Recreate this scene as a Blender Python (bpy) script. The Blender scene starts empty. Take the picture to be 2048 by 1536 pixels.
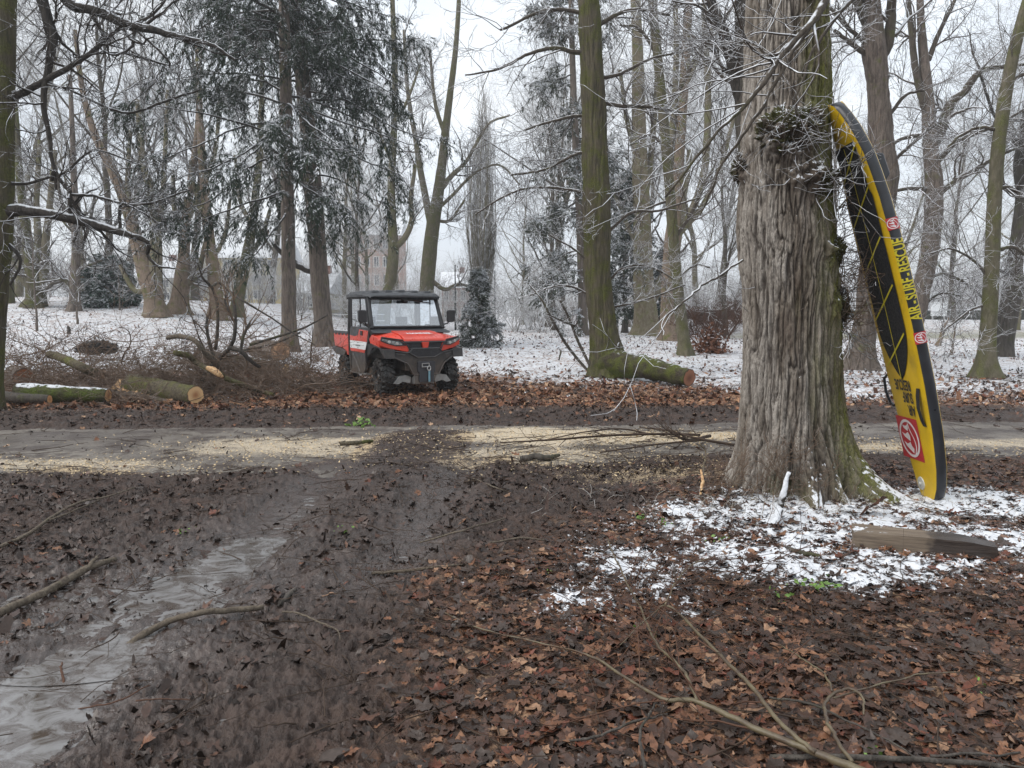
import bpy, bmesh, math, random
import numpy as np
from mathutils import Vector, Matrix

sc = bpy.context.scene
COL = sc.collection
rad = math.radians

# ------------------------------------------------------------------ camera
EYE = np.array([0.0, 0.0, 1.6])
FPX = 1538.0
PITCH = rad(5.4)
cam_d = bpy.data.cameras.new("camera")
cam = bpy.data.objects.new("camera", cam_d)
COL.objects.link(cam)
cam.location = EYE
cam.rotation_euler = (rad(90) - PITCH, 0, 0)
cam_d.sensor_width = 36.0
cam_d.lens = FPX / 2048.0 * 36.0
cam_d.clip_start = 0.05
cam_d.clip_end = 1500
sc.camera = cam

# ------------------------------------------------------------------ overcast sky
world = bpy.data.worlds.new("World")
sc.world = world
world.use_nodes = True
SUN_EL, SUN_AZ = rad(48), rad(245)
wn, wl = world.node_tree.nodes, world.node_tree.links
wn.clear()
w_out = wn.new("ShaderNodeOutputWorld")
w_bg = wn.new("ShaderNodeBackground")
w_sky = wn.new("ShaderNodeTexSky")
w_sky.sky_type = 'NISHITA'
w_sky.sun_disc = False
w_sky.sun_elevation = SUN_EL
w_sky.sun_rotation = SUN_AZ
w_sky.dust_density = 4.0
w_mul = wn.new("ShaderNodeVectorMath"); w_mul.operation = 'SCALE'; w_mul.inputs['Scale'].default_value = 0.10
w_tc = wn.new("ShaderNodeTexCoord")
w_map = wn.new("ShaderNodeMapping"); w_map.inputs['Scale'].default_value = (1.0, 1.0, 2.6)
w_noi = wn.new("ShaderNodeTexNoise")
w_noi.inputs['Scale'].default_value = 2.6
w_noi.inputs['Detail'].default_value = 6.0
w_noi.inputs['Roughness'].default_value = 0.55
w_ramp = wn.new("ShaderNodeValToRGB")
w_ramp.color_ramp.elements[0].position = 0.36
w_ramp.color_ramp.elements[0].color = (0.60, 0.65, 0.71, 1)
w_ramp.color_ramp.elements[1].position = 0.62
w_ramp.color_ramp.elements[1].color = (0.74, 0.77, 0.80, 1)
w_mix = wn.new("ShaderNodeMix"); w_mix.data_type = 'RGBA'
w_mix.inputs[0].default_value = 0.90
wl.new(w_sky.outputs[0], w_mul.inputs[0])
wl.new(w_tc.outputs['Generated'], w_map.inputs[0])
wl.new(w_map.outputs[0], w_noi.inputs['Vector'])
wl.new(w_noi.outputs['Fac'], w_ramp.inputs[0])
wl.new(w_mul.outputs[0], w_mix.inputs[6])
wl.new(w_ramp.outputs[0], w_mix.inputs[7])
wl.new(w_mix.outputs[2], w_bg.inputs['Color'])
w_bg.inputs['Strength'].default_value = 1.0
wl.new(w_bg.outputs[0], w_out.inputs['Surface'])

sun_d = bpy.data.lights.new("sun", 'SUN')
sun_d.energy = 1.4
sun_d.angle = rad(40)
sun_d.color = (1.0, 0.965, 0.92)
sun = bpy.data.objects.new("sun", sun_d)
COL.objects.link(sun)
sun.rotation_euler = (rad(90) - SUN_EL, 0, math.pi - SUN_AZ)

sc.view_settings.view_transform = 'Standard'
sc.view_settings.look = 'None'
sc.view_settings.exposure = 0.80
sc.view_settings.gamma = 1.0
sc.cycles.max_bounces = 6
sc.cycles.diffuse_bounces = 3
sc.cycles.glossy_bounces = 3
sc.cycles.transparent_max_bounces = 8
sc.cycles.use_denoising = True

# ------------------------------------------------------------------ noise
_rs = np.random.RandomState(7)
_PERM = _rs.permutation(4096).astype(np.int64)
_G = _rs.normal(size=(4096, 3)); _G /= np.linalg.norm(_G, axis=1)[:, None]
def perlin(p):
    p = np.asarray(p, float)
    i = np.floor(p).astype(np.int64); f = p - i
    u = f * f * f * (f * (f * 6 - 15) + 10)
    out = 0
    for dx in (0, 1):
        wx = u[..., 0] if dx else 1 - u[..., 0]
        hx = _PERM[(i[..., 0] + dx) & 4095]
        for dy in (0, 1):
            wy = u[..., 1] if dy else 1 - u[..., 1]
            hy = _PERM[(hx + i[..., 1] + dy) & 4095]
            for dz in (0, 1):
                wz = u[..., 2] if dz else 1 - u[..., 2]
                g = _G[_PERM[(hy + i[..., 2] + dz) & 4095]]
                d = (g[..., 0] * (f[..., 0] - dx) + g[..., 1] * (f[..., 1] - dy) + g[..., 2] * (f[..., 2] - dz))
                out = out + wx * wy * wz * d
    return out
def n2(x, y, s, z=0.0, oct=1, gain=0.5):
    x = np.asarray(x, float); y = np.asarray(y, float)
    t = 0; a = 1.0
    for k in range(oct):
        t = t + a * perlin(np.stack([x * s, y * s, np.full_like(x, z + 3.7 * k)], -1))
        s *= 2.03; a *= gain
    return t
def n3(P, s, oct=1, gain=0.5, off=0.0):
    P = np.asarray(P, float); t = 0; a = 1.0
    s = np.asarray(s, float) * np.ones(3)
    for k in range(oct):
        t = t + a * perlin(P * s + off + 5.3 * k)
        s = s * 2.03; a *= gain
    return t
def sstep(a, b, x):
    t = np.clip((np.asarray(x, float) - a) / (b - a), 0, 1)
    return t * t * (3 - 2 * t)

# ------------------------------------------------------------------ picture <-> place
_cp, _sp = math.cos(PITCH), math.sin(PITCH)
def ray(px, py):
    x = (px - 1024.0) / FPX; u = -(py - 768.0) / FPX
    return np.array([x, _cp + u * _sp, -_sp + u * _cp])   # camera looks along +Y, pitched down
def at(px, py, Y):
    """point of the place seen at that pixel, Y metres ahead"""
    d = ray(px, py)
    return EYE + d * (Y / d[1])
def pxm(Y):
    return Y / FPX           # metres per (full-size) pixel

# ------------------------------------------------------------------ meshes
def np_mesh(name, V, F, mat=None, parent=None, smooth=True, attrs=None, loc=(0, 0, 0), sharp=None, vec=None):
    V = np.asarray(V, np.float32).reshape(-1, 3)
    me = bpy.data.meshes.new(name)
    if isinstance(F, np.ndarray):
        groups = [F]
    else:
        groups = [np.asarray(g) for g in F if len(g)]
    me.vertices.add(len(V)); me.vertices.foreach_set("co", V.ravel())
    nl = sum(g.size for g in groups); nf = sum(len(g) for g in groups)
    me.loops.add(nl); me.polygons.add(nf)
    me.loops.foreach_set("vertex_index", np.concatenate([g.ravel() for g in groups]).astype(np.int32))
    sizes = np.concatenate([np.full(len(g), g.shape[1]) for g in groups])
    starts = np.concatenate([[0], np.cumsum(sizes)[:-1]]).astype(np.int32)
    me.polygons.foreach_set("loop_start", starts)
    me.polygons.foreach_set("use_smooth", np.full(nf, bool(smooth)))
    if attrs:
        for k, a in attrs.items():
            a = np.asarray(a, np.float32)
            if a.ndim == 2 and a.shape[1] == 3:
                a = np.concatenate([a, np.ones((len(a), 1), np.float32)], 1)
            at_ = me.attributes.new(k, 'FLOAT_COLOR', 'POINT')
            at_.data.foreach_set("color", a.astype(np.float32).ravel())
    me.update(calc_edges=True)
    me.validate()
    o = bpy.data.objects.new(name, me); COL.objects.link(o)
    if mat is not None: me.materials.append(mat)
    o.location = loc
    if parent is not None: o.parent = parent
    if sharp: me.set_sharp_from_angle(angle=rad(sharp))
    return o
def tag(o, label=None, cat=None, group=None, kind=None):
    if label: o["label"] = label
    if cat: o["category"] = cat
    if group: o["group"] = group
    if kind: o["kind"] = kind
    return o
def thing(name, label, cat, loc=(0, 0, 0), rz=0.0, group=None):
    o = bpy.data.objects.new(name, None); COL.objects.link(o)
    o.location = [float(c) for c in loc]; o.rotation_euler = (0, 0, rz); o.empty_display_size = 0.2
    return tag(o, label, cat, group)
def copy_tree(o, parent=None):
    c = o.copy(); COL.objects.link(c); c.parent = parent
    for ch in list(o.children): copy_tree(ch, c)
    return c
def place_copy(o, loc, rz=0.0, s=1.0, label=None):
    c = copy_tree(o); c.location = loc; c.rotation_euler = (0, 0, rz)
    c.scale = (s, s, s)
    if label: c["label"] = label
    return c

class MB:
    """collects shapes into one mesh"""
    def __init__(s): s.v = []; s.f = []
    def add(s, V, F, M=None):
        b = len(s.v)
        for p in V:
            p = Vector(p)
            if M is not None: p = M @ p
            s.v.append(tuple(p))
        for f in F: s.f.append(tuple(b + i for i in f))
        return s
    def box(s, c, d, M=None, taper=None):
        x, y, z = [k / 2 for k in d]; tx, ty = taper or (1, 1)
        V = [(-x, -y, -z), (x, -y, -z), (x, y, -z), (-x, y, -z), (-x * tx, -y * ty, z), (x * tx, -y * ty, z), (x * tx, y * ty, z), (-x * tx, y * ty, z)]
        V = [(a + c[0], b + c[1], e + c[2]) for a, b, e in V]
        return s.add(V, [(3, 2, 1, 0), (4, 5, 6, 7), (0, 1, 5, 4), (1, 2, 6, 5), (2, 3, 7, 6), (3, 0, 4, 7)], M)
    def prism(s, A, B):
        """two matching outlines (lists of 3-D points) joined by sides"""
        n = len(A)
        F = [tuple(range(n - 1, -1, -1)), tuple(range(n, 2 * n))] + [(i, (i + 1) % n, n + (i + 1) % n, n + i) for i in range(n)]
        return s.add(list(A) + list(B), F)
    def yz(s, pts, x0, x1):   # outline in the y,z plane
        return s.prism([(x0, a, b) for a, b in pts], [(x1, a, b) for a, b in pts])
    def xz(s, pts, y0, y1):
        return s.prism([(a, y0, b) for a, b in pts], [(a, y1, b) for a, b in pts])
    def xy(s, pts, z0, z1):
        return s.prism([(a, b, z0) for a, b in pts], [(a, b, z1) for a, b in pts])
    def tube(s, pts, r, k=8, cap=True):
        pts = [Vector(p) for p in pts]; n = len(pts)
        rr = r if isinstance(r, (list, tuple)) else [r] * n
        V = []; F = []; prev = None
        for i, p in enumerate(pts):
            t = (pts[min(i + 1, n - 1)] - pts[max(i - 1, 0)]).normalized()
            if prev is None:
                a = t.orthogonal().normalized()
            else:
                a = (prev - t * prev.dot(t))
                a = a.normalized() if a.length > 1e-6 else t.orthogonal().normalized()
            prev = a; b = t.cross(a)
            for j in range(k):
                q = 2 * math.pi * j / k
                V.append(tuple(p + (a * math.cos(q) + b * math.sin(q)) * rr[i]))
        for i in range(n - 1):
            for j in range(k):
                F.append((i * k + j, i * k + (j + 1) % k, (i + 1) * k + (j + 1) % k, (i + 1) * k + j))
        if cap:
            F.append(tuple(range(k - 1, -1, -1))); F.append(tuple((n - 1) * k + j for j in range(k)))
        return s.add(V, F)
    def lathe(s, prof, c=(0, 0, 0), axis='X', k=24, closed=False):
        """prof: (along axis, radius)"""
        V = []; F = []; n = len(prof)
        for h, r in prof:
            for j in range(k):
                q = 2 * math.pi * j / k; a, b = r * math.cos(q), r * math.sin(q)
                p = {'X': (h, a, b), 'Y': (a, h, b), 'Z': (a, b, h)}[axis]
                V.append((p[0] + c[0], p[1] + c[1], p[2] + c[2]))
        for i in range(n - 1 + (1 if closed else 0)):
            i2 = (i + 1) % n
            for j in range(k):
                F.append((i * k + j, i * k + (j + 1) % k, i2 * k + (j + 1) % k, i2 * k + j))
        return s.add(V, F)
    def build(s, name, mat, parent=None, bevel=0.0, seg=2, smooth=True, angle=35, loc=(0, 0, 0)):
        me = bpy.data.meshes.new(name)
        me.from_pydata(s.v, [], s.f); me.update()
        bm = bmesh.new(); bm.from_mesh(me); bmesh.ops.recalc_face_normals(bm, faces=bm.faces)
        bm.to_mesh(me); bm.free()
        o = bpy.data.objects.new(name, me); COL.objects.link(o)
        me.materials.append(mat)
        for p in me.polygons: p.use_smooth = smooth
        if smooth: me.set_sharp_from_angle(angle=rad(angle))
        if parent is not None: o.parent = parent
        o.location = loc
        if bevel:
            m = o.modifiers.new("bevel", 'BEVEL'); m.width = bevel; m.segments = seg
            m.limit_method = 'ANGLE'; m.angle_limit = rad(30); m.harden_normals = True
        return o

# ------------------------------------------------------------------ materials
class NB:
    def __init__(s, name):
        s.m = bpy.data.materials.new(name); s.m.use_nodes = True
        s.t = s.m.node_tree; s.t.nodes.clear()
        s.out = s.t.nodes.new("ShaderNodeOutputMaterial")
    def n(s, typ, **kw):
        q = s.t.nodes.new(typ)
        for k, v in kw.items(): setattr(q, k, v)
        return q
    def put(s, sock, v):
        if v is None: return
        if isinstance(v, bpy.types.NodeSocket): s.t.links.new(v, sock)
        elif hasattr(sock.default_value, '__len__'):
            v = tuple(v) if hasattr(v, '__len__') else (v,) * len(sock.default_value)
            if len(sock.default_value) == 4 and len(v) == 3: v = v + (1.0,)
            sock.default_value = v
        else: sock.default_value = v
    def pos(s): return s.n("ShaderNodeNewGeometry").outputs['Position']
    def nrm(s): return s.n("ShaderNodeNewGeometry").outputs['Normal']
    def obj(s): return s.n("ShaderNodeTexCoord").outputs['Object']
    def attr(s, name):
        q = s.n("ShaderNodeAttribute"); q.attribute_name = name; return q
    def sep(s, v):
        q = s.n("ShaderNodeSeparateXYZ"); s.put(q.inputs[0], v); return q.outputs
    def sepc(s, v):
        q = s.n("ShaderNodeSeparateColor"); s.put(q.inputs[0], v); return q.outputs
    def scale(s, v, k, loc=(0, 0, 0), rot=(0, 0, 0)):
        q = s.n("ShaderNodeMapping"); s.put(q.inputs[0], v); q.inputs['Scale'].default_value = k if hasattr(k, '__len__') else (k,) * 3
        q.inputs['Location'].default_value = loc; q.inputs['Rotation'].default_value = rot
        return q.outputs[0]
    def noise(s, vec, sc_, det=3.0, rough=0.55, dist=0.0, col=False):
        q = s.n("ShaderNodeTexNoise"); s.put(q.inputs['Vector'], vec)
        q.inputs['Scale'].default_value = sc_; q.inputs['Detail'].default_value = det
        q.inputs['Roughness'].default_value = rough; q.inputs['Distortion'].default_value = dist
        return q.outputs['Color' if col else 'Fac']
    def vor(s, vec, sc_, feat='F1', out='Color', rnd=1.0):
        q = s.n("ShaderNodeTexVoronoi"); s.put(q.inputs['Vector'], vec); q.feature = feat
        q.inputs['Scale'].default_value = sc_; q.inputs['Randomness'].default_value = rnd
        return q.outputs[out]
    def mix(s, f, a, b, blend='MIX'):
        q = s.n("ShaderNodeMix", data_type='RGBA', blend_type=blend)
        s.put(q.inputs[0], f); s.put(q.inputs[6], a); s.put(q.inputs[7], b); return q.outputs[2]
    def math(s, op, a, b=None, c=None, clamp=False):
        q = s.n("ShaderNodeMath", operation=op, use_clamp=clamp)
        s.put(q.inputs[0], a); s.put(q.inputs[1], b)
        if c is not None: s.put(q.inputs[2], c)
        return q.outputs[0]
    def ss(s, v, a, b, lo=0.0, hi=1.0):
        q = s.n("ShaderNodeMapRange", interpolation_type='SMOOTHSTEP')
        s.put(q.inputs[0], v); q.inputs[1].default_value = a; q.inputs[2].default_value = b
        q.inputs[3].default_value = lo; q.inputs[4].default_value = hi
        return q.outputs[0]
    def ramp(s, f, stops):
        q = s.n("ShaderNodeValToRGB"); s.put(q.inputs[0], f); e = q.color_ramp.elements
        while len(e) < len(stops): e.new(0.5)
        for k, (p, c) in enumerate(stops):
            e[k].position = p; e[k].color = tuple(c) + (1.0,) if len(c) == 3 else c
        return q.outputs[0]
    def bump(s, h, strength=0.5, dist=0.02, nrm=None):
        q = s.n("ShaderNodeBump"); s.put(q.inputs['Height'], h)
        q.inputs['Strength'].default_value = strength; q.inputs['Distance'].default_value = dist
        if nrm is not None: s.put(q.inputs['Normal'], nrm)
        return q.outputs[0]
    def fin(s, col, rough=0.6, normal=None, metal=0.0, spec=0.5, coat=0.0, **kw):
        q = s.n("ShaderNodeBsdfPrincipled")
        s.put(q.inputs['Base Color'], col); s.put(q.inputs['Roughness'], rough); s.put(q.inputs['Metallic'], metal)
        s.put(q.inputs['Specular IOR Level'], spec); s.put(q.inputs['Coat Weight'], coat)
        if coat: q.inputs['Coat Roughness'].default_value = 0.08
        if normal is not None: s.put(q.inputs['Normal'], normal)
        for k, v in kw.items(): s.put(q.inputs[k], v)
        s.t.links.new(q.outputs[0], s.out.inputs['Surface'])
        s.m["ready"] = 1
        return s.m
SNOW = (0.66, 0.68, 0.71)
def plain(name, col, rough=0.5, metal=0.0, var=0.25, scale=9.0, dirt=None, coat=0.0, bump=0.0, spec=0.5, mud=0.0):
    b = NB(name); o = b.obj()
    nz = b.noise(o, scale, 4.0)
    c = b.mix(b.ss(nz, 0.3, 0.7), [k * (1 - var) for k in col], [min(1, k * (1 + var)) for k in col])
    if dirt is not None:
        c = b.mix(b.ss(b.noise(o, scale * 0.6, 6.0, 0.65), 0.52, 0.72, 0, dirt), c, (0.10, 0.075, 0.055))
    if mud:   # splashed from below
        zz = b.math('ADD', b.sep(o)[2], b.math('MULTIPLY', b.math('SUBTRACT', b.noise(o, 7.0, 6.0, 0.7), 0.5), 1.1))
        c = b.mix(b.ss(zz, 0.95, 0.30, 0, mud), c, (0.115, 0.085, 0.062))
    r = b.ss(b.noise(o, scale * 2.2, 3.0), 0.3, 0.7, max(0.02, rough * 0.8), min(1, rough * 1.25))
    nm = b.bump(b.noise(o, scale * 6, 3.0), bump, 0.004) if bump else None
    return b.fin(c, r, nm, metal, spec, coat)
def snow_on(b, col, lo, hi, amount=1.0, sc_=9.0):
    """snow lying on the upper side"""
    z = b.sep(b.nrm())[2]
    k = b.math('ADD', z, b.math('MULTIPLY', b.math('SUBTRACT', b.noise(b.pos(), sc_, 3.0), 0.5), 1.1))
    f = b.math('MULTIPLY', b.ss(k, lo, hi), amount)
    return b.mix(f, col, SNOW), f
def bark(name, c1, c2, moss=None, moss_amt=0.0, sc_=1.0, snow=0.0, bump=0.8, stretch=0.16, mossdir=None, slo=0.45, shi=0.75):
    b = NB(name); p = b.pos()
    g = b.scale(p, (1, 1, stretch))
    fur = b.noise(g, 17 * sc_, 5.0, 0.62, 0.35)
    fine = b.noise(b.scale(p, (1, 1, 0.3)), 70 * sc_, 3.0)
    pat = b.noise(p, 1.7, 4.0)
    c = b.mix(b.ss(fur, 0.34, 0.62), c1, c2)
    c = b.mix(b.ss(fine, 0.3, 0.75, 0, 0.45), c, [k * 0.45 for k in c1])
    c = b.mix(b.ss(pat, 0.35, 0.7, 0, 0.5), c, [k * 0.62 for k in c2])
    if moss is not None:
        mk = b.noise(p, 2.6, 6.0, 0.62)
        if mossdir is not None:
            q = b.n("ShaderNodeVectorMath", operation='DOT_PRODUCT'); b.put(q.inputs[0], b.nrm()); q.inputs[1].default_value = mossdir
            mk = b.math('ADD', mk, b.math('MULTIPLY', q.outputs['Value'], 0.22))
        mc = b.mix(b.ss(b.noise(p, 45, 3.0), 0.3, 0.7), [k * 0.55 for k in moss], [k * 1.25 for k in moss])
        mf = b.math('MULTIPLY', b.ss(mk, 0.62 - 0.42 * moss_amt, 0.80 - 0.30 * moss_amt), b.ss(fur, 0.25, 0.6, 0.55, 1.0))
        c = b.mix(mf, c, mc)
    if snow: c, _ = snow_on(b, c, slo, shi, snow)
    h = b.math('ADD', b.math('MULTIPLY', fur, 1.0), b.math('MULTIPLY', fine, 0.3))
    return b.fin(c, 0.85, b.bump(h, bump, 0.03), spec=0.25)

M = {}
MOSS = (0.105, 0.115, 0.022)
M['bark_hero'] = bark('bark_hero', (0.085, 0.068, 0.055), (0.30, 0.27, 0.24), (0.085, 0.092, 0.018), 0.22, 1.0, bump=0.9, stretch=0.10, mossdir=(0.97, -0.2, 0.0))
M['bark_moss'] = bark('bark_moss', (0.05, 0.045, 0.03), (0.125, 0.105, 0.07), (0.082, 0.088, 0.020), 0.52, 1.1, stretch=0.1)
M['bark_brown'] = bark('bark_brown', (0.075, 0.060, 0.05), (0.20, 0.165, 0.14), MOSS, 0.15, 1.0)
M['bark_dark'] = bark('bark_dark', (0.04, 0.035, 0.03), (0.105, 0.092, 0.08), (0.07, 0.075, 0.025), 0.25, 1.0)
M['bark_plane'] = bark('bark_plane', (0.13, 0.10, 0.065), (0.25, 0.215, 0.15), (0.14, 0.145, 0.055), 0.4, 0.5, bump=0.3, stretch=0.5)
M['bark_tan'] = bark('bark_tan', (0.13, 0.10, 0.075), (0.24, 0.18, 0.135), MOSS, 0.3, 0.6, bump=0.3, stretch=0.5)
M['bark_green'] = bark('bark_green', (0.085, 0.08, 0.045), (0.155, 0.135, 0.095), (0.095, 0.10, 0.032), 0.42, 0.6, bump=0.35, stretch=0.4)
M['limb'] = bark('limb', (0.05, 0.042, 0.034), (0.12, 0.10, 0.08), (0.09, 0.095, 0.03), 0.25, 1.5, snow=0.95, slo=0.55, shi=0.8)
M['limb_dark'] = bark('limb_dark', (0.03, 0.027, 0.024), (0.07, 0.06, 0.052), None, 0, 1.5, snow=0.95, slo=0.5, shi=0.75)
M['limb_pale'] = bark('limb_pale', (0.11, 0.095, 0.065), (0.20, 0.175, 0.125), (0.13, 0.135, 0.05), 0.35, 1.0, bump=0.3, snow=0.8, slo=0.6, shi=0.85)
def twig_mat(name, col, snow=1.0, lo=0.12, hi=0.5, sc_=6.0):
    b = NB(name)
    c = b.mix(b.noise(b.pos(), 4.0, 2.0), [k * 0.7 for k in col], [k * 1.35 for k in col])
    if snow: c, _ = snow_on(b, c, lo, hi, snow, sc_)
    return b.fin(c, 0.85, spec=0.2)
M['twig'] = twig_mat('twig', (0.085, 0.07, 0.058))
M['twig_dark'] = twig_mat('twig_dark', (0.045, 0.038, 0.033), 0.9, 0.4, 0.75)
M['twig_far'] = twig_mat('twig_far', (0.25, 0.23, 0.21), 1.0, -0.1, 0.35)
M['twig_wet'] = twig_mat('twig_wet', (0.055, 0.038, 0.028), 0.0)
M['twig_red'] = twig_mat('twig_red', (0.085, 0.045, 0.03), 0.0)
M['twig_bare'] = twig_mat('twig_bare', (0.15, 0.105, 0.075), 0.25, 0.75, 1.0)
# ------------------------------------------------------------------ terrain
def coarse(x, y):
    x = np.asarray(x, float); y = np.asarray(y, float)
    z = 0.38 * sstep(14, 29, y) * (1 - 0.75 * sstep(3, 13, x))
    z = z + 1.62 * sstep(23, 47, y) * sstep(-8.5, -18, x - 0.02 * (y - 40)) + 0.45 * sstep(30, 46, y) * sstep(-14, -27, x)
    z = z + 0.07 * n2(x, y, 0.13, 1.3) * sstep(12, 20, y) + 0.03 * n2(x, y, 0.45, 8.1)
    z = z + 0.9 * sstep(43, 52, y) * sstep(10, 16, x)
    return z
def path_mask(x, y):
    w = 0.42 * n2(x, y, 0.75, 2.2, 4, 0.6)
    lo = 7.55 + 0.05 * x + 0.5 * sstep(0.2, 2.5, x) + 0.25 * sstep(-2.5, 0.0, x) + w
    hi = 10.85 + 0.06 * x + 0.5 * w
    m = sstep(-0.25, 0.25, y - lo) * sstep(-0.22, 0.22, hi - y)
    tr = sstep(0.55, 0.15, np.abs(x - (-1.45 + 0.1 * (y - 7))))         # the wheel track drags mud over it
    return m * (1 - 0.85 * tr * sstep(10.8, 8.5, y)), tr
def rut_x(y):
    return -1.78 - 0.17 * sstep(5.2, 3.4, y) + 0.16 * sstep(6, 9, y)
def leafy(x, y):
    """how much leaf litter there is near the big tree"""
    b = np.interp(y, [1, 2.7, 4.5, 5.76, 7.3, 9], [-0.5, -0.35, -0.35, 0.55, 1.95, 3.2])
    return sstep(-0.45, 0.45, x - b + 0.5 * n2(x, y, 0.9, 4.4, 3)) * sstep(8.2, 7.2, y - 0.05 * x)
def snow_near(x, y):
    d1 = np.exp(-(((x - 2.15) / 1.35) ** 2 + ((y - 5.75) / 0.85) ** 2))
    d2 = np.exp(-(((x - 2.0) / 1.15) ** 2 + ((y - 4.75) / 0.55) ** 2))
    d3 = np.exp(-(((x - 0.75) / 0.7) ** 2 + ((y - 4.6) / 0.85) ** 2)) * 0.62
    d4 = np.exp(-(((x - 3.8) / 1.2) ** 2 + ((y - 6.3) / 0.6) ** 2))
    d5 = np.exp(-(((x - 3.5) / 0.8) ** 2 + ((y - 5.2) / 0.6) ** 2)) * 0.85
    d6 = np.exp(-(((x - 0.35) / 0.3) ** 2 + ((y - 4.1) / 0.4) ** 2)) * 0.6
    return np.clip(np.maximum.reduce([d1, d2, d3, d4, d5, d6]) * 1.25, 0, 1)
def snow_far(x, y):
    w = n2(x, y, 0.22, 9.1, 3) * 3.0
    edge = np.interp(x, [-30, -12, -6, -1, 3, 8, 20], [17.5, 17.0, 17.5, 17.2, 15.4, 14.0, 13.5])
    s = sstep(-1.6, 2.2, y - edge + w)
    s = np.maximum(s, 0.62 * sstep(0.15, 0.5, n2(x, y, 0.6, 31.0, 2)) * sstep(12.2, 13.2, y) * (1 - np.exp(-((x + 2) / 4.0) ** 2)))
    return s
def micro(x, y):
    x = np.asarray(x, float); y = np.asarray(y, float)
    pm, tr = path_mask(x, y)
    lf = leafy(x, y)
    near = sstep(14.5, 11.0, y)
    clod = n2(x, y, 3.1, 1.0, 3, 0.6)
    lump = 1 - np.abs(n2(x, y, 9.0, 5.0, 4, 0.65)) * 2.2
    grit = np.abs(n2(x, y, 24.0, 6.0, 3, 0.65))
    mud = (0.034 * clod + 0.034 * lump + 0.026 * grit) * (1 - 0.55 * lf) * (1 - 0.85 * pm)
    X = rut_x(y) + 0.16 * n2(x, y, 1.3, 21.0, 3); u = (x - X); v = (x - X - 1.08 - 0.05 * (y - 5))
    on = sstep(9.2, 7.2, y)
    g = lambda t, w: np.exp(-(t / w) ** 2)
    pq = np.exp(-(((x + 2.1) / 0.95) ** 2 + ((y - 4.2) / 0.85) ** 2)); soft = 1 - 0.78 * on * np.maximum(g(u, 0.24), 0.8 * g(v, 0.22) * sstep(3.8, 4.6, y))
    rut = -0.055 * g(u, 0.26) - 0.04 * g(v, 0.22) * sstep(3.8, 4.6, y) + 0.035 * (g(np.abs(u) - 0.42, 0.13) + g(np.abs(v) - 0.38, 0.12) * sstep(3.8, 4.6, y))
    pud = -0.045 * np.exp(-(((x + 2.15 + 0.35 * (4.3 - y)) / 0.85) ** 2 + ((y - 4.3) / 0.8) ** 2) ** 1.5) - 0.045 * np.exp(-(((x + 2.1) / 0.6) ** 2 + ((y - 3.0) / 0.45) ** 2))
    z = mud * (soft + (0.85 - soft) * pq) + rut * on * (1 - 0.75 * pq) + pud + 0.055 * pq * n2(x, y, 2.2, 77.0, 4, 0.6)
    z = z - 0.022 * pm
    z = z * near + (1 - near) * (0.022 * n2(x, y, 1.6, 3.3, 3) + 0.012 * n2(x, y, 7.0, 2.0, 2) * sstep(40, 20, y))
    tread = 0.010 * np.tanh(3 * np.sin(2 * np.pi * (y / 0.12 + np.abs(u) * 3.5))) * np.clip(1.2 - np.abs(u) / 0.2, 0, 1) * sstep(4.9, 5.6, y) * sstep(10.5, 9.5, y) * sstep(-0.3, 0.2, n2(x, y, 0.9, 33.0, 2))
    z = z + tread
    # a low mound round the foot of the big tree
    z = z + 0.06 * np.exp(-(((x - 2.35) / 1.05) ** 2 + ((y - 6.75) / 1.0) ** 2)) 
    # low rise of spoil on the far side of the path
    z = z + 0.05 * np.exp(-((y - 12.0 - 0.05 * x) / 0.55) ** 2) * (1 + n2(x, y, 1.1, 12.0, 2))
    return z
def gz(x, y):
    return coarse(x, y) + micro(x, y)
def gz1(x, y): return float(gz(np.array([x]), np.array([y]))[0])
def hit(px, py):
    """where the sight line through a pixel meets the ground"""
    d = ray(px, py); t = np.linspace(1.0, 90, 4000); t = t * t / 90 + 1
    P = EYE + t[:, None] * d
    h = P[:, 2] - gz(P[:, 0], P[:, 1])
    k = np.argmax(h < 0)
    if h[k] >= 0: return P[-1]
    a, b_ = t[k - 1], t[k]
    f = h[k - 1] / (h[k - 1] - h[k])
    return EYE + (a + f * (b_ - a)) * d

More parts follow.
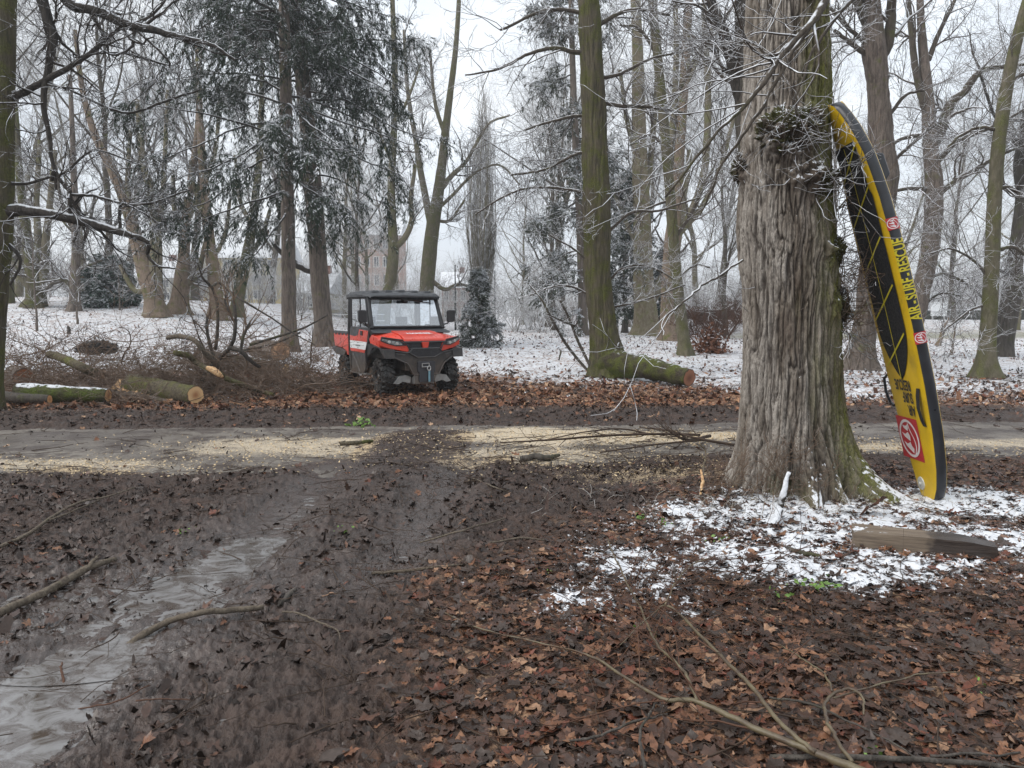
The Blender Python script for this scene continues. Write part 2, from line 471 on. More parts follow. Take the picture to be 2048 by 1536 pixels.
# ---- ground sheet: rings round a point behind the camera, fine where the picture looks
def ground():
    ang = np.concatenate([np.linspace(-41, 41, 861), np.linspace(41, 319, 120)[1:-1]])
    ang = np.radians(ang)
    r = [0.25, 0.7, 1.2, 1.8, 2.4, 3.0, 3.4]
    while r[-1] < 17: r.append(r[-1] * 1.0034 + 0.002)
    while r[-1] < 70: r.append(r[-1] * 1.014)
    while r[-1] < 900: r.append(r[-1] * 1.12)
    r = np.array(r); na, nr = len(ang), len(r)
    X = r[:, None] * np.sin(ang)[None]; Y = -1.5 + r[:, None] * np.cos(ang)[None]
    x, y = X.ravel(), Y.ravel()
    Z = gz(x, y)
    V = np.stack([x, y, Z], -1)
    i = np.arange(nr - 1)[:, None]; j = np.arange(na)[None]; j2 = (j + 1) % na
    F = np.stack(np.broadcast_arrays(i * na + j, (i + 1) * na + j, (i + 1) * na + j2, i * na + j2), -1).reshape(-1, 4)
    pm, tr = path_mask(x, y)
    lf = leafy(x, y)
    farleaf = sstep(11.9, 13.0, y - 0.03 * x + 0.6 * n2(x, y, 0.4, 3.0, 2))
    leaf = np.maximum(lf, farleaf)
    sn = np.maximum(snow_near(x, y) * lf * (0.75 + 0.25 * sstep(-0.25, 0.15, n2(x, y, 2.1, 47.0, 3))), snow_far(x, y))
    grass = np.exp(-((y - 44.5) / 2.3) ** 2) * sstep(10, 14, x)
    saw = np.zeros_like(x)
    wv = 0.45 * n2(x, y, 1.3, 7.0, 3)
    for (cx, cy, ax, ay, k) in [(0.35, 9.9, 1.5, 0.75, 1.0), (1.5, 9.7, 1.3, 0.5, 0.9), (-2.6, 8.9, 1.7, 0.8, 0.6), (-1.2, 9.9, 0.6, 0.5, 0.6), (2.6, 9.9, 1.2, 0.4, 0.7), (0.2, 8.4, 1.2, 0.7, 0.45),
                                (1.5, 7.2, 0.9, 0.4, 0.45), (3.9, 9.0, 1.0, 0.4, 0.5), (6.3, 9.4, 2.0, 0.4, 0.5), (-4.5, 7.9, 1.5, 0.35, 0.5)]:
        saw = np.maximum(saw, k * sstep(1.35, 0.45, np.hypot((x - cx) / ax, (y - cy) / ay) + wv))
    tr_l = sstep(0.55, 0.2, np.abs(x + 1.35 + 0.1 * (8 - y)))
    saw = saw * (1 - 0.95 * tr_l)
    u = x - rut_x(y)
    wet = np.clip(np.exp(-(u / 0.42) ** 2) + 0.8 * np.exp(-((u - 1.08) / 0.34) ** 2) * sstep(3.9, 4.6, y) + np.exp(-(((x + 2.2) / 1.1) ** 2 + ((y - 4.0) / 1.2) ** 2)), 0, 1) * sstep(9.5, 7, y) * (1 - lf)
    za = np.stack([leaf, sn, pm, farleaf], -1); zb = np.stack([saw, wet, grass, lf], -1)
    b = NB("ground"); p = b.pos()
    A = b.attr('za'); B = b.attr('zb')
    ar = b.sepc(A.outputs['Color']); br = b.sepc(B.outputs['Color'])
    n_lo = b.noise(p, 1.1, 5.0); n_mid = b.noise(p, 6.0, 5.0, 0.6); n_hi = b.noise(p, 38.0, 4.0, 0.6); n_fine = b.noise(p, 140.0, 2.0)
    mud = b.mix(b.ss(n_mid, 0.3, 0.7), (0.024, 0.0155, 0.0120), (0.066, 0.044, 0.035))
    mud = b.mix(b.ss(n_hi, 0.45, 0.75, 0, 0.6), mud, (0.092, 0.063, 0.050))
    mud = b.mix(b.math('MULTIPLY', br[1], 0.45), mud, (0.058, 0.043, 0.036))
    # leaves too small or too trodden to lift off: cells of leaf brown
    wv = b.n('ShaderNodeVectorMath', operation='ADD'); b.put(wv.inputs[0], p); wq = b.n('ShaderNodeVectorMath', operation='SCALE'); b.put(wq.inputs[0], b.noise(p, 22.0, 3.0, 0.6, 0, True)); wq.inputs['Scale'].default_value = 0.09; b.t.links.new(wq.outputs[0], wv.inputs[1])
    cell = b.sepc(b.vor(wv.outputs[0], 19.0))
    lcol = b.ramp(cell[0], [(0.0, (0.034, 0.021, 0.015)), (0.35, (0.09, 0.046, 0.029)), (0.62, (0.16, 0.077, 0.044)), (0.85, (0.26, 0.13, 0.072)), (1.0, (0.36, 0.23, 0.14))])
    lcol = b.mix(b.ss(n_hi, 0.35, 0.65, 0.0, 0.75), lcol, (0.035, 0.024, 0.018))
    lfac = b.math('MULTIPLY', ar[0], b.ss(n_mid, 0.25, 0.5, 0.35, 1.0))
    col = b.mix(lfac, mud, lcol)
    oran = b.ramp(cell[1], [(0.0, (0.075, 0.04, 0.026)), (0.4, (0.19, 0.09, 0.048)), (0.75, (0.34, 0.165, 0.085)), (1.0, (0.48, 0.31, 0.19))])
    col = b.mix(b.math('MULTIPLY', A.outputs['Alpha'], b.ss(n_hi, 0.3, 0.6, 0.25, 0.85)), col, oran)
    sv = b.math('ADD', b.math('MULTIPLY', b.noise(p, 75.0, 2.0), 0.55), b.math('MULTIPLY', n_mid, 0.45))
    sawf = b.math('MULTIPLY', b.ss(b.math('ADD', sv, b.math('MULTIPLY', br[0], 0.36)), 0.60, 0.76), b.ss(br[0], 0.02, 0.2))
    sawc = b.mix(b.ss(n_fine, 0.3, 0.7), (0.34, 0.25, 0.15), (0.56, 0.45, 0.30))
    col = b.mix(sawf, col, sawc)
    gcol = b.mix(n_hi, (0.10, 0.10, 0.04), (0.20, 0.18, 0.09))
    col = b.mix(br[2], col, gcol)
    # snow: broken up by leaf edges and stalks
    sb = b.math('ADD', b.math('MULTIPLY', b.noise(p, 13.0, 6.0, 0.68, 0.6), 0.75), b.math('MULTIPLY', b.noise(p, 2.2, 3.0), 0.25))
    sf = b.ss(b.math('ADD', sb, b.math('MULTIPLY', ar[1], 0.225)), 0.64, 0.73)
    sf = b.math('MULTIPLY', sf, b.ss(ar[1], 0.05, 0.25))
    sf = b.math('MULTIPLY', sf, b.math('SUBTRACT', 1.0, b.math('MULTIPLY', br[2], 0.75)))
    col = b.mix(sf, col, SNOW)
    rough = b.mix(sf, b.mix(br[1], b.ss(n_mid, 0.3, 0.7, 0.40, 0.75), b.ss(n_lo, 0.35, 0.65, 0.08, 0.22)), 0.8)
    h = b.math('ADD', b.math('MULTIPLY', n_hi, 1.1), b.math('MULTIPLY', n_fine, 0.35))
    h = b.math('ADD', h, b.math('MULTIPLY', b.vor(p, 17.0, out='Distance'), 0.5))
    h = b.math('ADD', h, b.math('MULTIPLY', sf, 0.35))
    m = b.fin(col, rough, b.bump(b.math('MULTIPLY', h, b.math('SUBTRACT', 1.0, b.math('MULTIPLY', br[1], 0.6))), 0.8, 0.022), spec=b.mix(br[1], 0.28, 0.75))
    o = np_mesh("ground", V, F, m, attrs={'za': za, 'zb': zb})
    tag(o, kind='structure')
ground()

def path():
    X = np.linspace(-40, 40, 801); Y = np.linspace(6.2, 13.2, 141)
    gx, gy = np.meshgrid(X, Y); x, y = gx.ravel(), gy.ravel()
    z = coarse(x, y) - 0.008 + 0.006 * n2(x, y, 1.2, 0.5, 3) - 0.16 * sstep(0.5, -0.6, (y - 7.45 - 0.05 * x) + 0.9 * n2(x, y, 0.8, 19.0, 4, 0.6)) - 0.07 * sstep(0.75, 0.3, np.abs(x + 1.40 - 0.1 * (y - 7))) * sstep(10.6, 9.6, y) - 0.05 * sstep(0.55, 0.2, np.abs(x + 0.55)) * sstep(9.0, 8.0, y) - 0.09 * sstep(0.2, 1.2, y - 11.1 - 0.06 * x + 0.6 * n2(x, y, 0.9, 29.0, 4, 0.6))
    i = np.arange(140)[:, None]; j = np.arange(800)[None]
    F = np.stack(np.broadcast_arrays(i * 801 + j, i * 801 + j + 1, (i + 1) * 801 + j + 1, (i + 1) * 801 + j), -1).reshape(-1, 4)
    saw = np.zeros_like(x); wv = 0.45 * n2(x, y, 1.3, 7.0, 3)
    for (cx, cy, ax, ay, k) in [(0.35, 9.9, 1.6, 0.8, 1.0), (1.6, 9.75, 1.4, 0.5, 0.9), (-2.6, 9.1, 1.7, 0.75, 0.58), (2.9, 9.9, 1.2, 0.42, 0.7), (0.2, 8.5, 1.3, 0.7, 0.5), (4.3, 9.0, 1.2, 0.4, 0.55), (6.6, 9.3, 2.2, 0.4, 0.55), (-5.0, 8.0, 1.8, 0.4, 0.55)]:
        saw = np.maximum(saw, k * sstep(1.35, 0.4, np.hypot((x - cx) / ax, (y - cy) / ay) + wv))
    saw = saw * (1 - 0.95 * sstep(0.55, 0.2, np.abs(x + 1.35 + 0.1 * (8 - y))))
    b = NB("path"); p = b.pos(); br = b.sepc(b.attr('zb').outputs['Color'])
    n_lo = b.noise(b.scale(p, (0.35, 1.0, 1.0)), 1.3, 5.0); n_hi = b.noise(p, 60.0, 3.0, 0.65); n_mid = b.noise(p, 7.0, 5.0, 0.6)
    c = b.mix(b.ss(n_lo, 0.3, 0.7), (0.085, 0.070, 0.058), (0.165, 0.146, 0.123))
    c = b.mix(b.ss(n_hi, 0.55, 0.75, 0, 0.8), c, (0.36, 0.32, 0.26))
    c = b.mix(b.ss(n_hi, 0.45, 0.25, 0, 0.7), c, (0.06, 0.05, 0.042))
    c = b.mix(b.ss(n_mid, 0.50, 0.66, 0, 0.8), c, (0.065, 0.048, 0.039)); c = b.mix(b.ss(b.noise(p, 2.2, 6.0, 0.7), 0.47, 0.58, 0, 0.9), c, (0.052, 0.038, 0.031))
    sv = b.math('ADD', b.math('MULTIPLY', b.noise(p, 48.0, 3.0, 0.7), 0.55), b.math('ADD', b.math('MULTIPLY', n_mid, 0.25), b.math('MULTIPLY', b.noise(p, 2.6, 5.0, 0.65), 0.2)))
    sawf = b.math('MULTIPLY', b.ss(b.math('ADD', sv, b.math('MULTIPLY', br[0], 0.36)), 0.60, 0.76), b.ss(br[0], 0.02, 0.2))
    c = b.mix(sawf, c, b.mix(b.ss(b.noise(p, 150, 2.0), 0.3, 0.7), (0.30, 0.24, 0.165), (0.60, 0.515, 0.385)))
    r = b.mix(sawf, b.ss(n_lo, 0.3, 0.7, 0.35, 0.65), 0.9)
    m = b.fin(c, r, b.bump(b.math('ADD', n_hi, b.math('MULTIPLY', n_mid, 0.6)), 0.6, 0.012))
    tag(np_mesh("path", np.stack([x, y, z], -1), F, m, attrs={'zb': np.stack([saw, saw, saw, saw], -1)}), kind='structure')
path()

def puddle(cx, cy, ax, ay, level, nm="puddle"):
    k = 64; V = [(cx, cy, level)]; 
    for j in range(k):
        q = 2 * math.pi * j / k; w = 1 + 0.12 * math.sin(3 * q + cx) + 0.07 * math.sin(7 * q)
        V.append((cx + ax * w * math.cos(q), cy + ay * w * math.sin(q), level))
    F = np.array([(0, 1 + j, 1 + (j + 1) % k) for j in range(k)])
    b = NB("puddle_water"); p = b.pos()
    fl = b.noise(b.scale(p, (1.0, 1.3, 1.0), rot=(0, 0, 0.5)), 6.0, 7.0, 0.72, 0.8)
    sky_sheen = b.ss(fl, 0.40, 0.62)
    c = b.mix(sky_sheen, (0.062, 0.047, 0.038), (0.20, 0.195, 0.193))  # pale streaks of reflected sky painted into the water colour
    r = b.mix(sky_sheen, 0.03, 0.12)
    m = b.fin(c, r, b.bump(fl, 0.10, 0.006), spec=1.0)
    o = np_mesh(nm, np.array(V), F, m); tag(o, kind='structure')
C0 = float(coarse(np.array([-2.0]), np.array([4.2]))[0])
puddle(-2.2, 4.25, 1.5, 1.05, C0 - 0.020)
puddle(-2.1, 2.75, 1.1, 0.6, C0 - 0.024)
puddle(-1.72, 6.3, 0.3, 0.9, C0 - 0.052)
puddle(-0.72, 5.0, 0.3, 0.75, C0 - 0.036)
# ------------------------------------------------------------------ branches
RNG = np.random.RandomState(11)
def unit(v): return v / np.maximum(np.linalg.norm(v, axis=-1, keepdims=True), 1e-9)
def catmull(pts, n):
    P = np.asarray(pts, float)
    if len(P) == 2: return P[0] + (P[1] - P[0]) * np.linspace(0, 1, n)[:, None]
    Q = np.concatenate([[2 * P[0] - P[1]], P, [2 * P[-1] - P[-2]]])
    s = np.linspace(0, len(P) - 1, n); i = np.minimum(s.astype(int), len(P) - 2); t = (s - i)[:, None]
    a, b_, c, d = Q[i], Q[i + 1], Q[i + 2], Q[i + 3]
    return 0.5 * ((2 * b_) + (c - a) * t + (2 * a - 5 * b_ + 4 * c - d) * t * t + (-a + 3 * b_ - 3 * c + d) * t ** 3)
def tubes(P, R, k=4):
    """P (N,n,3), R (N,n) -> verts, quads"""
    N, n, _ = P.shape
    T = np.empty_like(P); T[:, 1:-1] = P[:, 2:] - P[:, :-2]; T[:, 0] = P[:, 1] - P[:, 0]; T[:, -1] = P[:, -1] - P[:, -2]
    T = unit(T)
    m = unit(P[:, -1] - P[:, 0])
    ref = np.where(np.abs(m[:, 2:3]) < 0.9, np.array([[0, 0, 1.0]]), np.array([[1.0, 0, 0]]))
    A = unit(np.cross(T, ref[:, None, :])); B = np.cross(A, T)
    q = 2 * np.pi * np.arange(k) / k + np.pi / k
    V = P[:, :, None] + R[:, :, None, None] * (A[:, :, None] * np.cos(q)[:, None] + B[:, :, None] * np.sin(q)[:, None])
    V = V.reshape(-1, 3)
    b0 = (np.arange(N) * n * k)[:, None, None] + (np.arange(n - 1) * k)[None, :, None]
    j = np.arange(k)[None, None]; j2 = (j + 1) % k
    F = np.stack([b0 + j, b0 + j2, b0 + k + j2, b0 + k + j], -1).reshape(-1, 4)
    return V, F
class Geo:
    def __init__(s): s.V = []; s.F = []; s.n = 0; s.A = []
    def add(s, V, F, A=None):
        s.V.append(V); s.F.append(F + s.n); s.n += len(V)
        if A is not None: s.A.append(A)
    def out(s, name, mat, parent=None, base=(0, 0, 0), smooth=True, attr=None, sharp=None):
        V = np.concatenate(s.V) - np.asarray(base)
        k = {}
        for f in s.F: k.setdefault(f.shape[1], []).append(f)
        F = [np.concatenate(v) for v in k.values()]
        return np_mesh(name, V, F, mat, parent, smooth, {attr: np.concatenate(s.A)} if attr else None, sharp=sharp)
def sprout(P, R, per, L, ang=(50, 12), t=(0.15, 1.0), n=6, wob=0.25, up=0.0, rr=0.5, rmin=0.003, taper=0.3, rng=RNG, lrel=None, flat=0.0, toward=None):
    N, m, _ = P.shape
    cnt = rng.poisson(per, N) if per > 3 else (rng.rand(N) < (per % 1)).astype(int) + int(per)
    idx = np.repeat(np.arange(N), cnt); K = len(idx)
    if K == 0: return np.zeros((0, n, 3)), np.zeros((0, n))
    u = t[0] + (t[1] - t[0]) * rng.rand(K)
    s = u * (m - 1); i = np.minimum(s.astype(int), m - 2); f = (s - i)
    p = P[idx, i] * (1 - f)[:, None] + P[idx, i + 1] * f[:, None]
    r = R[idx, i] * (1 - f) + R[idx, i + 1] * f
    T = unit(P[idx, i + 1] - P[idx, i])
    rnd = rng.normal(size=(K, 3)); rnd[:, 2] *= (1 - flat)
    if toward is not None: rnd = rnd + np.asarray(toward)
    pr = unit(rnd - T * np.sum(rnd * T, -1, keepdims=True))
    a = np.radians(rng.normal(ang[0], ang[1], K))[:, None]
    D = unit(np.cos(a) * T + np.sin(a) * pr)
    if lrel is not None:
        pl = np.sum(np.linalg.norm(np.diff(P, axis=1), axis=-1), 1)
        ln = pl[idx] * lrel * (1.15 - 0.75 * u) * rng.uniform(0.6, 1.3, K)
    else:
        ln = L * rng.uniform(0.45, 1.35, K)
    Q = np.empty((K, n, 3)); Q[:, 0] = p
    for q in range(1, n):
        D = unit(D + rng.normal(size=(K, 3)) * wob + np.array([0, 0, up]))
        Q[:, q] = Q[:, q - 1] + D * (ln / (n - 1))[:, None]
    r0 = np.maximum(r * rr, rmin)
    RR = r0[:, None] * (1 - (1 - taper) * np.linspace(0, 1, n))[None]
    return Q, np.maximum(RR, rmin * 0.8)
def rough_tube(P, R, k, amp=0.06, seed=0.0, flare=0.0, lobes=5, noise_s=(5, 5, 1.2), flare_h=0.9, fur=0.0):
    """a trunk: a tube with uneven outline and spreading foot"""
    n = len(P)
    V, F = tubes(P[None], R[None], k)
    V = V.reshape(n, k, 3)
    C = P[:, None]; D = V - C
    h = P[:, 2] - P[0, 2]
    q = 2 * np.pi * np.arange(k) / k
    if flare:
        fl = np.exp(-np.maximum(h, 0) / (flare_h * 0.38))[:, None] * flare
        lob = 1 + 0.55 * np.cos(lobes * q + seed)[None] + 0.35 * np.cos((lobes - 2) * q + 2.1 * seed)[None]
        D = D * (1 + fl * np.maximum(lob, 0.1))[:, :, None]
    W = C + D
    nz = n3(W, noise_s, 3, 0.55, seed * 7.3)
    D = D * (1 + amp * nz * 1.6)[:, :, None]
    if fur:
        f = n3(W, (11, 11, 0.9), 2, 0.5, seed); D = D * (1 - fur / np.maximum(R[:, None], 0.05) * (np.exp(-(f / 0.12) ** 2) - 0.4 * np.abs(f)))[:, :, None]
    return (C + D).reshape(-1, 3), F
def px_line(pts, Y, n, jit=0.0, rng=RNG):
    W = []
    for q in pts:
        d = q[2] if len(q) > 2 else 0.0
        W.append(at(q[0], q[1], Y + d))
    P = catmull(W, n)
    if jit:
        w = rng.normal(size=(n, 3)); w = np.cumsum(w, 0); w -= np.linspace(0, 1, n)[:, None] * w[-1]
        P = P + w * jit
    return P

def auto_twigs(PL, Y, spec, rng, rmin=None):
    """PL: list of (P (n,3), R (n,)); returns list of (P,R) levels"""
    rm = rmin or (0.0026 + 0.00013 * Y)
    n = 10
    Ps = np.stack([catmull(p, n) for p, r in PL]); Rs = np.stack([np.interp(np.linspace(0, 1, n), np.linspace(0, 1, len(r)), r) for p, r in PL])
    out = []; P, R = Ps, Rs
    for lv in spec:
        P, R = sprout(P, R, lv['per'], lv.get('L', 1.0), lv.get('ang', (50, 14)), lv.get('t', (0.2, 1.0)), lv.get('n', 6), lv.get('wob', 0.22), lv.get('up', 0.03), lv.get('rr', 0.5), rm, lv.get('taper', 0.35), rng, lv.get('lrel'), lv.get('flat', 0.0), lv.get('toward'))
        if len(P) == 0: break
        out.append((P, R))
    return out
def tree(name, label, base, trunk, limbs=(), bark_m='bark_brown', limb_m='limb', twig_m='twig', twigs=(), cat='tree', group=None, k=26, amp=0.06, flare=0.5, seed=1, jit=0.0, trunk_twigs=0.0, tw_t=(0.3, 1.0), extra=None, nseg=60, rmin=None, lobes=5, Yd=None, fur=0.0):
    """trunk: [(px,py,width_px[,dY])...] from the base upward, limbs the same; base gives the ground point"""
    rng = np.random.RandomState(seed)
    bx, by = base; Y = Yd or by
    root = thing(name, label, cat, (bx, by, gz1(bx, by) - 0.02), 0, group)
    b0 = np.array(root.location)
    pts = [(q[0], q[1], (q[3] if len(q) > 3 else 0.0)) for q in trunk]
    P = px_line(pts, Y, nseg, jit, rng)
    P[0, 2] = min(P[0, 2], b0[2] - 0.05)
    wid = np.interp(np.linspace(0, 1, nseg), np.linspace(0, 1, len(trunk)), [q[2] for q in trunk])
    R = wid * 0.5 * (P[:, 1] / FPX)
    V, F = rough_tube(P, R, k, amp, seed * 1.7, flare, lobes, fur=fur)
    g = Geo(); g.add(V, F); g.out('trunk', M[bark_m], root, b0)
    src = []
    for L in limbs:
        lp = [(q[0], q[1], (q[3] if len(q) > 3 else 0.0)) for q in L]
        n = max(12, 6 * len(L))
        p = px_line(lp, Y, n, 0.006 + jit, rng)
        r = np.interp(np.linspace(0, 1, n), np.linspace(0, 1, len(L)), [q[2] for q in L]) * 0.5 * (p[:, 1] / FPX)
        V, F = rough_tube(p, r, 10 if r[0] < 0.08 else 16, amp * 0.8, seed + len(src), 0, 3)
        g = Geo(); g.add(V, F); g.out('limb', M[limb_m], root, b0)
        src.append((p, r))
    if trunk_twigs:
        i0, i1 = int(tw_t[0] * (nseg - 1)), int(tw_t[1] * (nseg - 1)) + 1
        tp, tr_ = sprout(P[None, i0:i1], R[None, i0:i1], trunk_twigs, 1.0, (68, 15), (0, 1), 8, 0.18, 0.05, 0.22, 0.02, 0.3, rng, lrel=0.32)
        for a, c in zip(tp, np.minimum(tr_, 0.05)): src.append((a, c))
    if twigs and src:
        lv = auto_twigs(src, Y, twigs, rng, rmin)
        g = Geo()
        if trunk_twigs: g.add(*tubes(tp, np.minimum(tr_, 0.05), 5))
        for q, (p, r) in enumerate(lv): g.add(*tubes(p, r, 5 if q == 0 else (4 if q < 2 else 3)))
        g.out('crown', M[twig_m], root, b0)
    if extra: extra(root, b0, rng)
    return root
TW = lambda a=7, b_=6, c=5, l=1.6, up=0.04, flat=0.0, wob=0.2: [dict(per=a, L=l, n=7, up=up, wob=wob, rr=0.4, flat=flat), dict(per=b_, L=l * 0.5, n=6, up=up, wob=wob * 1.1, rr=0.5), dict(per=c, L=l * 0.25, n=4, up=up, wob=wob * 1.2, rr=0.6)]
# ------------------------------------------------------------------ the big tree
b = NB('burl'); p = b.pos(); c = b.mix(b.ss(b.noise(p, 26, 5.0, 0.65), 0.3, 0.7), (0.030, 0.024, 0.018), (0.095, 0.075, 0.055)); c = b.mix(b.ss(b.noise(p, 5, 4.0), 0.45, 0.65, 0, 0.75), c, (0.06, 0.065, 0.016))
c, _ = snow_on(b, c, 0.62, 0.80, 0.95, 22.0); M['burl'] = b.fin(c, 0.9, b.bump(b.noise(p, 60, 4.0), 0.8, 0.01), spec=0.2)
def hero():
    bx, by = 2.40, 6.72
    root = thing('old_tree', 'massive old tree with furrowed grey bark and mossy burls, a yellow board leaning on it', 'tree', (bx, by, gz1(bx, by - .3) - 0.1))
    b0 = np.array(root.location); Y = by
    prof = [(1065, 1612, 232), (1010, 1604, 228), (900, 1592, 206), (800, 1584, 196), (700, 1583, 190), (600, 1583, 186), (450, 1569, 184), (300, 1570, 170), (150, 1573, 160), (0, 1574, 150), (-260, 1580, 138), (-700, 1590, 120)]
    rows, k = 560, 460
    zs = np.array([at(q[1], q[0], Y)[2] for q in prof]); xs = np.array([at(q[1], q[0], Y)[0] for q in prof]); rs = np.array([q[2] * 0.5 * pxm(Y) for q in prof])
    z = np.concatenate([np.linspace(zs[0] - 0.1, 4.7, rows - 24), np.linspace(4.8, zs[-1], 24)])
    cx = np.interp(z, zs, xs); r = np.interp(z, zs, rs)
    th = 2 * np.pi * np.arange(k) / k          # 0 = +x (right), -90deg = towards the camera
    TH = th[None]; Zg = z[:, None]
    # foot: roots spread at these bearings
    h = Zg - b0[2] - 0.05
    fl = np.zeros((rows, k))
    for (a, w, amp, hh) in [(-40, 15, 1.05, 0.24), (-78, 10, 0.50, 0.22), (-101, 9, 0.80, 0.30), (-128, 16, 0.26, 0.5), (-178, 17, 0.26, 0.30), (20, 22, 0.5, 0.3), (95, 25, 0.6, 0.35), (150, 20, 0.5, 0.3)]:
        d = (np.degrees(TH) - a + 180) % 360 - 180
        fl = fl + amp * np.exp(-(d / w) ** 2) * np.exp(-np.maximum(h, 0) / hh)
    hol = 0
    for (a, w, amp, hc, hw) in [(-114, 5.5, 0.26, 0.10, 0.40), (-66, 5, 0.16, 0.05, 0.3), (-90, 4, 0.10, 0.6, 0.5), (-140, 6, 0.08, 0.6, 0.6)]:
        d = (np.degrees(TH) - a + 180) % 360 - 180
        hol = hol + amp * np.exp(-(d / w) ** 2) * np.exp(-((h - hc) / hw) ** 2)
    RR = r[:, None] * (1 + fl - hol)
    base = np.stack([cx[:, None] + r[:, None] * np.cos(TH), by + r[:, None] * np.sin(TH) + 0 * Zg, Zg + 0 * TH], -1)
    RR = RR * (1 + 0.05 * n3(base, (2.2, 2.2, 0.9), 2) + 0.035 * n3(base, (6, 6, 1.0), 2))
    wv = base.copy(); wq = n3(base, (3.0, 3.0, 1.6), 2, off=9.0) * 0.055
    wv[..., 0] += wq; wv[..., 1] += wq
    f1 = n3(wv, (18.5, 18.5, 1.15), 2, 0.5)
    f2 = n3(wv, (38, 38, 3.2), 2, 0.5, 4.0)
    plates = n3(wv, (30, 30, 9.0), 3, 0.65, 14.0)
    disp = -0.021 * np.exp(-(f1 / 0.11) ** 2) - 0.014 * np.exp(-(f2 / 0.11) ** 2) + 0.008 * np.abs(f1) + 0.010 * plates + 0.006 * n3(base, (60, 60, 22), 2)
    # burls as swellings
    bur = 0
    for (px, py, sx, sy, amp) in [(1578, 268, 46, 36, 0.20), (1618, 354, 38, 24, 0.15), (1498, 335, 14, 28, 0.07), (1655, 505, 22, 22, 0.07), (1668, 610, 18, 34, 0.05)]:
        pz = at(px, py, Y - 0.3)[2]; pxw = at(px, py, Y - 0.3)[0]
        u = np.clip((pxw - np.interp(pz, zs, xs)) / np.interp(pz, zs, rs), -0.98, 0.98); a = -math.degrees(math.acos(u))
        d = ((np.degrees(TH) - a + 180) % 360 - 180) * np.pi / 180 * r[:, None]
        g = np.exp(-(d / (sx * 0.0044)) ** 2 - ((Zg - pz) / (sy * 0.0044)) ** 2)
        bur = bur + g
        disp = disp + amp * g * (0.7 + 1.1 * n3(base, (13, 13, 13), 3)) 
    RR = RR + disp
    V = np.stack([cx[:, None] + RR * np.cos(TH), by + RR * np.sin(TH), Zg + 0 * TH], -1)
    i = np.arange(rows - 1)[:, None]; j = np.arange(k)[None]; j2 = (j + 1) % k
    F = np.stack(np.broadcast_arrays(i * k + j, i * k + j2, (i + 1) * k + j2, (i + 1) * k + j), -1).reshape(-1, 4)
    # what each spot is: bark, moss (right flank and burls), burl
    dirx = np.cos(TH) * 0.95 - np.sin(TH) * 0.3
    nzm = n3(base, (2.0, 2.0, 0.8), 3)
    mo = sstep(0.15, 1.15, dirx + 0.75 * nzm + 0.35 * n3(base, (7, 7, 2.5), 3) + 0.2 * sstep(2.2, 4.2, Zg)) * (0.45 + 0.55 * sstep(-0.3, 0.3, f2))
    pz = at(1580, 215, Y)[2]
    mo = np.maximum(mo, 0.85 * np.exp(-((Zg - pz) / 0.30) ** 2) * sstep(0.05, 0.5, dirx + 0.5 * nzm))
    mo = np.maximum(mo, 0.5 * sstep(0.35, 0.05, h) * sstep(-0.1, 0.3, nzm))
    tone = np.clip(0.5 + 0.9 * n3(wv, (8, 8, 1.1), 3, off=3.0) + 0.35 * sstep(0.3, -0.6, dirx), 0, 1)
    pit = np.maximum(np.exp(-(f1 / 0.09) ** 2), 0.7 * np.exp(-(f2 / 0.08) ** 2))
    A = np.stack([tone, np.clip(mo, 0, 1), np.clip(bur, 0, 1), pit], -1).reshape(-1, 4)
    b = NB('bark_old'); p = b.pos(); a = b.attr('kindof'); q = b.sepc(a.outputs['Color'])
    g = b.scale(p, (1, 1, 0.13)); fi = b.noise(g, 46, 5.0, 0.65); spk = b.noise(b.scale(p, (1, 1, 0.45)), 120, 3.0)
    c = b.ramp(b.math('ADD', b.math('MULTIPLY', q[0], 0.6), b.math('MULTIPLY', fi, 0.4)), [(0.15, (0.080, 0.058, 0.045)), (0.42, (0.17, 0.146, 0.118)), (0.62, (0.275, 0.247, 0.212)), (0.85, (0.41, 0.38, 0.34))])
    c = b.mix(b.ss(spk, 0.35, 0.7, 0.45, 0), c, (0.075, 0.052, 0.040))
    c = b.mix(b.math('MULTIPLY', a.outputs['Alpha'], 0.9), c, (0.036, 0.027, 0.022))     # darker along the furrows
    c = b.mix(b.math('MULTIPLY', q[2], 0.75), c, b.mix(fi, (0.045, 0.034, 0.027), (0.11, 0.08, 0.06)))
    mc = b.mix(b.ss(spk, 0.3, 0.7), (0.055, 0.062, 0.012), (0.15, 0.155, 0.032))
    c = b.mix(b.math('MULTIPLY', q[1], b.ss(fi, 0.25, 0.55, 0.35, 0.95)), c, mc)
    z_ = b.sep(b.nrm())[2]
    sf = b.math('MULTIPLY', b.ss(b.math('ADD', z_, b.math('MULTIPLY', b.math('SUBTRACT', b.noise(p, 24, 4.0, 0.65), 0.5), 1.3)), 0.62, 0.78), 1.0)
    c = b.mix(sf, c, SNOW)
    m = b.fin(c, 0.88, b.bump(b.math('ADD', fi, b.math('MULTIPLY', spk, 0.4)), 0.55, 0.012), spec=0.25)
    np_mesh('trunk', V.reshape(-1, 3) - b0, F, m, root, attrs={'kindof': A})
    # shoots on the burls, dead stalks at the foot
    rng = np.random.RandomState(5)
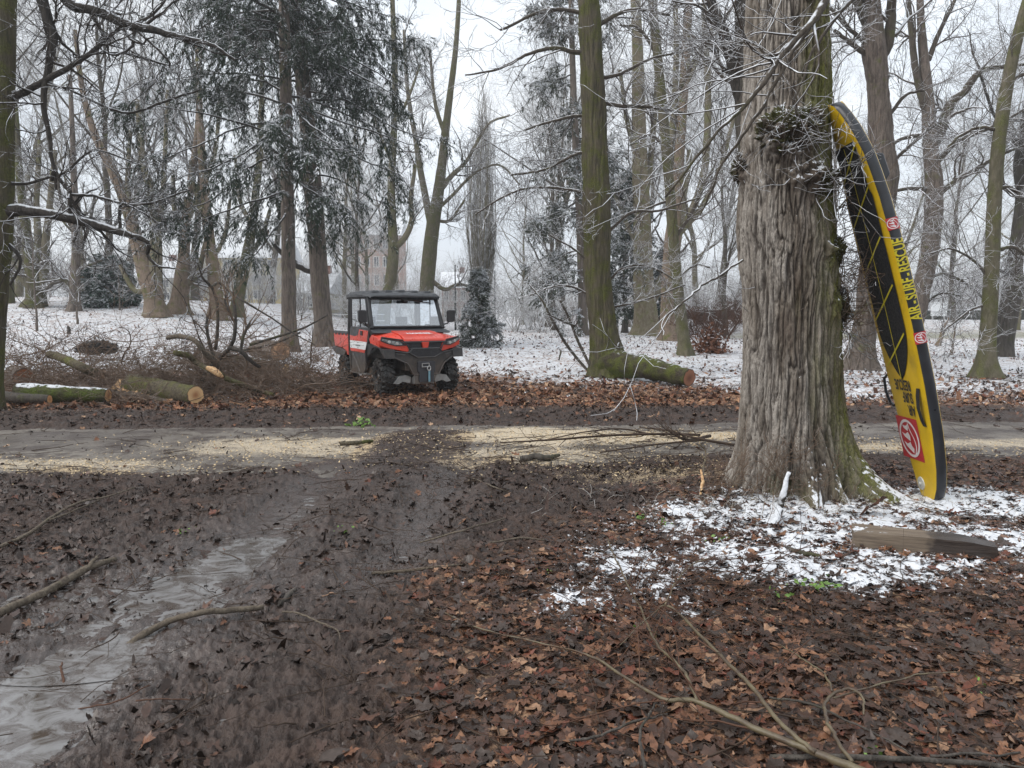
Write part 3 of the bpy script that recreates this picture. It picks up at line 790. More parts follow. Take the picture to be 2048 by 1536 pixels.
    def shoots(px, py, sx, sy, n, L, dy=-0.4, mat='twig', up=0.05, thick=0.0035):
        S = []; 
        for _ in range(n):
            o = at(px + rng.normal() * sx, py + rng.normal() * sy, Y + dy + 0.12)
            d = unit(np.array([rng.normal() * 0.9 + (0.5 if px > 1640 else 0), -abs(rng.normal()) * 0.6 - 0.1, rng.normal() * 0.6]))
            Q = [o]
            for s in range(9):
                d = unit(d + rng.normal(size=3) * 0.22 + np.array([0, 0, up])); Q.append(Q[-1] + d * L * rng.uniform(0.5, 1.4) / 9)
            S.append(Q)
        P = np.array(S); R = np.full(P.shape[:2], thick) * np.linspace(1, 0.45, P.shape[1])[None]
        gg = Geo(); gg.add(*tubes(P, R, 5))
        P2, R2 = sprout(P, R, 4, L * 0.4, (48, 14), n=5, rr=0.7, rmin=0.0022, rng=rng); gg.add(*tubes(P2, R2, 4))
        gg.out('shoots', M[mat], root, b0)
    shoots(1580, 265, 46, 30, 22, 0.42, -0.62); shoots(1625, 365, 36, 22, 18, 0.45, -0.55); shoots(1660, 500, 14, 60, 44, 0.55, -0.1, 'twig_bare'); shoots(1672, 610, 10, 40, 50, 0.55, -0.05, 'twig_bare'); shoots(1488, 335, 8, 20, 16, 0.35, -0.1)
    shoots(1560, 960, 60, 30, 70, 0.32, -0.62, 'twig_bare', 0.25, 0.0025); shoots(1460, 985, 30, 25, 30, 0.30, -0.5, 'twig_bare', 0.35, 0.0025); shoots(1672, 560, 8, 90, 26, 0.7, 0.0, 'twig')
    # boughs coming down across the trunk from above the picture
    src = []
    for L in [[(1700, -140, 30, -0.2), (1650, 0, 17, -1.0), (1575, 95, 11, -1.3), (1490, 210, 8, -1.5), (1420, 280, 6, -1.6), (1330, 395, 4, -1.6)], [(1650, 0, 8, -1.0), (1560, 150, 7, -1.2), (1500, 240, 6, -1.3), (1440, 330, 4, -1.3), (1400, 430, 3, -1.2)],
              [(1590, 75, 7, -1.2), (1545, 105, 6, -1.25), (1510, 85, 4, -1.2), (1470, 80, 3, -1.2)], [(1485, 520, 5, -0.5), (1420, 560, 5, -0.7), (1370, 605, 4.5, -0.9), (1330, 632, 3, -1.0)],
              [(1750, -60, 12, -0.6), (1650, 60, 6, -0.9), (1600, 160, 5, -1.0), (1590, 230, 3, -1.0)]]:
        pp = px_line([(q[0], q[1], q[3]) for q in L], Y, 30, 0.006, rng); rr = np.interp(np.linspace(0, 1, 30), np.linspace(0, 1, len(L)), [q[2] for q in L]) * 0.5 * pp[:, 1] / FPX
        V, F = rough_tube(pp, rr, 10, 0.08, len(src), 0, 3); gg = Geo(); gg.add(V, F); gg.out('limb', M['limb'], root, b0); src.append((pp, rr))
    lv = auto_twigs(src, Y, [dict(per=7, L=0.9, n=8, wob=0.13, rr=0.45, ang=(38, 12), up=-0.01), dict(per=4, L=0.35, n=6, wob=0.2, rr=0.6)], rng, 0.0028)
    gg = Geo(); [gg.add(*tubes(p_, r_, 5 - q)) for q, (p_, r_) in enumerate(lv)]; gg.out('crown', M['twig'], root, b0)
    bm_ = M['burl']; ico = bmesh.new(); bmesh.ops.create_icosphere(ico, subdivisions=6, radius=1.0); IV = np.array([v.co[:] for v in ico.verts]); IF = np.array([[v.index for v in f.verts] for f in ico.faces]); ico.free()
    for q, (px, py, wx, hz, dy) in enumerate([(1580, 258, 0.235, 0.165, -0.30), (1622, 362, 0.19, 0.12, -0.26), (1492, 338, 0.10, 0.13, 0.0), (1660, 505, 0.10, 0.13, -0.1), (1676, 610, 0.08, 0.15, -0.1)]):
        c = at(px, py, Y + dy); nz_ = 1 + 0.45 * n3(IV, (2.3,) * 3, 2, 0.5, q * 3.0) + 0.38 * n3(IV, (6.5,) * 3, 3, 0.6, q * 5.0) + 0.16 * n3(IV, (18,) * 3, 2)
        W_ = IV * nz_[:, None] * np.array([wx, 0.17 if q < 2 else 0.12, hz]); np_mesh('burl', W_ + c - b0, IF, bm_, root)
    # snow-covered splinter of root standing at the foot
    return root
hero()

# ------------------------------------------------------------------ conifers
def needle_mat(name, c1, c2, snow):
    b = NB(name); o = b.pos()
    c = b.mix(b.ss(b.noise(o, 2.0, 3.0), 0.3, 0.7), c1, c2)
    c = b.mix(b.ss(b.noise(o, 60, 2.0), 0.4, 0.7, 0, 0.5), c, [k * 1.6 for k in c2])
    z = b.sep(b.nrm())[2]; z = b.math('ABSOLUTE', z)
    k = b.math('ADD', b.math('MULTIPLY', z, 0.35), b.noise(o, 1.7, 6.0, 0.7))
    a = b.sepc(b.attr('lay').outputs['Color'])
    f = b.math('MULTIPLY', b.ss(b.math('ADD', k, b.math('MULTIPLY', a[0], 0.30)), 1.02 - 0.28 * snow, 1.14 - 0.28 * snow), 0.95)
    c = b.mix(f, c, SNOW)
    return b.fin(c, 0.75, spec=0.25)
M['needle'] = needle_mat('needle_dark', (0.008, 0.016, 0.009), (0.020, 0.036, 0.020), 0.42)
M['needle_pine'] = needle_mat('needle_grey', (0.028, 0.036, 0.024), (0.055, 0.062, 0.044), 0.55)
M['needle_young'] = needle_mat('needle_young', (0.020, 0.032, 0.018), (0.042, 0.056, 0.034), 0.48)
M['holly'] = needle_mat('leaf_evergreen', (0.016, 0.040, 0.028), (0.035, 0.075, 0.052), 0.42)
def needles(P, R, per_m=70, length=0.11, width=0.013, rng=RNG, droop=0.2, flat=0.5):
    """short blades set along the branchlets"""
    N, n, _ = P.shape
    seg = np.linalg.norm(np.diff(P, axis=1), axis=-1); tot = seg.sum()
    K = int(tot * per_m)
    w = seg.ravel() / tot; idx = rng.choice(len(w), K, p=w); a, b_ = idx // (n - 1), idx % (n - 1)
    f = rng.rand(K)[:, None]
    p = P[a, b_] * (1 - f) + P[a, b_ + 1] * f; T = unit(P[a, b_ + 1] - P[a, b_])
    rnd = rng.normal(size=(K, 3)); rnd[:, 2] *= (1 - flat)
    S = unit(rnd - T * np.sum(rnd * T, -1, keepdims=True))
    D = unit(T * 0.75 + S * 0.75 + np.array([0, 0, -droop]))
    side = unit(np.cross(D, rng.normal(size=(K, 3)) * 0.5 + np.array([0, 0, 1.0])))
    L = (length * rng.uniform(0.6, 1.25, K))[:, None]; wd = width * rng.uniform(0.7, 1.3, K)[:, None]
    V = np.stack([p - side * wd * 0.3, p + D * L * 0.55 + side * wd, p + D * L, p + D * L * 0.5 - side * wd], 1).reshape(-1, 3)
    F = np.arange(K * 4).reshape(-1, 4)
    lay = np.repeat(np.clip(S[:, 2] * 0.5 + 0.5, 0, 1), 4)
    return V, F, np.stack([lay] * 3, -1)
def conifer(name, label, base, trunk, boughs, bark_m='bark_brown', needle_m='needle', Y=None, seed=3, dens=70, nl=0.12, nw=0.014, hang=0.9, sub=(9, 7), bl=(0.9, 0.5), limbs=(), flare=0.35, group=None, cat='conifer', limb_m='limb_dark', flat=0.5, rnd_boughs=None):
    rng = np.random.RandomState(seed)
    bx, by = base; Y = Y or by
    root = thing(name, label, cat, (bx, by, gz1(bx, by) - 0.02), 0, group); b0 = np.array(root.location)
    P = px_line([(q[0], q[1], q[3] if len(q) > 3 else 0) for q in trunk], Y, 60, 0.0, rng); P[0, 2] = min(P[0, 2], b0[2] - 0.05)
    R = np.interp(np.linspace(0, 1, 60), np.linspace(0, 1, len(trunk)), [q[2] for q in trunk]) * 0.5 * pxm(Y)
    g = Geo(); g.add(*rough_tube(P, R, 28, 0.06, seed, flare, 5)); g.out('trunk', M[bark_m], root, b0)
    for L in limbs:
        pp = px_line([(q[0], q[1], q[3] if len(q) > 3 else 0) for q in L], Y, 24, 0.01, rng); rr = np.interp(np.linspace(0, 1, 24), np.linspace(0, 1, len(L)), [q[2] for q in L]) * 0.5 * pxm(Y)
        g = Geo(); g.add(*rough_tube(pp, rr, 12, 0.06, seed, 0, 3)); g.out('limb', M[limb_m], root, b0)
    BP = []; BR = []
    for L in boughs:
        pp = px_line([(q[0], q[1], q[2] if len(q) > 2 else 0) for q in L], Y, 14, 0.03, rng); BP.append(pp); BR.append(np.linspace(0.04, 0.012, 14))
    if rnd_boughs:
        for (t0, t1, cnt, l0, l1, slope) in rnd_boughs:
            for _ in range(cnt):
                t = rng.uniform(t0, t1); i = t * 59; p0 = P[int(i)]
                a = rng.uniform(0, 2 * math.pi); ln = (l0 + (l1 - l0) * (t - t0) / max(1e-6, t1 - t0)) * rng.uniform(0.7, 1.2)
                d = np.array([math.cos(a), math.sin(a), slope + rng.normal() * 0.12]); Q = [p0]
                for s in range(13):
                    d = unit(d + rng.normal(size=3) * 0.06 + np.array([0, 0, -0.035 + (0.06 if s > 8 else 0)])); Q.append(Q[-1] + d * ln / 13)
                BP.append(np.array(Q)); BR.append(np.linspace(min(0.045, 0.012 + ln * 0.008), 0.008, 14))
    P0, R0 = np.stack(BP), np.stack(BR)
    P1, R1 = sprout(P0, R0, sub[0], bl[0], (55, 15), (0.1, 1.0), 6, 0.12, -0.12 * hang, 0.5, 0.006, 0.4, rng, flat=0.6)
    P2, R2 = sprout(P1, R1, sub[1], bl[1], (48, 15), (0.1, 1.0), 5, 0.12, -0.30 * hang, 0.6, 0.004, 0.5, rng, flat=0.4)
    g = Geo(); g.add(*tubes(P0, R0, 6)); g.add(*tubes(P1, R1, 4)); g.add(*tubes(P2, R2, 3)); g.out('branches', M[limb_m], root, b0)
    g = Geo()
    for (p, r, d) in ((P1, R1, dens), (P2, R2, dens)): g.add(*needles(p, r, d, nl, nw, rng, 0.35 * hang, flat))
    g.out('foliage', M[needle_m], root, b0, smooth=False, attr='lay')
    return root
# ------------------------------------------------------------------ the nearer trees, each by where it stands
T7 = TW()
def gp(px, py):
    p = hit(px, py); return float(p[0]), float(p[1])
# edge tree on the left with long snowy boughs
tree('edge_tree', 'dark mossy tree cut off by the left picture edge, long snow lined boughs', (-8.35, 12.0),
     [(-46, 850, 80), (-30, 700, 66), (-14, 560, 56), (-2, 430, 50), (4, 250, 44), (8, 100, 40), (12, -60, 38), (16, -300, 34)],
     [[(0, 425, 30), (60, 422, 20), (140, 437, 19), (220, 460, 16), (292, 489, 10), (292, 515, 7), (312, 532, 5), (350, 537, 3)],
      [(-10, 200, 22), (30, 195, 15), (75, 172, 13), (130, 145, 11), (180, 112, 9), (240, 60, 7), (300, 30, 5), (330, 0, 4)],
      [(20, -200, 36), (70, -60, 26), (88, 20, 20), (104, 70, 17), (104, 130, 14), (94, 200, 11), (104, 290, 8), (112, 380, 5)],
      [(60, -120, 34), (130, 0, 20), (190, 25, 19), (250, 50, 18), (300, 58, 15), (350, 75, 11), (420, 92, 8), (470, 120, 5)],
      [(106, 362, 7), (112, 345, 7), (130, 372, 8), (142, 390, 9), (140, 432, 9)],
      [(142, 388, 6), (190, 392, 6), (240, 405, 5), (300, 405, 5), (380, 380, 3)], [(241, 465, 7), (242, 410, 6), (285, 425, 5), (320, 448, 4)],
      [(5, 365, 8), (60, 362, 6), (130, 340, 5), (190, 300, 4), (280, 330, 3)], [(95, 165, 6), (160, 190, 5), (250, 225, 5), (330, 200, 5), (400, 180, 4)], [(270, 60, 5), (340, 130, 4), (230, 105, 4), (150, 115, 3)],
      [(8, 480, 9), (40, 520, 6), (20, 570, 4)]],
     'bark_moss', 'limb_dark', 'twig_dark', [dict(per=9, L=1.15, n=8, wob=0.22, up=0.0, rr=0.42, ang=(58, 18)), dict(per=6, L=0.5, n=6, wob=0.25, rr=0.6), dict(per=4, L=0.22, n=4, wob=0.25, rr=0.7)], seed=21, flare=0.5, Yd=12.0)

# the dark pair behind the vehicle
xA, yA = gp(577, 702); xB, yB = gp(645, 692)
conifer('spruce_tree', 'tall dark spruce with a bare straight trunk, snowy foliage hanging behind the brushwood', (xA, yA),
        [(578, 702, 36), (578, 640, 29), (577, 520, 27), (575, 400, 25), (573, 250, 23), (570, 100, 21), (566, -60, 18), (560, -400, 8)],
        [[(573, 300), (500, 330, -1), (430, 390, -2), (350, 430, -2)], [(575, 340), (520, 400, 1), (470, 470, 1)], [(573, 240), (480, 250, -1), (400, 290, -2), (300, 330, -3)], [(572, 180), (500, 160, 1), (440, 200, 2)],
         [(571, 130), (470, 110, -1), (380, 130, -2)], [(570, 60), (500, 40, -1), (420, 60, -2)], [(575, 420), (540, 470, -1), (500, 520, -1)], [(575, 380), (470, 420, -2), (380, 450, -2.5)], [(573, 280), (520, 290, -2), (470, 350, -3)], [(570, 20), (480, -10, 1), (410, 10, 2)],
         [(573, 330), (610, 370, -1), (660, 400, -2)], [(573, 210), (620, 250, -2), (690, 300, -3)], [(574, 260), (430, 330, -3), (330, 370, -3)]],
        Y=yA, seed=4, dens=35, nl=0.16, nw=0.013, sub=(8, 7), bl=(1.15, 0.75), hang=1.15, rnd_boughs=[(0.46, 0.98, 32, 5.2, 2.6, 0.12)])
conifer('leaning_conifer', 'thick brown trunk beside the spruce with one broken bough and drooping dark foliage', (xB, yB),
        [(650, 693, 44), (646, 640, 36), (638, 540, 35), (628, 400, 34), (618, 280, 31), (604, 150, 27), (594, 30, 23), (588, -100, 20), (580, -400, 10)],
        [[(615, 260), (680, 300, -1), (750, 330, -2), (800, 350, -2)], [(610, 180), (700, 200, -1), (780, 250, -2), (870, 280, -2)], [(605, 120), (690, 110, 0), (760, 150, -1), (820, 190, -1)], [(600, 60), (680, 60, 1), (740, 90, 1)], [(596, 20), (660, 0, -1), (720, 20, -2)],
         [(625, 380), (670, 410, -1), (690, 440, -1)], [(610, 200), (660, 260, 1), (700, 330, 1)], [(600, 90), (700, 140, -2), (800, 200, -3)], [(612, 220), (720, 250, -2), (830, 290, -2)], [(618, 300), (590, 380, -1), (560, 440, -1)]],
        'bark_brown', Y=yB, seed=9, dens=35, nl=0.16, nw=0.013, sub=(8, 7), bl=(1.15, 0.75), hang=1.25, rnd_boughs=[(0.56, 0.98, 24, 4.8, 2.4, 0.05)],
        limbs=[[(640, 548, 12), (605, 538, 13), (575, 515, 12), (548, 488, 8)], [(632, 470, 14), (605, 350, 12), (580, 330, 10), (545, 300, 8), (520, 280, 5)]], flare=0.28)

# mossy big trunk right of the vehicle
xC, yC = gp(1215, 752)
tree('mossy_tree', 'straight ribbed trunk green with moss standing beside the mossy cut log', (xC, yC),
     [(1222, 756, 76), (1212, 690, 60), (1204, 640, 54), (1196, 560, 52), (1194, 480, 54), (1192, 380, 54), (1190, 280, 50), (1186, 180, 48), (1182, 90, 44), (1177, -20, 40), (1170, -200, 34), (1160, -420, 26)],
     [[(1190, 110, 12), (1150, 105, 10), (1110, 96, 8), (1050, 110, 6), (1000, 135, 5), (930, 150, 3)], [(1196, 205, 9), (1250, 212, 8), (1310, 215, 6), (1380, 230, 4)], [(1195, 390, 7), (1130, 378, 6), (1060, 375, 5), (1010, 390, 4), (950, 430, 3)],
      [(1200, 480, 7), (1260, 425, 6), (1320, 420, 5), (1400, 395, 3)], [(1200, 590, 5), (1240, 540, 5), (1290, 532, 4), (1350, 560, 3)], [(1190, 300, 7), (1150, 310, 6), (1090, 340, 5), (1020, 350, 4)], [(1194, 540, 5), (1150, 500, 4), (1100, 470, 3)], [(1200, 620, 5), (1290, 600, 4), (1370, 570, 3)],
      [(1188, 160, 9), (1240, 150, 7), (1300, 120, 5), (1380, 100, 4)], [(1188, 230, 8), (1120, 240, 6), (1050, 260, 4)], [(1180, 30, 10), (1100, 20, 7), (1000, 60, 5)], [(1182, 60, 9), (1260, 20, 7), (1340, 30, 5)], [(1200, 600, 5), (1130, 570, 4), (1060, 590, 3)]],
     'bark_moss', 'limb', 'twig', [dict(per=8, L=1.3, n=8, wob=0.16, up=-0.01, rr=0.42, ang=(48, 15)), dict(per=6, L=0.6, n=6, wob=0.2, rr=0.6), dict(per=3, L=0.3, n=4, wob=0.22, rr=0.7)], seed=5, k=150, amp=0.09, flare=0.35, nseg=240, fur=0.022)
def burl_nest(): pass

# leaning mossy trunk
xD, yD = gp(1366, 710)
tree('leaning_tree', 'slim green trunk curving up behind the mossy log, left of the old tree', (xD, yD),
     [(1370, 712, 30), (1366, 670, 23), (1358, 600, 22), (1350, 520, 22), (1344, 440, 21), (1337, 350, 20), (1328, 250, 19), (1318, 140, 18), (1308, 40, 17), (1300, -60, 16), (1290, -300, 12)],
     [[(1348, 480, 8), (1375, 440, 7), (1400, 390, 6), (1430, 330, 4)], [(1335, 300, 8), (1300, 270, 6), (1260, 290, 4)], [(1326, 220, 9), (1365, 170, 8), (1400, 100, 6), (1440, 60, 4)], [(1352, 560, 5), (1390, 530, 4), (1420, 535, 3)], [(1318, 120, 8), (1280, 60, 6), (1240, 50, 4)], [(1340, 400, 6), (1290, 420, 4), (1250, 460, 3)]],
     'bark_green', 'limb', 'twig', T7, seed=6, k=30, flare=0.3)

# pale plane trees further back
xE, yE = gp(1288, 671)
tree('plane_tree', 'pale twin stemmed plane tree with smooth green bark, far behind the mossy trunk', (xE, yE),
     [(1292, 673, 62), (1292, 640, 48), (1288, 580, 42), (1285, 480, 36), (1282, 380, 32), (1278, 260, 28), (1276, 120, 22), (1270, -40, 18), (1265, -300, 12)],
     [[(1296, 610, 24), (1318, 570, 22), (1340, 535, 20), (1352, 500, 17), (1362, 440, 14), (1380, 300, 10)], [(1284, 430, 14), (1300, 330, 12), (1312, 200, 10), (1320, 60, 8)], [(1280, 330, 12), (1255, 250, 9), (1240, 140, 7)], [(1278, 500, 10), (1250, 440, 8), (1225, 380, 6)]],
     'bark_plane', 'limb_pale', 'twig', T7, seed=7, flare=0.35, amp=0.05)
xF, yF = gp(1340, 682)
tree('forked_plane', 'tan plane trunk forking into several tall pale stems behind the leaning trunk', (xF, yF),
     [(1338, 684, 40), (1336, 640, 31), (1338, 560, 29), (1344, 490, 32), (1352, 400, 24), (1362, 250, 20), (1372, 100, 17), (1380, -60, 14), (1384, -300, 10)],
     [[(1346, 480, 18), (1380, 430, 15), (1408, 340, 14), (1416, 200, 13), (1410, 60, 11), (1408, -80, 8)], [(1354, 470, 13), (1400, 420, 11), (1440, 340, 9), (1470, 230, 7)], [(1342, 430, 16), (1338, 330, 13), (1348, 200, 12), (1352, 80, 10), (1350, -60, 8)], [(1366, 180, 10), (1400, 110, 8), (1440, 20, 6)]],
     'bark_tan', 'limb_pale', 'twig', T7, seed=8, flare=0.3, amp=0.05)

# right of the old tree
xG, yG = gp(1722, 738)
tree('grey_tree', 'thick grey brown trunk behind the yellow board, forking near the top', (xG, yG),
     [(1718, 742, 58), (1724, 690, 46), (1736, 600, 44), (1748, 500, 46), (1760, 420, 52), (1768, 350, 54), (1762, 270, 42), (1756, 180, 40), (1748, 100, 44), (1744, 20, 34), (1740, -60, 30), (1730, -300, 20)],
     [[(1752, 120, 22), (1774, 90, 20), (1782, 30, 18), (1785, -60, 15)], [(1744, 70, 20), (1722, 20, 18), (1705, -40, 15)], [(1740, 90, 10), (1700, 60, 8), (1660, 15, 6)], [(1735, 110, 12), (1700, 85, 9), (1668, 60, 6)], [(1770, 240, 8), (1810, 190, 6), (1850, 180, 4)], [(1775, 330, 8), (1820, 290, 7), (1870, 250, 5)], [(1755, 560, 6), (1790, 500, 5), (1830, 480, 3)]],
     'bark_brown', 'limb', 'twig', T7, seed=12, k=90, amp=0.10, flare=0.45, nseg=160, fur=0.02)
xH, yH = gp(1812, 715)
tree('ivied_tree', 'branching dark trunk just right of the board, limbs sweeping up to the right', (xH, yH),
     [(1815, 718, 40), (1828, 650, 34), (1843, 580, 34), (1858, 510, 34), (1866, 440, 34), (1868, 370, 32), (1862, 310, 28), (1858, 250, 26), (1856, 200, 22), (1848, 120, 18), (1842, 40, 14), (1838, -80, 10)],
     [[(1862, 300, 18), (1880, 265, 20), (1900, 210, 18), (1930, 180, 15), (1960, 142, 12), (2010, 132, 8), (2060, 128, 5)], [(1856, 230, 16), (1840, 180, 14), (1826, 100, 12), (1815, 0, 9), (1810, -80, 7)], [(1868, 330, 12), (1910, 285, 10), (1960, 262, 8), (2010, 240, 6), (2060, 210, 4)],
      [(1868, 400, 14), (1900, 370, 12), (1950, 340, 10), (2000, 312, 7), (2050, 290, 4)], [(1858, 380, 9), (1820, 378, 8), (1780, 385, 6)], [(1862, 270, 12), (1810, 275, 8), (1770, 300, 5)], [(1856, 120, 10), (1880, 60, 8), (1910, 0, 6)], [(1850, 560, 7), (1890, 548, 6), (1930, 565, 6), (1970, 600, 4)], [(1846, 610, 6), (1880, 588, 5), (1925, 592, 4)]],
     'bark_brown', 'limb', 'twig', [dict(per=8, L=1.5, n=8, wob=0.2, up=0.02, rr=0.4), dict(per=7, L=0.7, n=6, wob=0.22, rr=0.5), dict(per=4, L=0.35, n=4, wob=0.25, rr=0.6)], seed=13, k=30, amp=0.10, flare=0.3)
xI, yI = gp(1974, 756)
tree('smooth_tree', 'straight smooth trunk with greenish bark and spreading foot near the right edge', (xI, yI),
     [(1972, 758, 46), (1974, 700, 31), (1979, 620, 29), (1984, 520, 27), (1988, 420, 26), (1994, 320, 25), (2006, 220, 24), (2022, 130, 22), (2044, 40, 20), (2070, -60, 18), (2110, -300, 12)],
     [[(1995, 500, 9), (2020, 492, 8), (2045, 505, 6), (2090, 560, 4)], [(1990, 380, 9), (2015, 375, 8), (2048, 395, 6)], [(1978, 610, 6), (1940, 620, 5), (1890, 660, 3)], [(2002, 260, 8), (1960, 255, 7), (1920, 270, 5), (1890, 300, 4)], [(2012, 180, 9), (2040, 150, 8), (2080, 150, 6)], [(1980, 560, 6), (1945, 520, 5), (1900, 500, 4), (1850, 510, 3)]],
     'bark_green', 'limb', 'twig', T7, seed=14, k=36, amp=0.04, flare=0.55)
xJ, yJ = gp(2008, 713)
tree('slanting_tree', 'dark brown trunk slanting to the right at the right picture edge', (xJ, yJ),
     [(2002, 716, 42), (2008, 680, 36), (2020, 610, 36), (2034, 530, 36), (2046, 440, 34), (2050, 380, 32), (2044, 330, 30), (2050, 280, 26), (2070, 150, 20), (2090, 0, 14)],
     [[(2046, 400, 12), (2020, 380, 9), (2000, 372, 6)], [(2046, 330, 12), (2030, 280, 9), (1990, 230, 6), (1960, 150, 4)], [(2030, 560, 8), (2000, 540, 6), (1960, 545, 4)]],
     'bark_dark', 'limb_dark', 'twig', T7, seed=15, k=30, flare=0.2)
xK, yK = 5.0, 16.5
tree('dark_forked_tree', 'dark trunk half hidden behind the old tree, forking high on its left', (xK, yK),
     [(1520, 790, 52), (1515, 600, 46), (1508, 450, 44), (1500, 330, 44), (1492, 240, 42), (1486, 150, 30), (1484, 60, 28), (1482, -60, 26), (1478, -260, 20)],
     [[(1494, 240, 26), (1474, 170, 24), (1456, 90, 22), (1432, 30, 20), (1410, -40, 16)], [(1480, 160, 8), (1460, 140, 7), (1445, 142, 5)], [(1488, 110, 10), (1510, 70, 8), (1530, 10, 6)]],
     'bark_dark', 'limb_dark', 'twig', T7, seed=16, flare=0.2, Yd=16.5)

# behind the vehicle
xL, yL = gp(786, 662)
tree('bent_tree', 'slender greenish trunk with a curved side limb, rising behind the vehicle roof', (xL, yL),
     [(764, 664, 30), (770, 610, 24), (781, 560, 23), (787, 500, 22), (784, 440, 17), (783, 360, 15), (788, 260, 13), (790, 150, 11), (785, 0, 9), (780, -200, 6)],
     [[(790, 495, 14), (810, 475, 12), (824, 440, 11), (822, 400, 9), (830, 330, 7)], [(788, 250, 7), (815, 200, 6), (840, 130, 4)], [(785, 330, 6), (760, 270, 5), (740, 200, 4)]],
     'bark_green', 'limb_pale', 'twig', TW(11, 8, 6, 2.0), seed=17, flare=0.2, amp=0.05)
xM, yM = gp(858, 660)
tree('park_tree', 'tall green grey trunk forking above the vehicle windscreen', (xM, yM),
     [(852, 662, 34), (853, 590, 29), (858, 520, 29), (866, 450, 27), (876, 390, 22), (884, 330, 18), (890, 270, 16), (900, 190, 13), (912, 90, 10), (920, -40, 8), (930, -250, 6)],
     [[(864, 460, 16), (852, 400, 14), (840, 340, 12), (830, 270, 10), (815, 180, 8), (808, 60, 6)], [(880, 380, 12), (905, 350, 10), (935, 320, 7), (975, 250, 5), (1020, 230, 4)], [(862, 560, 10), (890, 578, 9), (920, 568, 7), (960, 580, 4)], [(890, 270, 9), (870, 200, 7), (860, 100, 5)], [(870, 440, 8), (900, 440, 6), (930, 400, 4)], [(872, 420, 8), (900, 395, 7), (950, 345, 5), (1000, 330, 4), (1040, 370, 3)]],
     'bark_green', 'limb_pale', 'twig', TW(12, 8, 6, 2.2), seed=18, flare=0.25, amp=0.05)

# planes on the left bank
def lefts():
    x, y = gp(305, 632)
    tree('plane_tree', 'squat plane trunk dividing low into three heavy limbs on the left bank', (x, y), [(312, 636, 46), (308, 600, 36), (304, 575, 42), (298, 560, 38), (284, 520, 30), (270, 470, 25), (250, 400, 22), (220, 330, 18), (190, 270, 14), (165, 180, 10), (150, 60, 7)],
         [[(308, 575, 28), (312, 520, 25), (310, 450, 20), (300, 380, 16), (285, 320, 13), (275, 200, 9)], [(296, 580, 14), (275, 582, 12), (258, 565, 10), (240, 530, 7)], [(311, 480, 14), (325, 400, 11), (330, 300, 8), (335, 180, 5)], [(262, 440, 12), (255, 360, 9), (262, 260, 6)]], 'bark_tan', 'limb_pale', 'twig', T7, seed=31, flare=0.3, amp=0.06)
    x, y = gp(360, 626)
    tree('plane_tree', 'stout tan trunk with a low knob limb, second of the left bank planes', (x, y), [(358, 628, 44), (360, 600, 34), (364, 560, 30), (368, 510, 22), (372, 450, 18), (380, 380, 15), (395, 260, 11), (400, 100, 8)],
         [[(366, 570, 16), (385, 560, 14), (398, 540, 11), (412, 480, 8)], [(368, 500, 12), (350, 430, 10), (345, 340, 7)], [(372, 450, 11), (395, 390, 9), (410, 300, 6)]], 'bark_tan', 'limb_pale', 'twig', T7, seed=32, flare=0.35, amp=0.07)
    x, y = gp(433, 638)
    tree('plane_tree', 'straight tan trunk between the stout plane and the spruce', (x, y), [(434, 640, 36), (433, 600, 27), (428, 550, 25), (421, 500, 22), (415, 440, 20), (408, 360, 17), (400, 250, 13), (395, 80, 9)],
         [[(424, 520, 9), (450, 470, 8), (460, 400, 6)], [(416, 450, 10), (395, 400, 8), (380, 320, 6)], [(408, 370, 10), (430, 300, 8), (440, 200, 6)]], 'bark_tan', 'limb_pale', 'twig', T7, seed=33, flare=0.3)
    x, y = gp(474, 632)
    tree('plane_tree', 'greenish trunk leaning right, closest to the spruce', (x, y), [(472, 634, 30), (476, 600, 24), (484, 555, 23), (494, 510, 21), (503, 460, 18), (510, 400, 15), (520, 300, 12), (525, 120, 8)],
         [[(490, 520, 11), (520, 480, 9), (540, 420, 7)], [(504, 450, 10), (480, 400, 8), (470, 310, 6)]], 'bark_green', 'limb_pale', 'twig', T7, seed=34, flare=0.25)
    x, y = gp(72, 614)
    tree('mossy_tree', 'broad clump of yellow green mossy stems far left on the bank', (x, y), [(70, 616, 40), (72, 590, 34), (70, 560, 36), (62, 520, 24), (52, 460, 18), (40, 360, 14), (30, 200, 9)],
         [[(76, 590, 22), (86, 560, 20), (90, 500, 16), (98, 420, 12), (110, 300, 8)], [(60, 575, 14), (44, 560, 11), (26, 530, 9), (10, 480, 6)], [(72, 550, 18), (76, 480, 15), (72, 400, 11), (80, 280, 8)], [(84, 575, 9), (105, 560, 8), (130, 562, 6)]], 'bark_moss', 'limb_pale', 'twig', T7, seed=35, flare=0.3)
    x, y = gp(150, 622)
    tree('brown_tree', 'short brown trunk with low spreading limbs left of the evergreen bush', (x, y), [(148, 624, 26), (150, 600, 20), (150, 560, 19), (152, 500, 16), (150, 420, 14), (146, 300, 10), (140, 150, 7)],
         [[(146, 575, 12), (130, 560, 10), (110, 565, 8), (90, 580, 5)], [(152, 510, 9), (175, 460, 7), (190, 390, 5)], [(150, 470, 9), (125, 410, 7), (110, 330, 5)], [(152, 540, 6), (180, 530, 5), (205, 520, 4)]], 'bark_brown', 'limb', 'twig', T7, seed=36, flare=0.3)
    x, y = gp(14, 606)
    tree('mossy_tree', 'thin greenish trunks at the far left behind the edge tree', (x, y), [(18, 608, 20), (20, 560, 15), (24, 480, 13), (20, 380, 10), (16, 200, 7)], [[(22, 540, 9), (36, 500, 8), (44, 420, 5)], [(22, 460, 8), (8, 400, 6), (0, 300, 4)]], 'bark_moss', 'limb', 'twig', T7, seed=37, flare=0.2)
lefts()

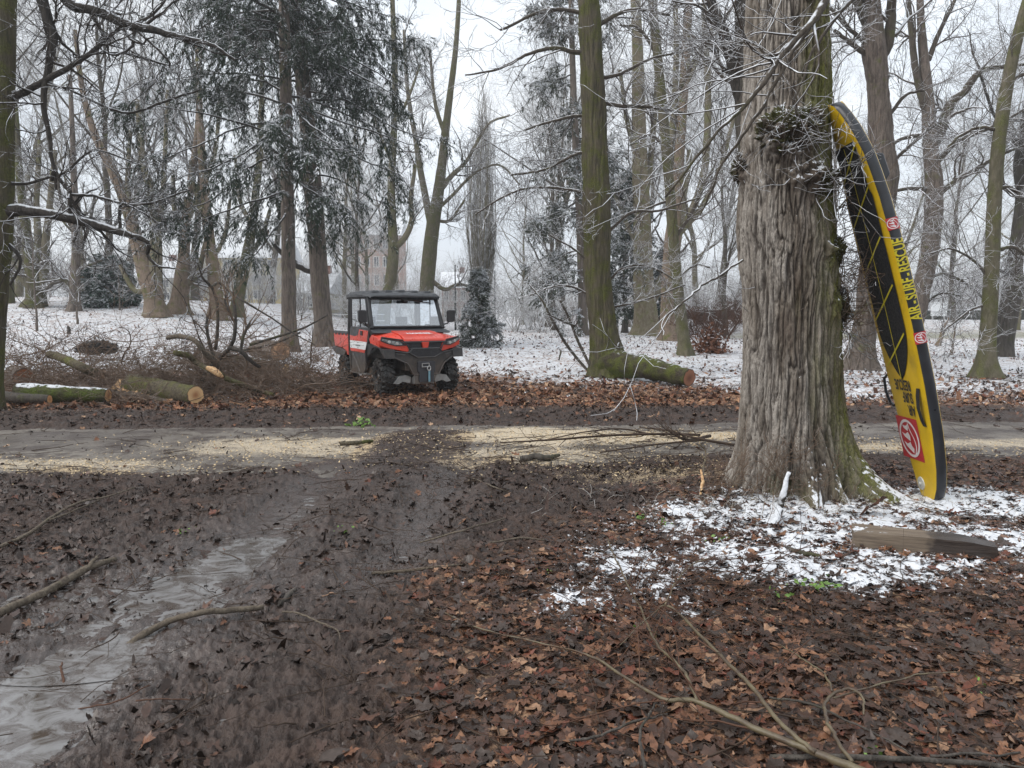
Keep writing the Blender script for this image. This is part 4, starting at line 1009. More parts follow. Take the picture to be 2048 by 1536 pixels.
# grey pine behind the mossy trunk
xP, yP = gp(1160, 671)
conifer('pine_tree', 'grey green pine with snow dusted sprays behind the mossy trunk', (xP, yP), [(1166, 672, 20), (1165, 600, 17), (1160, 450, 16), (1152, 300, 14), (1146, 150, 12), (1142, 0, 10), (1140, -200, 6)],
        [[(1155, 330), (1110, 320, -1), (1070, 350, -1)], [(1158, 420), (1110, 440, -1), (1060, 450, -2)], [(1160, 500), (1110, 510, 0), (1060, 520, -1)], [(1150, 250), (1100, 270, 1), (1060, 280, 1)], [(1146, 150), (1100, 170, 0), (1070, 200, 0)], [(1162, 560), (1120, 570, -1), (1070, 570, -1)], [(1160, 480), (1210, 500, 1), (1270, 520, 1)], [(1158, 390), (1210, 400, 1), (1250, 440, 1)]],
        'bark_brown', 'needle_pine', seed=25, dens=30, nl=0.22, nw=0.024, hang=0.45, sub=(8, 6), bl=(1.1, 0.6), rnd_boughs=[(0.12, 0.95, 34, 2.8, 1.5, 0.05)])
xQ, yQ = gp(1245, 668)
conifer('fir_tree', 'dark low fir filling the gap between the mossy trunk and the pale plane', (xQ - 0.3, yQ + 3), [(1250, 668, 12), (1250, 560, 10), (1248, 470, 8), (1247, 380, 5), (1246, 330, 3)], [[(1250, 560), (1230, 580), (1215, 600)]], 'bark_dark', 'needle', seed=26, dens=50, nl=0.2, nw=0.026, hang=0.7, sub=(7, 6), bl=(0.9, 0.5), rnd_boughs=[(0.10, 0.95, 40, 2.0, 0.7, -0.1)])
xQ, yQ = gp(1322, 668)
conifer('fir_tree', 'dark ivy covered fir between the two pale plane trees', (xQ, yQ), [(1322, 680, 11), (1322, 600, 9), (1323, 540, 8), (1324, 500, 5)], [[(1322, 600), (1310, 620), (1305, 640)]], 'bark_dark', 'holly', seed=27, dens=60, nl=0.13, nw=0.035, hang=0.5, sub=(7, 5), bl=(0.5, 0.3), rnd_boughs=[(0.05, 1.0, 30, 0.8, 0.5, 0.0)], cat='ivy stump')
xQ, yQ = gp(220, 612)
conifer('evergreen_bush', 'dark green rounded evergreen bush on the left bank', (xQ, yQ), [(222, 618, 8), (222, 590, 7), (220, 550, 5), (220, 525, 3)], [[(222, 590), (205, 590), (192, 596)]], 'bark_dark', 'holly', seed=28, dens=70, nl=0.14, nw=0.05, hang=0.3, sub=(8, 6), bl=(0.6, 0.35), rnd_boughs=[(0.08, 1.0, 46, 1.25, 0.7, 0.15)], cat='bush')
xQ, yQ = gp(958, 693)
conifer('young_spruce', 'small snow dusted spruce standing right of the vehicle', (xQ, yQ), [(958, 697, 7), (958, 650, 5.5), (958, 600, 4), (957, 560, 2), (957, 540, 1)], [[(958, 680), (930, 690, -.3), (916, 692, -.5)]], 'bark_brown', 'needle_young', seed=29, dens=110, nl=0.065, nw=0.008, hang=0.3, sub=(11, 6), bl=(0.20, 0.10), rnd_boughs=[(q / 12, q / 12 + 0.02, 10 - q // 2, 0.95 * (1 - q / 12.5), 0.9 * (1 - q / 12.5), 0.02) for q in range(12)])
# ------------------------------------------------------------------ utility vehicle
M['red'] = plain('red_plastic', (0.60, 0.045, 0.020), 0.32, var=0.12, scale=4, dirt=0.32, coat=0.2, mud=0.55)
M['black'] = plain('black_plastic', (0.018, 0.018, 0.020), 0.45, var=0.3, dirt=0.25, scale=5, mud=0.6)
M['dgrey'] = plain('grey_plastic', (0.050, 0.052, 0.056), 0.55, var=0.2, dirt=0.35, scale=5, mud=0.65)
M['roofm'] = plain('roof_plastic', (0.045, 0.048, 0.053), 0.5, var=0.2, scale=6)
M['rubber'] = plain('rubber', (0.022, 0.021, 0.020), 0.6, var=0.35, scale=10, dirt=0.65, bump=0.3)
M['rim'] = plain('rim_black', (0.02, 0.02, 0.021), 0.3, var=0.3, dirt=0.3)
M['steel'] = plain('steel', (0.55, 0.55, 0.54), 0.35, 0.9, var=0.15)
M['skid'] = plain('skid_aluminium', (0.30, 0.30, 0.29), 0.55, 0.3, var=0.2, dirt=0.45, scale=6)
M['white'] = plain('white_sticker', (0.74, 0.76, 0.77), 0.4, var=0.05, dirt=0.12)
M['ink'] = plain('dark_ink', (0.03, 0.03, 0.035), 0.5, var=0.1)
M['blue'] = plain('blue_strap', (0.16, 0.30, 0.36), 0.7, var=0.2, scale=30)
M['lens'] = plain('headlight_lens', (0.22, 0.235, 0.24), 0.12, 0.3, var=0.6, scale=22, coat=0.6)
M['seat'] = plain('seat_vinyl', (0.03, 0.03, 0.032), 0.5)
def glass(name, tint, refl):
    b = NB(name)
    t = b.n("ShaderNodeBsdfTransparent"); t.inputs[0].default_value = tint + (1,)
    g = b.n("ShaderNodeBsdfGlossy"); g.inputs['Roughness'].default_value = 0.02; g.inputs['Color'].default_value = (0.92, 0.95, 0.98, 1)
    f = b.n("ShaderNodeFresnel"); f.inputs[0].default_value = 1.5
    k = b.math('ADD', b.math('MULTIPLY', f.outputs[0], 1.3), refl, clamp=True)
    mx = b.n("ShaderNodeMixShader"); b.put(mx.inputs[0], k); b.t.links.new(t.outputs[0], mx.inputs[1]); b.t.links.new(g.outputs[0], mx.inputs[2])
    b.t.links.new(mx.outputs[0], b.out.inputs['Surface'])
    return b.m
M['glass'] = glass('windshield_glass', (0.62, 0.68, 0.72), 0.26)
M['sideglass'] = glass('side_glass', (0.80, 0.84, 0.85), 0.12)

def text_mesh(body, size=1.0, bold=0.0, squeeze=1.0, res=3, fine=0.0):
    c = bpy.data.curves.new("letters", 'FONT'); c.body = body; c.size = size; c.offset = bold; c.resolution_u = res
    c.align_x = 'CENTER'; c.align_y = 'CENTER'; c.fill_mode = 'FRONT' if hasattr(c, 'fill_mode') else c.fill_mode
    o = bpy.data.objects.new("letters", c); COL.objects.link(o)
    dg = bpy.context.evaluated_depsgraph_get(); dg.update()
    me = bpy.data.meshes.new_from_object(o.evaluated_get(dg))
    if fine:
        bm = bmesh.new(); bm.from_mesh(me); bmesh.ops.triangulate(bm, faces=bm.faces)
        for _ in range(3):
            ed = [e for e in bm.edges if e.calc_length() > fine]
            if ed: bmesh.ops.subdivide_edges(bm, edges=ed, cuts=1)
            bmesh.ops.triangulate(bm, faces=bm.faces)
        bm.to_mesh(me); bm.free()
    V = [(v.co.x * squeeze, v.co.y) for v in me.vertices]; F = [tuple(p.vertices) for p in me.polygons]
    bpy.data.objects.remove(o); bpy.data.curves.remove(c); bpy.data.meshes.remove(me)
    return V, F

def utv():
    gx, gy = hit(806, 768)[:2]
    gx, gy = -2.40, 15.85
    root = thing('utility_vehicle', 'red utility vehicle with black cab roof and chunky tyres parked beyond the path', 'utility vehicle', (gx, gy, gz1(gx, gy - 0.5) + 0.015), rad(31))
    root.scale = (1.0, 1.0, 1.0)
    yf = lambda x: -1.46 + 0.50 * max(0.0, abs(x) - 0.32) ** 1.35
    def plate(pts, off, th, mb=None):
        mb = mb or MB()
        return mb.prism([(x, yf(x) - off, z) for x, z in pts], [(x, yf(x) - off + th, z) for x, z in pts])
    mir = lambda pts: [(-x, z) for x, z in reversed(pts)]
    # chassis, floor and inner arches
    m = MB()
    m.box((0, 0.05, 0.45), (0.72, 2.3, 0.22)); m.box((0, 0.02, 0.40), (1.40, 1.15, 0.14)); m.box((0, -1.05, 0.66), (0.80, 0.75, 0.40)); m.box((0, -0.62, 0.80), (1.30, 0.10, 0.75))
    m.box((0, 1.05, 0.62), (0.7, 0.9, 0.25)); m.box((0, 0.62, 0.80), (1.44, 0.08, 0.70))
    for s in (-1, 1):
        for yy in (-1.0, 0.98):
            m.tube([(s * 0.3, yy - 0.16, 0.38), (s * 0.55, yy, 0.33)], 0.025); m.tube([(s * 0.3, yy + 0.16, 0.38), (s * 0.55, yy, 0.33)], 0.025)
            m.tube([(s * 0.33, yy, 0.85), (s * 0.52, yy, 0.40)], 0.045, 10)
    m.build('chassis', M['black'], root, 0.01)
    # wheels
    def wheel(cx, cy, steer, out):
        w = bpy.data.objects.new('wheel', None); COL.objects.link(w); w.parent = root
        w.location = (cx, cy, 0.345); w.rotation_euler = (0, 0, steer)
        hw = 0.125
        t = MB(); t.lathe([(-hw * 0.85, 0.195), (-hw, 0.235), (-hw * 0.98, 0.275), (-hw * 0.80, 0.312), (0, 0.325), (hw * 0.80, 0.312), (hw * 0.98, 0.275), (hw, 0.235), (hw * 0.85, 0.195)], k=40)
        nl = 17
        for q in range(nl):
            for row, (cxl, wd, ph, tl, tw) in enumerate([(-0.078, 0.085, 0.0, 0.062, 0.45), (0.078, 0.085, 0.5, 0.062, -0.45), (0.0, 0.07, 0.25, 0.05, 0.0)]):
                a = 2 * math.pi * (q + ph) / nl
                Mx = Matrix.Rotation(a, 4, 'X') @ Matrix.Translation((cxl, 0, 0.326)) @ Matrix.Rotation(tw, 4, 'Z')
                t.box((0, 0, 0), (wd, tl, 0.044), Mx, (0.85, 0.75))
            a = 2 * math.pi * q / nl
            for sx in (-1, 1):
                Mx = Matrix.Rotation(a + (0 if sx < 0 else math.pi / nl), 4, 'X') @ Matrix.Translation((sx * 0.122, 0, 0.288)) @ Matrix.Rotation(sx * 0.35, 4, 'Y')
                t.box((0, 0, 0), (0.030, 0.060, 0.062), Mx, (0.8, 0.8))
        t.build('tyre', M['rubber'], w, 0.004, 1, angle=40)
        r = MB(); r.lathe([(out * 0.02, 0.0), (out * 0.02, 0.17), (out * 0.085, 0.196), (out * 0.112, 0.203), (out * 0.112, 0.188), (out * 0.07, 0.172), (out * 0.045, 0.09), (out * 0.075, 0.055), (out * 0.075, 0.0)], k=32)
        for q in range(7):
            Mx = Matrix.Rotation(2 * math.pi * q / 7, 4, 'X') @ Matrix.Translation((out * 0.083, 0, 0.12))
            r.box((0, 0, 0), (0.026, 0.042, 0.14), Mx, (0.9, 0.6))
        r.build('rim', M['rim'], w, 0.003, 1)
        h = MB(); h.lathe([(out * 0.07, 0.0), (out * 0.07, 0.036), (out * 0.10, 0.03), (out * 0.105, 0.0)], k=16)
        for q in range(4):
            Mx = Matrix.Rotation(2 * math.pi * (q + .5) / 4, 4, 'X') @ Matrix.Translation((out * 0.088, 0, 0.056)); h.box((0, 0, 0), (0.022, 0.016, 0.016), Mx)
        h.build('hub', M['steel'], w)
    wheel(-0.67, -1.0, rad(-3), -1); wheel(0.67, -1.0, rad(-3), 1); wheel(-0.67, 0.98, 0, -1); wheel(0.67, 0.98, 0, 1)
    # hood
    m = MB()
    prof = [(-1.47, 1.015), (-1.45, 1.055), (-1.30, 1.125), (-1.0, 1.18), (-0.72, 1.205), (-0.72, 1.0), (-1.40, 0.985)]
    m.yz(prof, -0.425, 0.425)
    hood = m.build('hood', M['red'], root, 0.012, 3)
    m = MB(); m.yz([(-1.474, 0.985), (-1.474, 1.015), (-1.40, 1.015), (-1.40, 0.985)], -0.44, 0.44); m.build('hood_lip', M['dgrey'], root, 0.006)
    V, F = text_mesh("HAMMEL", 0.115, 0.006, 1.15)
    def onhood(x, v):
        y = -1.20 - 0.0 + v * 0.0; yy = -1.17 + v; 
        z = np.interp(yy, [-1.45, -1.30, -1.0, -0.72], [1.055, 1.125, 1.18, 1.205])
        return (x, -1.17 - 0.0 + v, float(z) + 0.004)
    t = MB(); t.add([onhood(x + 0.01, v) for x, v in V], F); t.build('lettering', M['white'], root, smooth=False)
    for s in (-1, 1):
        # fender: outline near the hood joined to the outline at the outer side
        xi, xo = s * 0.435, s * 0.80
        A = [(xi, -1.43, 1.03), (xi, -1.30, 1.115), (xi, -0.72, 1.195), (xi, -0.66, 1.10), (xi, -0.70, 0.98), (xi, -1.35, 0.86)]
        B = [(xo, -1.19, 1.03), (xo, -1.06, 1.085), (xo, -0.72, 1.12), (xo, -0.60, 1.04), (xo, -0.70, 0.90), (xo, -1.17, 0.83)]
        m = MB(); m.prism(A, B); m.build('fender', M['red'], root, 0.018, 3)
        red = [(0.36, 0.965), (0.46, 1.05), (0.80, 1.095), (0.845, 1.03), (0.83, 0.93), (0.66, 0.875), (0.36, 0.815), (0.315, 0.835), (0.345, 0.88)]
        pts = red if s > 0 else mir(red)
        m = plate(pts, 0.0, 0.10); m.build('headlight_surround', M['red'], root, 0.01, 2)
        sur = [(0.375, 0.935), (0.47, 1.025), (0.60, 1.045), (0.81, 1.085), (0.825, 1.02), (0.70, 0.965), (0.56, 0.925)]
        pts = sur if s > 0 else mir(sur)
        m = plate(pts, 0.012, 0.05); hs = m.build('headlight', M['black'], root, 0.006, 2)
        len_ = [(0.45, 0.945), (0.50, 1.005), (0.62, 1.025), (0.795, 1.065), (0.80, 1.025), (0.69, 0.978), (0.57, 0.94)]
        pts = len_ if s > 0 else mir(len_)
        m = plate(pts, 0.022, 0.03); m.build('lens', M['lens'], hs, 0.004, 2)
        m = MB()
        for (hx, hz, hr) in ((0.55, 0.975, 0.026), (0.68, 1.005, 0.026)):
            m.lathe([(-0.012, 0.0), (-0.012, hr), (0.0, hr * 1.15), (0.02, hr * 1.15)], (s * hx, yf(hx) - 0.022, hz), 'Y', 16)
        m.build('bulb_reflector', M['steel'], hs)
        # black trim line between fender and headlight, side flare over the wheel, mirror
        m = MB(); m.tube([(s * 0.815, yf(0.8) - 0.02, 1.095), (s * 0.60, yf(0.6) - 0.02, 1.06), (s * 0.46, yf(0.46) - 0.02, 1.04), (s * 0.37, yf(0.37) - 0.02, 0.945), (s * 0.32, yf(0.3) - 0.02, 0.845)], 0.012, 6); m.build('trim', M['black'], root)
        arch = []
        for q in range(11):
            a = rad(200 - 22 * q); arch.append((-1.0 + 0.47 * math.cos(a), 0.43 + 0.47 * math.sin(a)))
        outl = [(a, max(b_, 0.70)) for a, b_ in arch] + [(-0.55, 0.66), (-0.55, 0.94), (-0.72, 0.96), (-1.15, 0.90), (-1.42, 0.86)]
        m = MB(); m.yz([(a, b_) for a, b_ in outl], s * 0.60, s * 0.815); m.build('wheel_arch', M['black'], root, 0.01)
        m = MB(); m.tube([(s * 0.74, -0.64, 1.30), (s * 0.87, -0.66, 1.33), (s * 0.93, -0.66, 1.42)], 0.016); m.build('mirror_arm', M['black'], root)
        m = MB(); m.xz([(s * 0.86, 1.37), (s * 0.86, 1.57), (s * 0.885, 1.60), (s * 1.02, 1.60), (s * 1.035, 1.57), (s * 1.025, 1.39), (s * 0.99, 1.355), (s * 0.89, 1.355)], -0.70, -0.62)
        m.build('mirror', M['black'], root, 0.018, 3)
    # bumper
    bp = [(-0.62, 0.80), (-0.37, 0.80), (-0.30, 0.885), (0.30, 0.885), (0.37, 0.80), (0.62, 0.80), (0.63, 0.72), (0.38, 0.62), (0.25, 0.385), (-0.25, 0.385), (-0.38, 0.62), (-0.63, 0.72)]
    m = MB(); plate(bp, 0.03, 0.12, m)
    bum = m.build('bumper', M['black'], root, 0.012)
    m = MB(); plate([(-0.26, 0.86), (0.26, 0.86), (0.33, 0.80), (0.18, 0.725), (-0.18, 0.725), (-0.33, 0.80)], 0.036, 0.02, m)
    for q in range(5): m.box((0, -1.50, 0.75 + 0.022 * q), (0.40 + 0.05 * min(q, 3), 0.012, 0.006))
    m.build('air_intake', M['ink'], root)
    fy = -1.505
    m = MB(); hexa = [(-0.28, 0.875), (0.28, 0.875), (0.35, 0.80), (0.18, 0.71), (-0.18, 0.71), (-0.35, 0.80), (-0.28, 0.875)]
    m.tube([(x, fy, z) for x, z in hexa], 0.014, 8)
    for s in (-1, 1):
        m.tube([(s * 0.35, fy, 0.80), (s * 0.60, fy + 0.09, 0.83)], 0.012, 8)
        m.tube([(s * 0.62, fy + 0.10, 0.80), (s * 0.60, fy + 0.09, 0.71), (s * 0.38, fy, 0.60), (s * 0.26, fy, 0.385), (s * 0.12, fy + 0.01, 0.385)], 0.015, 8)
    m.build('bumper_bar', M['dgrey'], root)
    for s in (-1, 1):
        m = MB(); m.prism([(s * 0.40, yf(0.4) - 0.04, 0.775), (s * 0.57, yf(0.57) - 0.04, 0.80), (s * 0.58, yf(0.58) - 0.04, 0.775), (s * 0.43, yf(0.43) - 0.04, 0.745)], [(s * 0.40, yf(0.4), 0.775), (s * 0.57, yf(0.57), 0.80), (s * 0.58, yf(0.58), 0.775), (s * 0.43, yf(0.43), 0.745)]); m.build('side_vent', M['dgrey'], root, 0.005)
    m = MB(); plate([(-0.40, 0.99), (0.40, 0.99), (0.33, 0.89), (-0.33, 0.89)], -0.03, 0.05, m)
    for q in range(4): m.box((0, -1.435, 0.91 + 0.02 * q), (0.62, 0.01, 0.006))
    m.build('grille', M['ink'], root)
    m = MB(); m.xz([(-0.075, 1.0), (0.075, 1.0), (0.05, 0.885), (-0.05, 0.885)], -1.487, -1.43); m.build('grille_badge', M['red'], root, 0.006)
    # winch, hook, strap
    m = MB(); m.box((0, -1.50, 0.53), (0.36, 0.05, 0.20)); m.box((0, -1.50, 0.34), (0.30, 0.06, 0.20)); m.build('winch_housing', M['ink'], root, 0.008)
    m = MB(); m.box((-0.03, -1.535, 0.595), (0.13, 0.03, 0.012)); m.box((-0.03, -1.535, 0.53), (0.13, 0.03, 0.012)); m.box((-0.10, -1.535, 0.56), (0.012, 0.03, 0.08)); m.box((0.04, -1.535, 0.56), (0.012, 0.03, 0.08)); m.build('fairlead', M['steel'], root, 0.003)
    m = MB(); m.tube([(0.03 + 0.032 * math.cos(q), -1.56, 0.50 + 0.042 * math.sin(q)) for q in np.linspace(0.3, 2 * math.pi + 0.2, 18)], 0.011, 8); m.build('hook', M['steel'], root)
    m = MB(); m.box((0.035, -1.56, 0.355), (0.038, 0.012, 0.22)); m.build('strap', M['blue'], root, 0.003)
    # skid plates
    m = MB(); m.prism([(-0.23, -1.49, 0.375), (0.23, -1.49, 0.375), (0.20, -1.40, 0.20), (-0.20, -1.40, 0.20)], [(-0.23, -1.46, 0.375), (0.23, -1.46, 0.375), (0.20, -1.0, 0.18), (-0.20, -1.0, 0.18)])
    m.build('skid_plate', M['skid'], root, 0.006)
    for s in (-1, 1):
        m = MB(); q = [(0.24, 0.33), (0.34, 0.37), (0.50, 0.345), (0.60, 0.22), (0.50, 0.20), (0.42, 0.245), (0.26, 0.21)]
        A = [(s * x, -1.34, z) for x, z in q]; B = [(s * x, -1.22, z) for x, z in q]
        m.prism(A, B); m.build('arm_guard', M['skid'], root, 0.006)
    # cowl and windshield
    m = MB(); m.prism([(-0.76, -0.74, 1.16), (0.76, -0.74, 1.16), (0.80, -0.62, 1.255), (-0.80, -0.62, 1.255)], [(-0.76, -0.60, 1.10), (0.76, -0.60, 1.10), (0.80, -0.58, 1.20), (-0.80, -0.58, 1.20)])
    m.prism([(-0.83, -0.90, 1.165), (0.83, -0.90, 1.165), (0.80, -0.70, 1.225), (-0.80, -0.70, 1.225)], [(-0.80, -0.88, 1.145), (0.80, -0.88, 1.145), (0.78, -0.68, 1.19), (-0.78, -0.68, 1.19)])
    m.build('cowl', M['roofm'], root, 0.01)
    wb, wt = (-0.655, 1.265), (-0.40, 1.855)
    def ws(u, v, off=0.0):   # u -1..1, v 0..1 up
        x = u * (0.755 - 0.035 * v); return (x, wb[0] + (wt[0] - wb[0]) * v - 0.03 * (1 - u * u) - off, wb[1] + (wt[1] - wb[1]) * v)
    N_ = 14
    V = []; F = []
    for j in (0, 1):
        for i in range(N_ + 1): V.append(ws(-1 + 2 * i / N_, 0.03 + 0.94 * j))
    F = [(i, i + 1, N_ + 2 + i, N_ + 1 + i) for i in range(N_)]
    m = MB(); m.add(V, F); m.build('windshield', M['glass'], root, angle=60)
    m = MB()
    for s in (-1, 1):
        m.tube([ws(s * 1.0, t_, 0.0) for t_ in (-0.05, 0.3, 0.7, 1.0)], [0.045, 0.042, 0.04, 0.045], 8)
    m.tube([ws(u, 0.01) for u in np.linspace(-1, 1, 9)], 0.022, 8); m.tube([ws(u, 0.965) for u in np.linspace(-1, 1, 9)], 0.035, 8)
    for u in (-0.62, 0.0, 0.62): m.box(ws(u, 0.93, 0.012), (0.13, 0.03, 0.05))
    m.build('windshield_frame', M['black'], root, 0.004)
    m = MB(); m.tube([ws(0.12, 0.90, 0.02), ws(0.45, 0.85, 0.035), ws(0.80, 0.80, 0.025)], 0.011, 6); m.tube([ws(0.22, 0.90, 0.03), ws(0.55, 0.87, 0.03)], 0.016, 6); m.box(ws(0.05, 0.92, 0.03), (0.12, 0.05, 0.06)); m.build('wiper', M['black'], root)
    # cab frame, roof
    m = MB()
    for s in (-1, 1):
        m.tube([(s * 0.745, 0.62, 0.75), (s * 0.755, 0.64, 1.2), (s * 0.74, 0.60, 1.86)], 0.042, 8)
        m.tube([(s * 0.72, -0.40, 1.86), (s * 0.735, 0.1, 1.885), (s * 0.74, 0.60, 1.87)], 0.04, 8)
    m.tube([(-0.74, 0.62, 1.10), (0.74, 0.62, 1.10)], 0.035, 8); m.tube([(-0.74, 0.60, 1.86), (0.74, 0.60, 1.86)], 0.04, 8)
    m.build('cab_frame', M['black'], root)
    m = MB(); V = []; F = []
    ys = [-0.56, -0.50, -0.35, 0.1, 0.55, 0.72, 0.78]; zt = [1.885, 1.93, 1.955, 1.985, 1.975, 1.95, 1.90]; hw = [0.72, 0.77, 0.80, 0.82, 0.81, 0.79, 0.74]
    secs = []
    for y, z, h in zip(ys, zt, hw):
        zb = 1.855
        secs.append([(-h, y, zb), (-h - 0.005, y, z - 0.065), (-h + 0.06, y, z - 0.012), (-h * 0.5, y, z), (0, y, z + 0.006), (h * 0.5, y, z), (h - 0.06, y, z - 0.012), (h + 0.005, y, z - 0.065), (h, y, zb)])
    n = 9
    for s_ in secs: V += s_
    for i in range(len(secs) - 1):
        for j in range(n): F.append((i * n + j, i * n + (j + 1) % n, (i + 1) * n + (j + 1) % n, (i + 1) * n + j))
    F.append(tuple(range(n))); F.append(tuple((len(secs) - 1) * n + j for j in range(n)))
    m.add(V, F)
    for xr in (-0.56, -0.28, 0.0, 0.28, 0.56): m.box((xr, 0.08, 1.985 - 0.03 * abs(xr)), (0.15, 0.95, 0.035), None, (0.7, 0.95))
    m.build('roof', M['roofm'], root, 0.012, 2, angle=50)
    # doors
    for s in (-1, 1):
        x0, x1 = s * 0.735, s * 0.79
        d = MB(); d.yz([(-0.56, 1.20), (-0.54, 1.22), (0.48, 1.25), (0.52, 1.22), (0.52, 0.36), (0.40, 0.33), (-0.22, 0.34), (-0.34, 0.42), (-0.36, 0.80), (-0.52, 0.98)], x0, x1)
        door = d.build('door', M['dgrey'], root, 0.012)
        p0, p1 = s * 0.788, s * 0.797
        d = MB(); d.yz([(-0.55, 1.195), (-0.06, 1.215), (0.02, 1.10), (0.22, 1.07), (0.50, 1.09), (0.50, 0.985), (-0.47, 0.975)], p0, p1)
        d.yz([(-0.38, 0.815), (0.49, 0.83), (0.47, 0.775), (0.42, 0.765), (-0.33, 0.755)], p0, p1); d.build('red_panel', M['red'], door, 0.004)
        d = MB(); d.yz([(-0.47, 0.973), (0.50, 0.983), (0.49, 0.832), (-0.38, 0.817)], p0, p1); pan = d.build('white_panel', M['white'], door, 0.002)
        d = MB()
        for (txt, cy, cz, sz) in (("FEUERWEHR", 0.03, 0.893, 0.034), ("112", 0.03, 0.852, 0.034)):
            V, F = text_mesh(txt, sz, 0.0015, 1.15, 1); d.add([(p1 + s * 0.0015, cy + s * v[0] * 1.25, cz + v[1]) for v in V], F)
        d.box((p1 + s * 0.001, 0.03, 0.95), (0.003, 0.04, 0.016)); d.box((p1 + s * 0.001, 0.26, 0.90), (0.003, 0.02, 0.02)); d.box((p1 + s * 0.001, 0.40, 0.862), (0.003, 0.03, 0.018)); d.build('sticker_print', M['ink'], door, smooth=False)
        d = MB(); d.yz([(-0.26, 1.19), (-0.14, 1.19), (-0.14, 1.10), (-0.26, 1.10)], p1 - s * 0.004, s * 0.815); d.build('door_handle', M['black'], door, 0.008)
        d = MB()
        d.tube([(s * 0.765, -0.55, 1.22), (s * 0.76, -0.36, 1.84)], 0.022, 8); d.tube([(s * 0.76, -0.36, 1.84), (s * 0.76, 0.50, 1.84)], 0.022, 8); d.tube([(s * 0.76, 0.50, 1.84), (s * 0.765, 0.50, 1.23)], 0.026, 8); d.tube([(s * 0.765, 0.50, 1.25), (s * 0.765, -0.53, 1.235)], 0.022, 8)
        d.tube([(s * 0.765, -0.05, 1.24), (s * 0.76, -0.05, 1.84)], 0.014, 6)
        d.build('window_frame', M['black'], door)
        d = MB(); d.add([(s * 0.765, -0.53, 1.24), (s * 0.765, 0.50, 1.25), (s * 0.76, 0.50, 1.83), (s * 0.76, -0.37, 1.83)], [(0, 1, 2, 3)]); d.build('side_window', M['sideglass'], door)
        d = MB(); d.tube([(s * 0.80, 0.30, 0.72), (s * 0.80, 0.05, 0.50), (s * 0.80, -0.10, 0.36)], 0.014, 6); d.tube([(s * 0.80, 0.46, 0.76), (s * 0.80, 0.46, 0.40)], 0.01, 6); d.build('door_crease', M['dgrey'], door)
        d = MB(); d.box((s * 0.74, 0.10, 0.335), (0.10, 0.95, 0.035)); d.build('step', M['steel'], root, 0.006)
        d = MB(); d.yz([(0.45, 0.36), (0.60, 0.36), (0.64, 0.62), (0.66, 0.98), (0.55, 1.0)], s * 0.70, s * 0.77); d.build('side_panel', M['dgrey'], root, 0.01)
    # cargo bed
    m = MB()
    for s in (-1, 1):
        m.yz([(0.68, 1.11), (1.62, 1.11), (1.60, 0.98), (1.55, 0.83), (1.05, 0.80), (0.86, 0.76), (0.76, 0.68), (0.68, 0.66)], s * 0.70, s * 0.775)
    m.box((0, 1.14, 0.84), (1.4, 0.9, 0.05)); m.box((0, 0.70, 0.98), (1.4, 0.04, 0.26)); m.box((0, 1.585, 0.97), (1.45, 0.045, 0.27))
    bed = m.build('cargo_bed', M['red'], root, 0.014)
    m = MB()
    for s in (-1, 1):
        m.box((s * 0.745, 1.15, 1.135), (0.085, 0.97, 0.05))
        for q in range(4): m.box((s * 0.778, 0.80 + 0.22 * q, 1.10), (0.02, 0.10, 0.045))
        m.yz([(0.78, 0.74), (1.05, 0.79), (1.66, 0.82), (1.66, 0.76), (1.50, 0.70), (1.40, 0.66), (0.90, 0.64)], s * 0.60, s * 0.80)
    m.build('bed_rail', M['dgrey'], bed, 0.008)
    m = MB(); m.box((-0.70, 1.63, 0.95), (0.09, 0.03, 0.16)); m.box((0.70, 1.63, 0.95), (0.09, 0.03, 0.16)); m.build('tail_lamp', plain('lamp_red', (0.35, 0.02, 0.02), 0.2), root, 0.005)
    # inside the cab
    for sx in (-0.36, 0.36):
        m = MB(); m.box((sx, 0.22, 0.72), (0.60, 0.5, 0.14)); m.prism([(sx - 0.29, 0.40, 0.76), (sx + 0.29, 0.40, 0.76), (sx + 0.26, 0.50, 1.30), (sx - 0.26, 0.50, 1.30)], [(sx - 0.29, 0.50, 0.76), (sx + 0.29, 0.50, 0.76), (sx + 0.26, 0.58, 1.30), (sx - 0.26, 0.58, 1.30)]); m.box((sx, 0.52, 1.38), (0.26, 0.08, 0.16)); m.build('seat', M['seat'], root, 0.03, 3)
    m = MB(); m.tube([(-0.36 + 0.18 * math.cos(q), -0.22 + 0.07 * math.sin(q), 1.12 + 0.165 * math.sin(q)) for q in np.linspace(0, 2 * math.pi, 25)], 0.014, 8); m.tube([(-0.36, -0.22, 1.12), (-0.36, -0.45, 1.0)], 0.02); m.tube([(-0.54, -0.22, 1.12), (-0.18, -0.22, 1.12)], 0.012); m.build('steering_wheel', M['black'], root)
    m = MB(); m.prism([(-0.70, -0.60, 1.20), (0.70, -0.60, 1.20), (0.70, -0.40, 1.18), (-0.70, -0.40, 1.18)], [(-0.70, -0.60, 0.9), (0.70, -0.60, 0.9), (0.70, -0.34, 0.9), (-0.70, -0.34, 0.9)]); m.build('dashboard', M['seat'], root, 0.02)
    m = MB(); m.box((0.0, -0.38, 1.76), (0.24, 0.02, 0.06)); m.build('rear_view_mirror', M['black'], root, 0.01)
    m = MB(); m.xz([(-0.66, 1.235), (-0.36, 1.235), (-0.36, 1.32), (-0.66, 1.32)], -0.585, -0.58); m.build('paper_notice', M['white'], root)
    return root
utv()
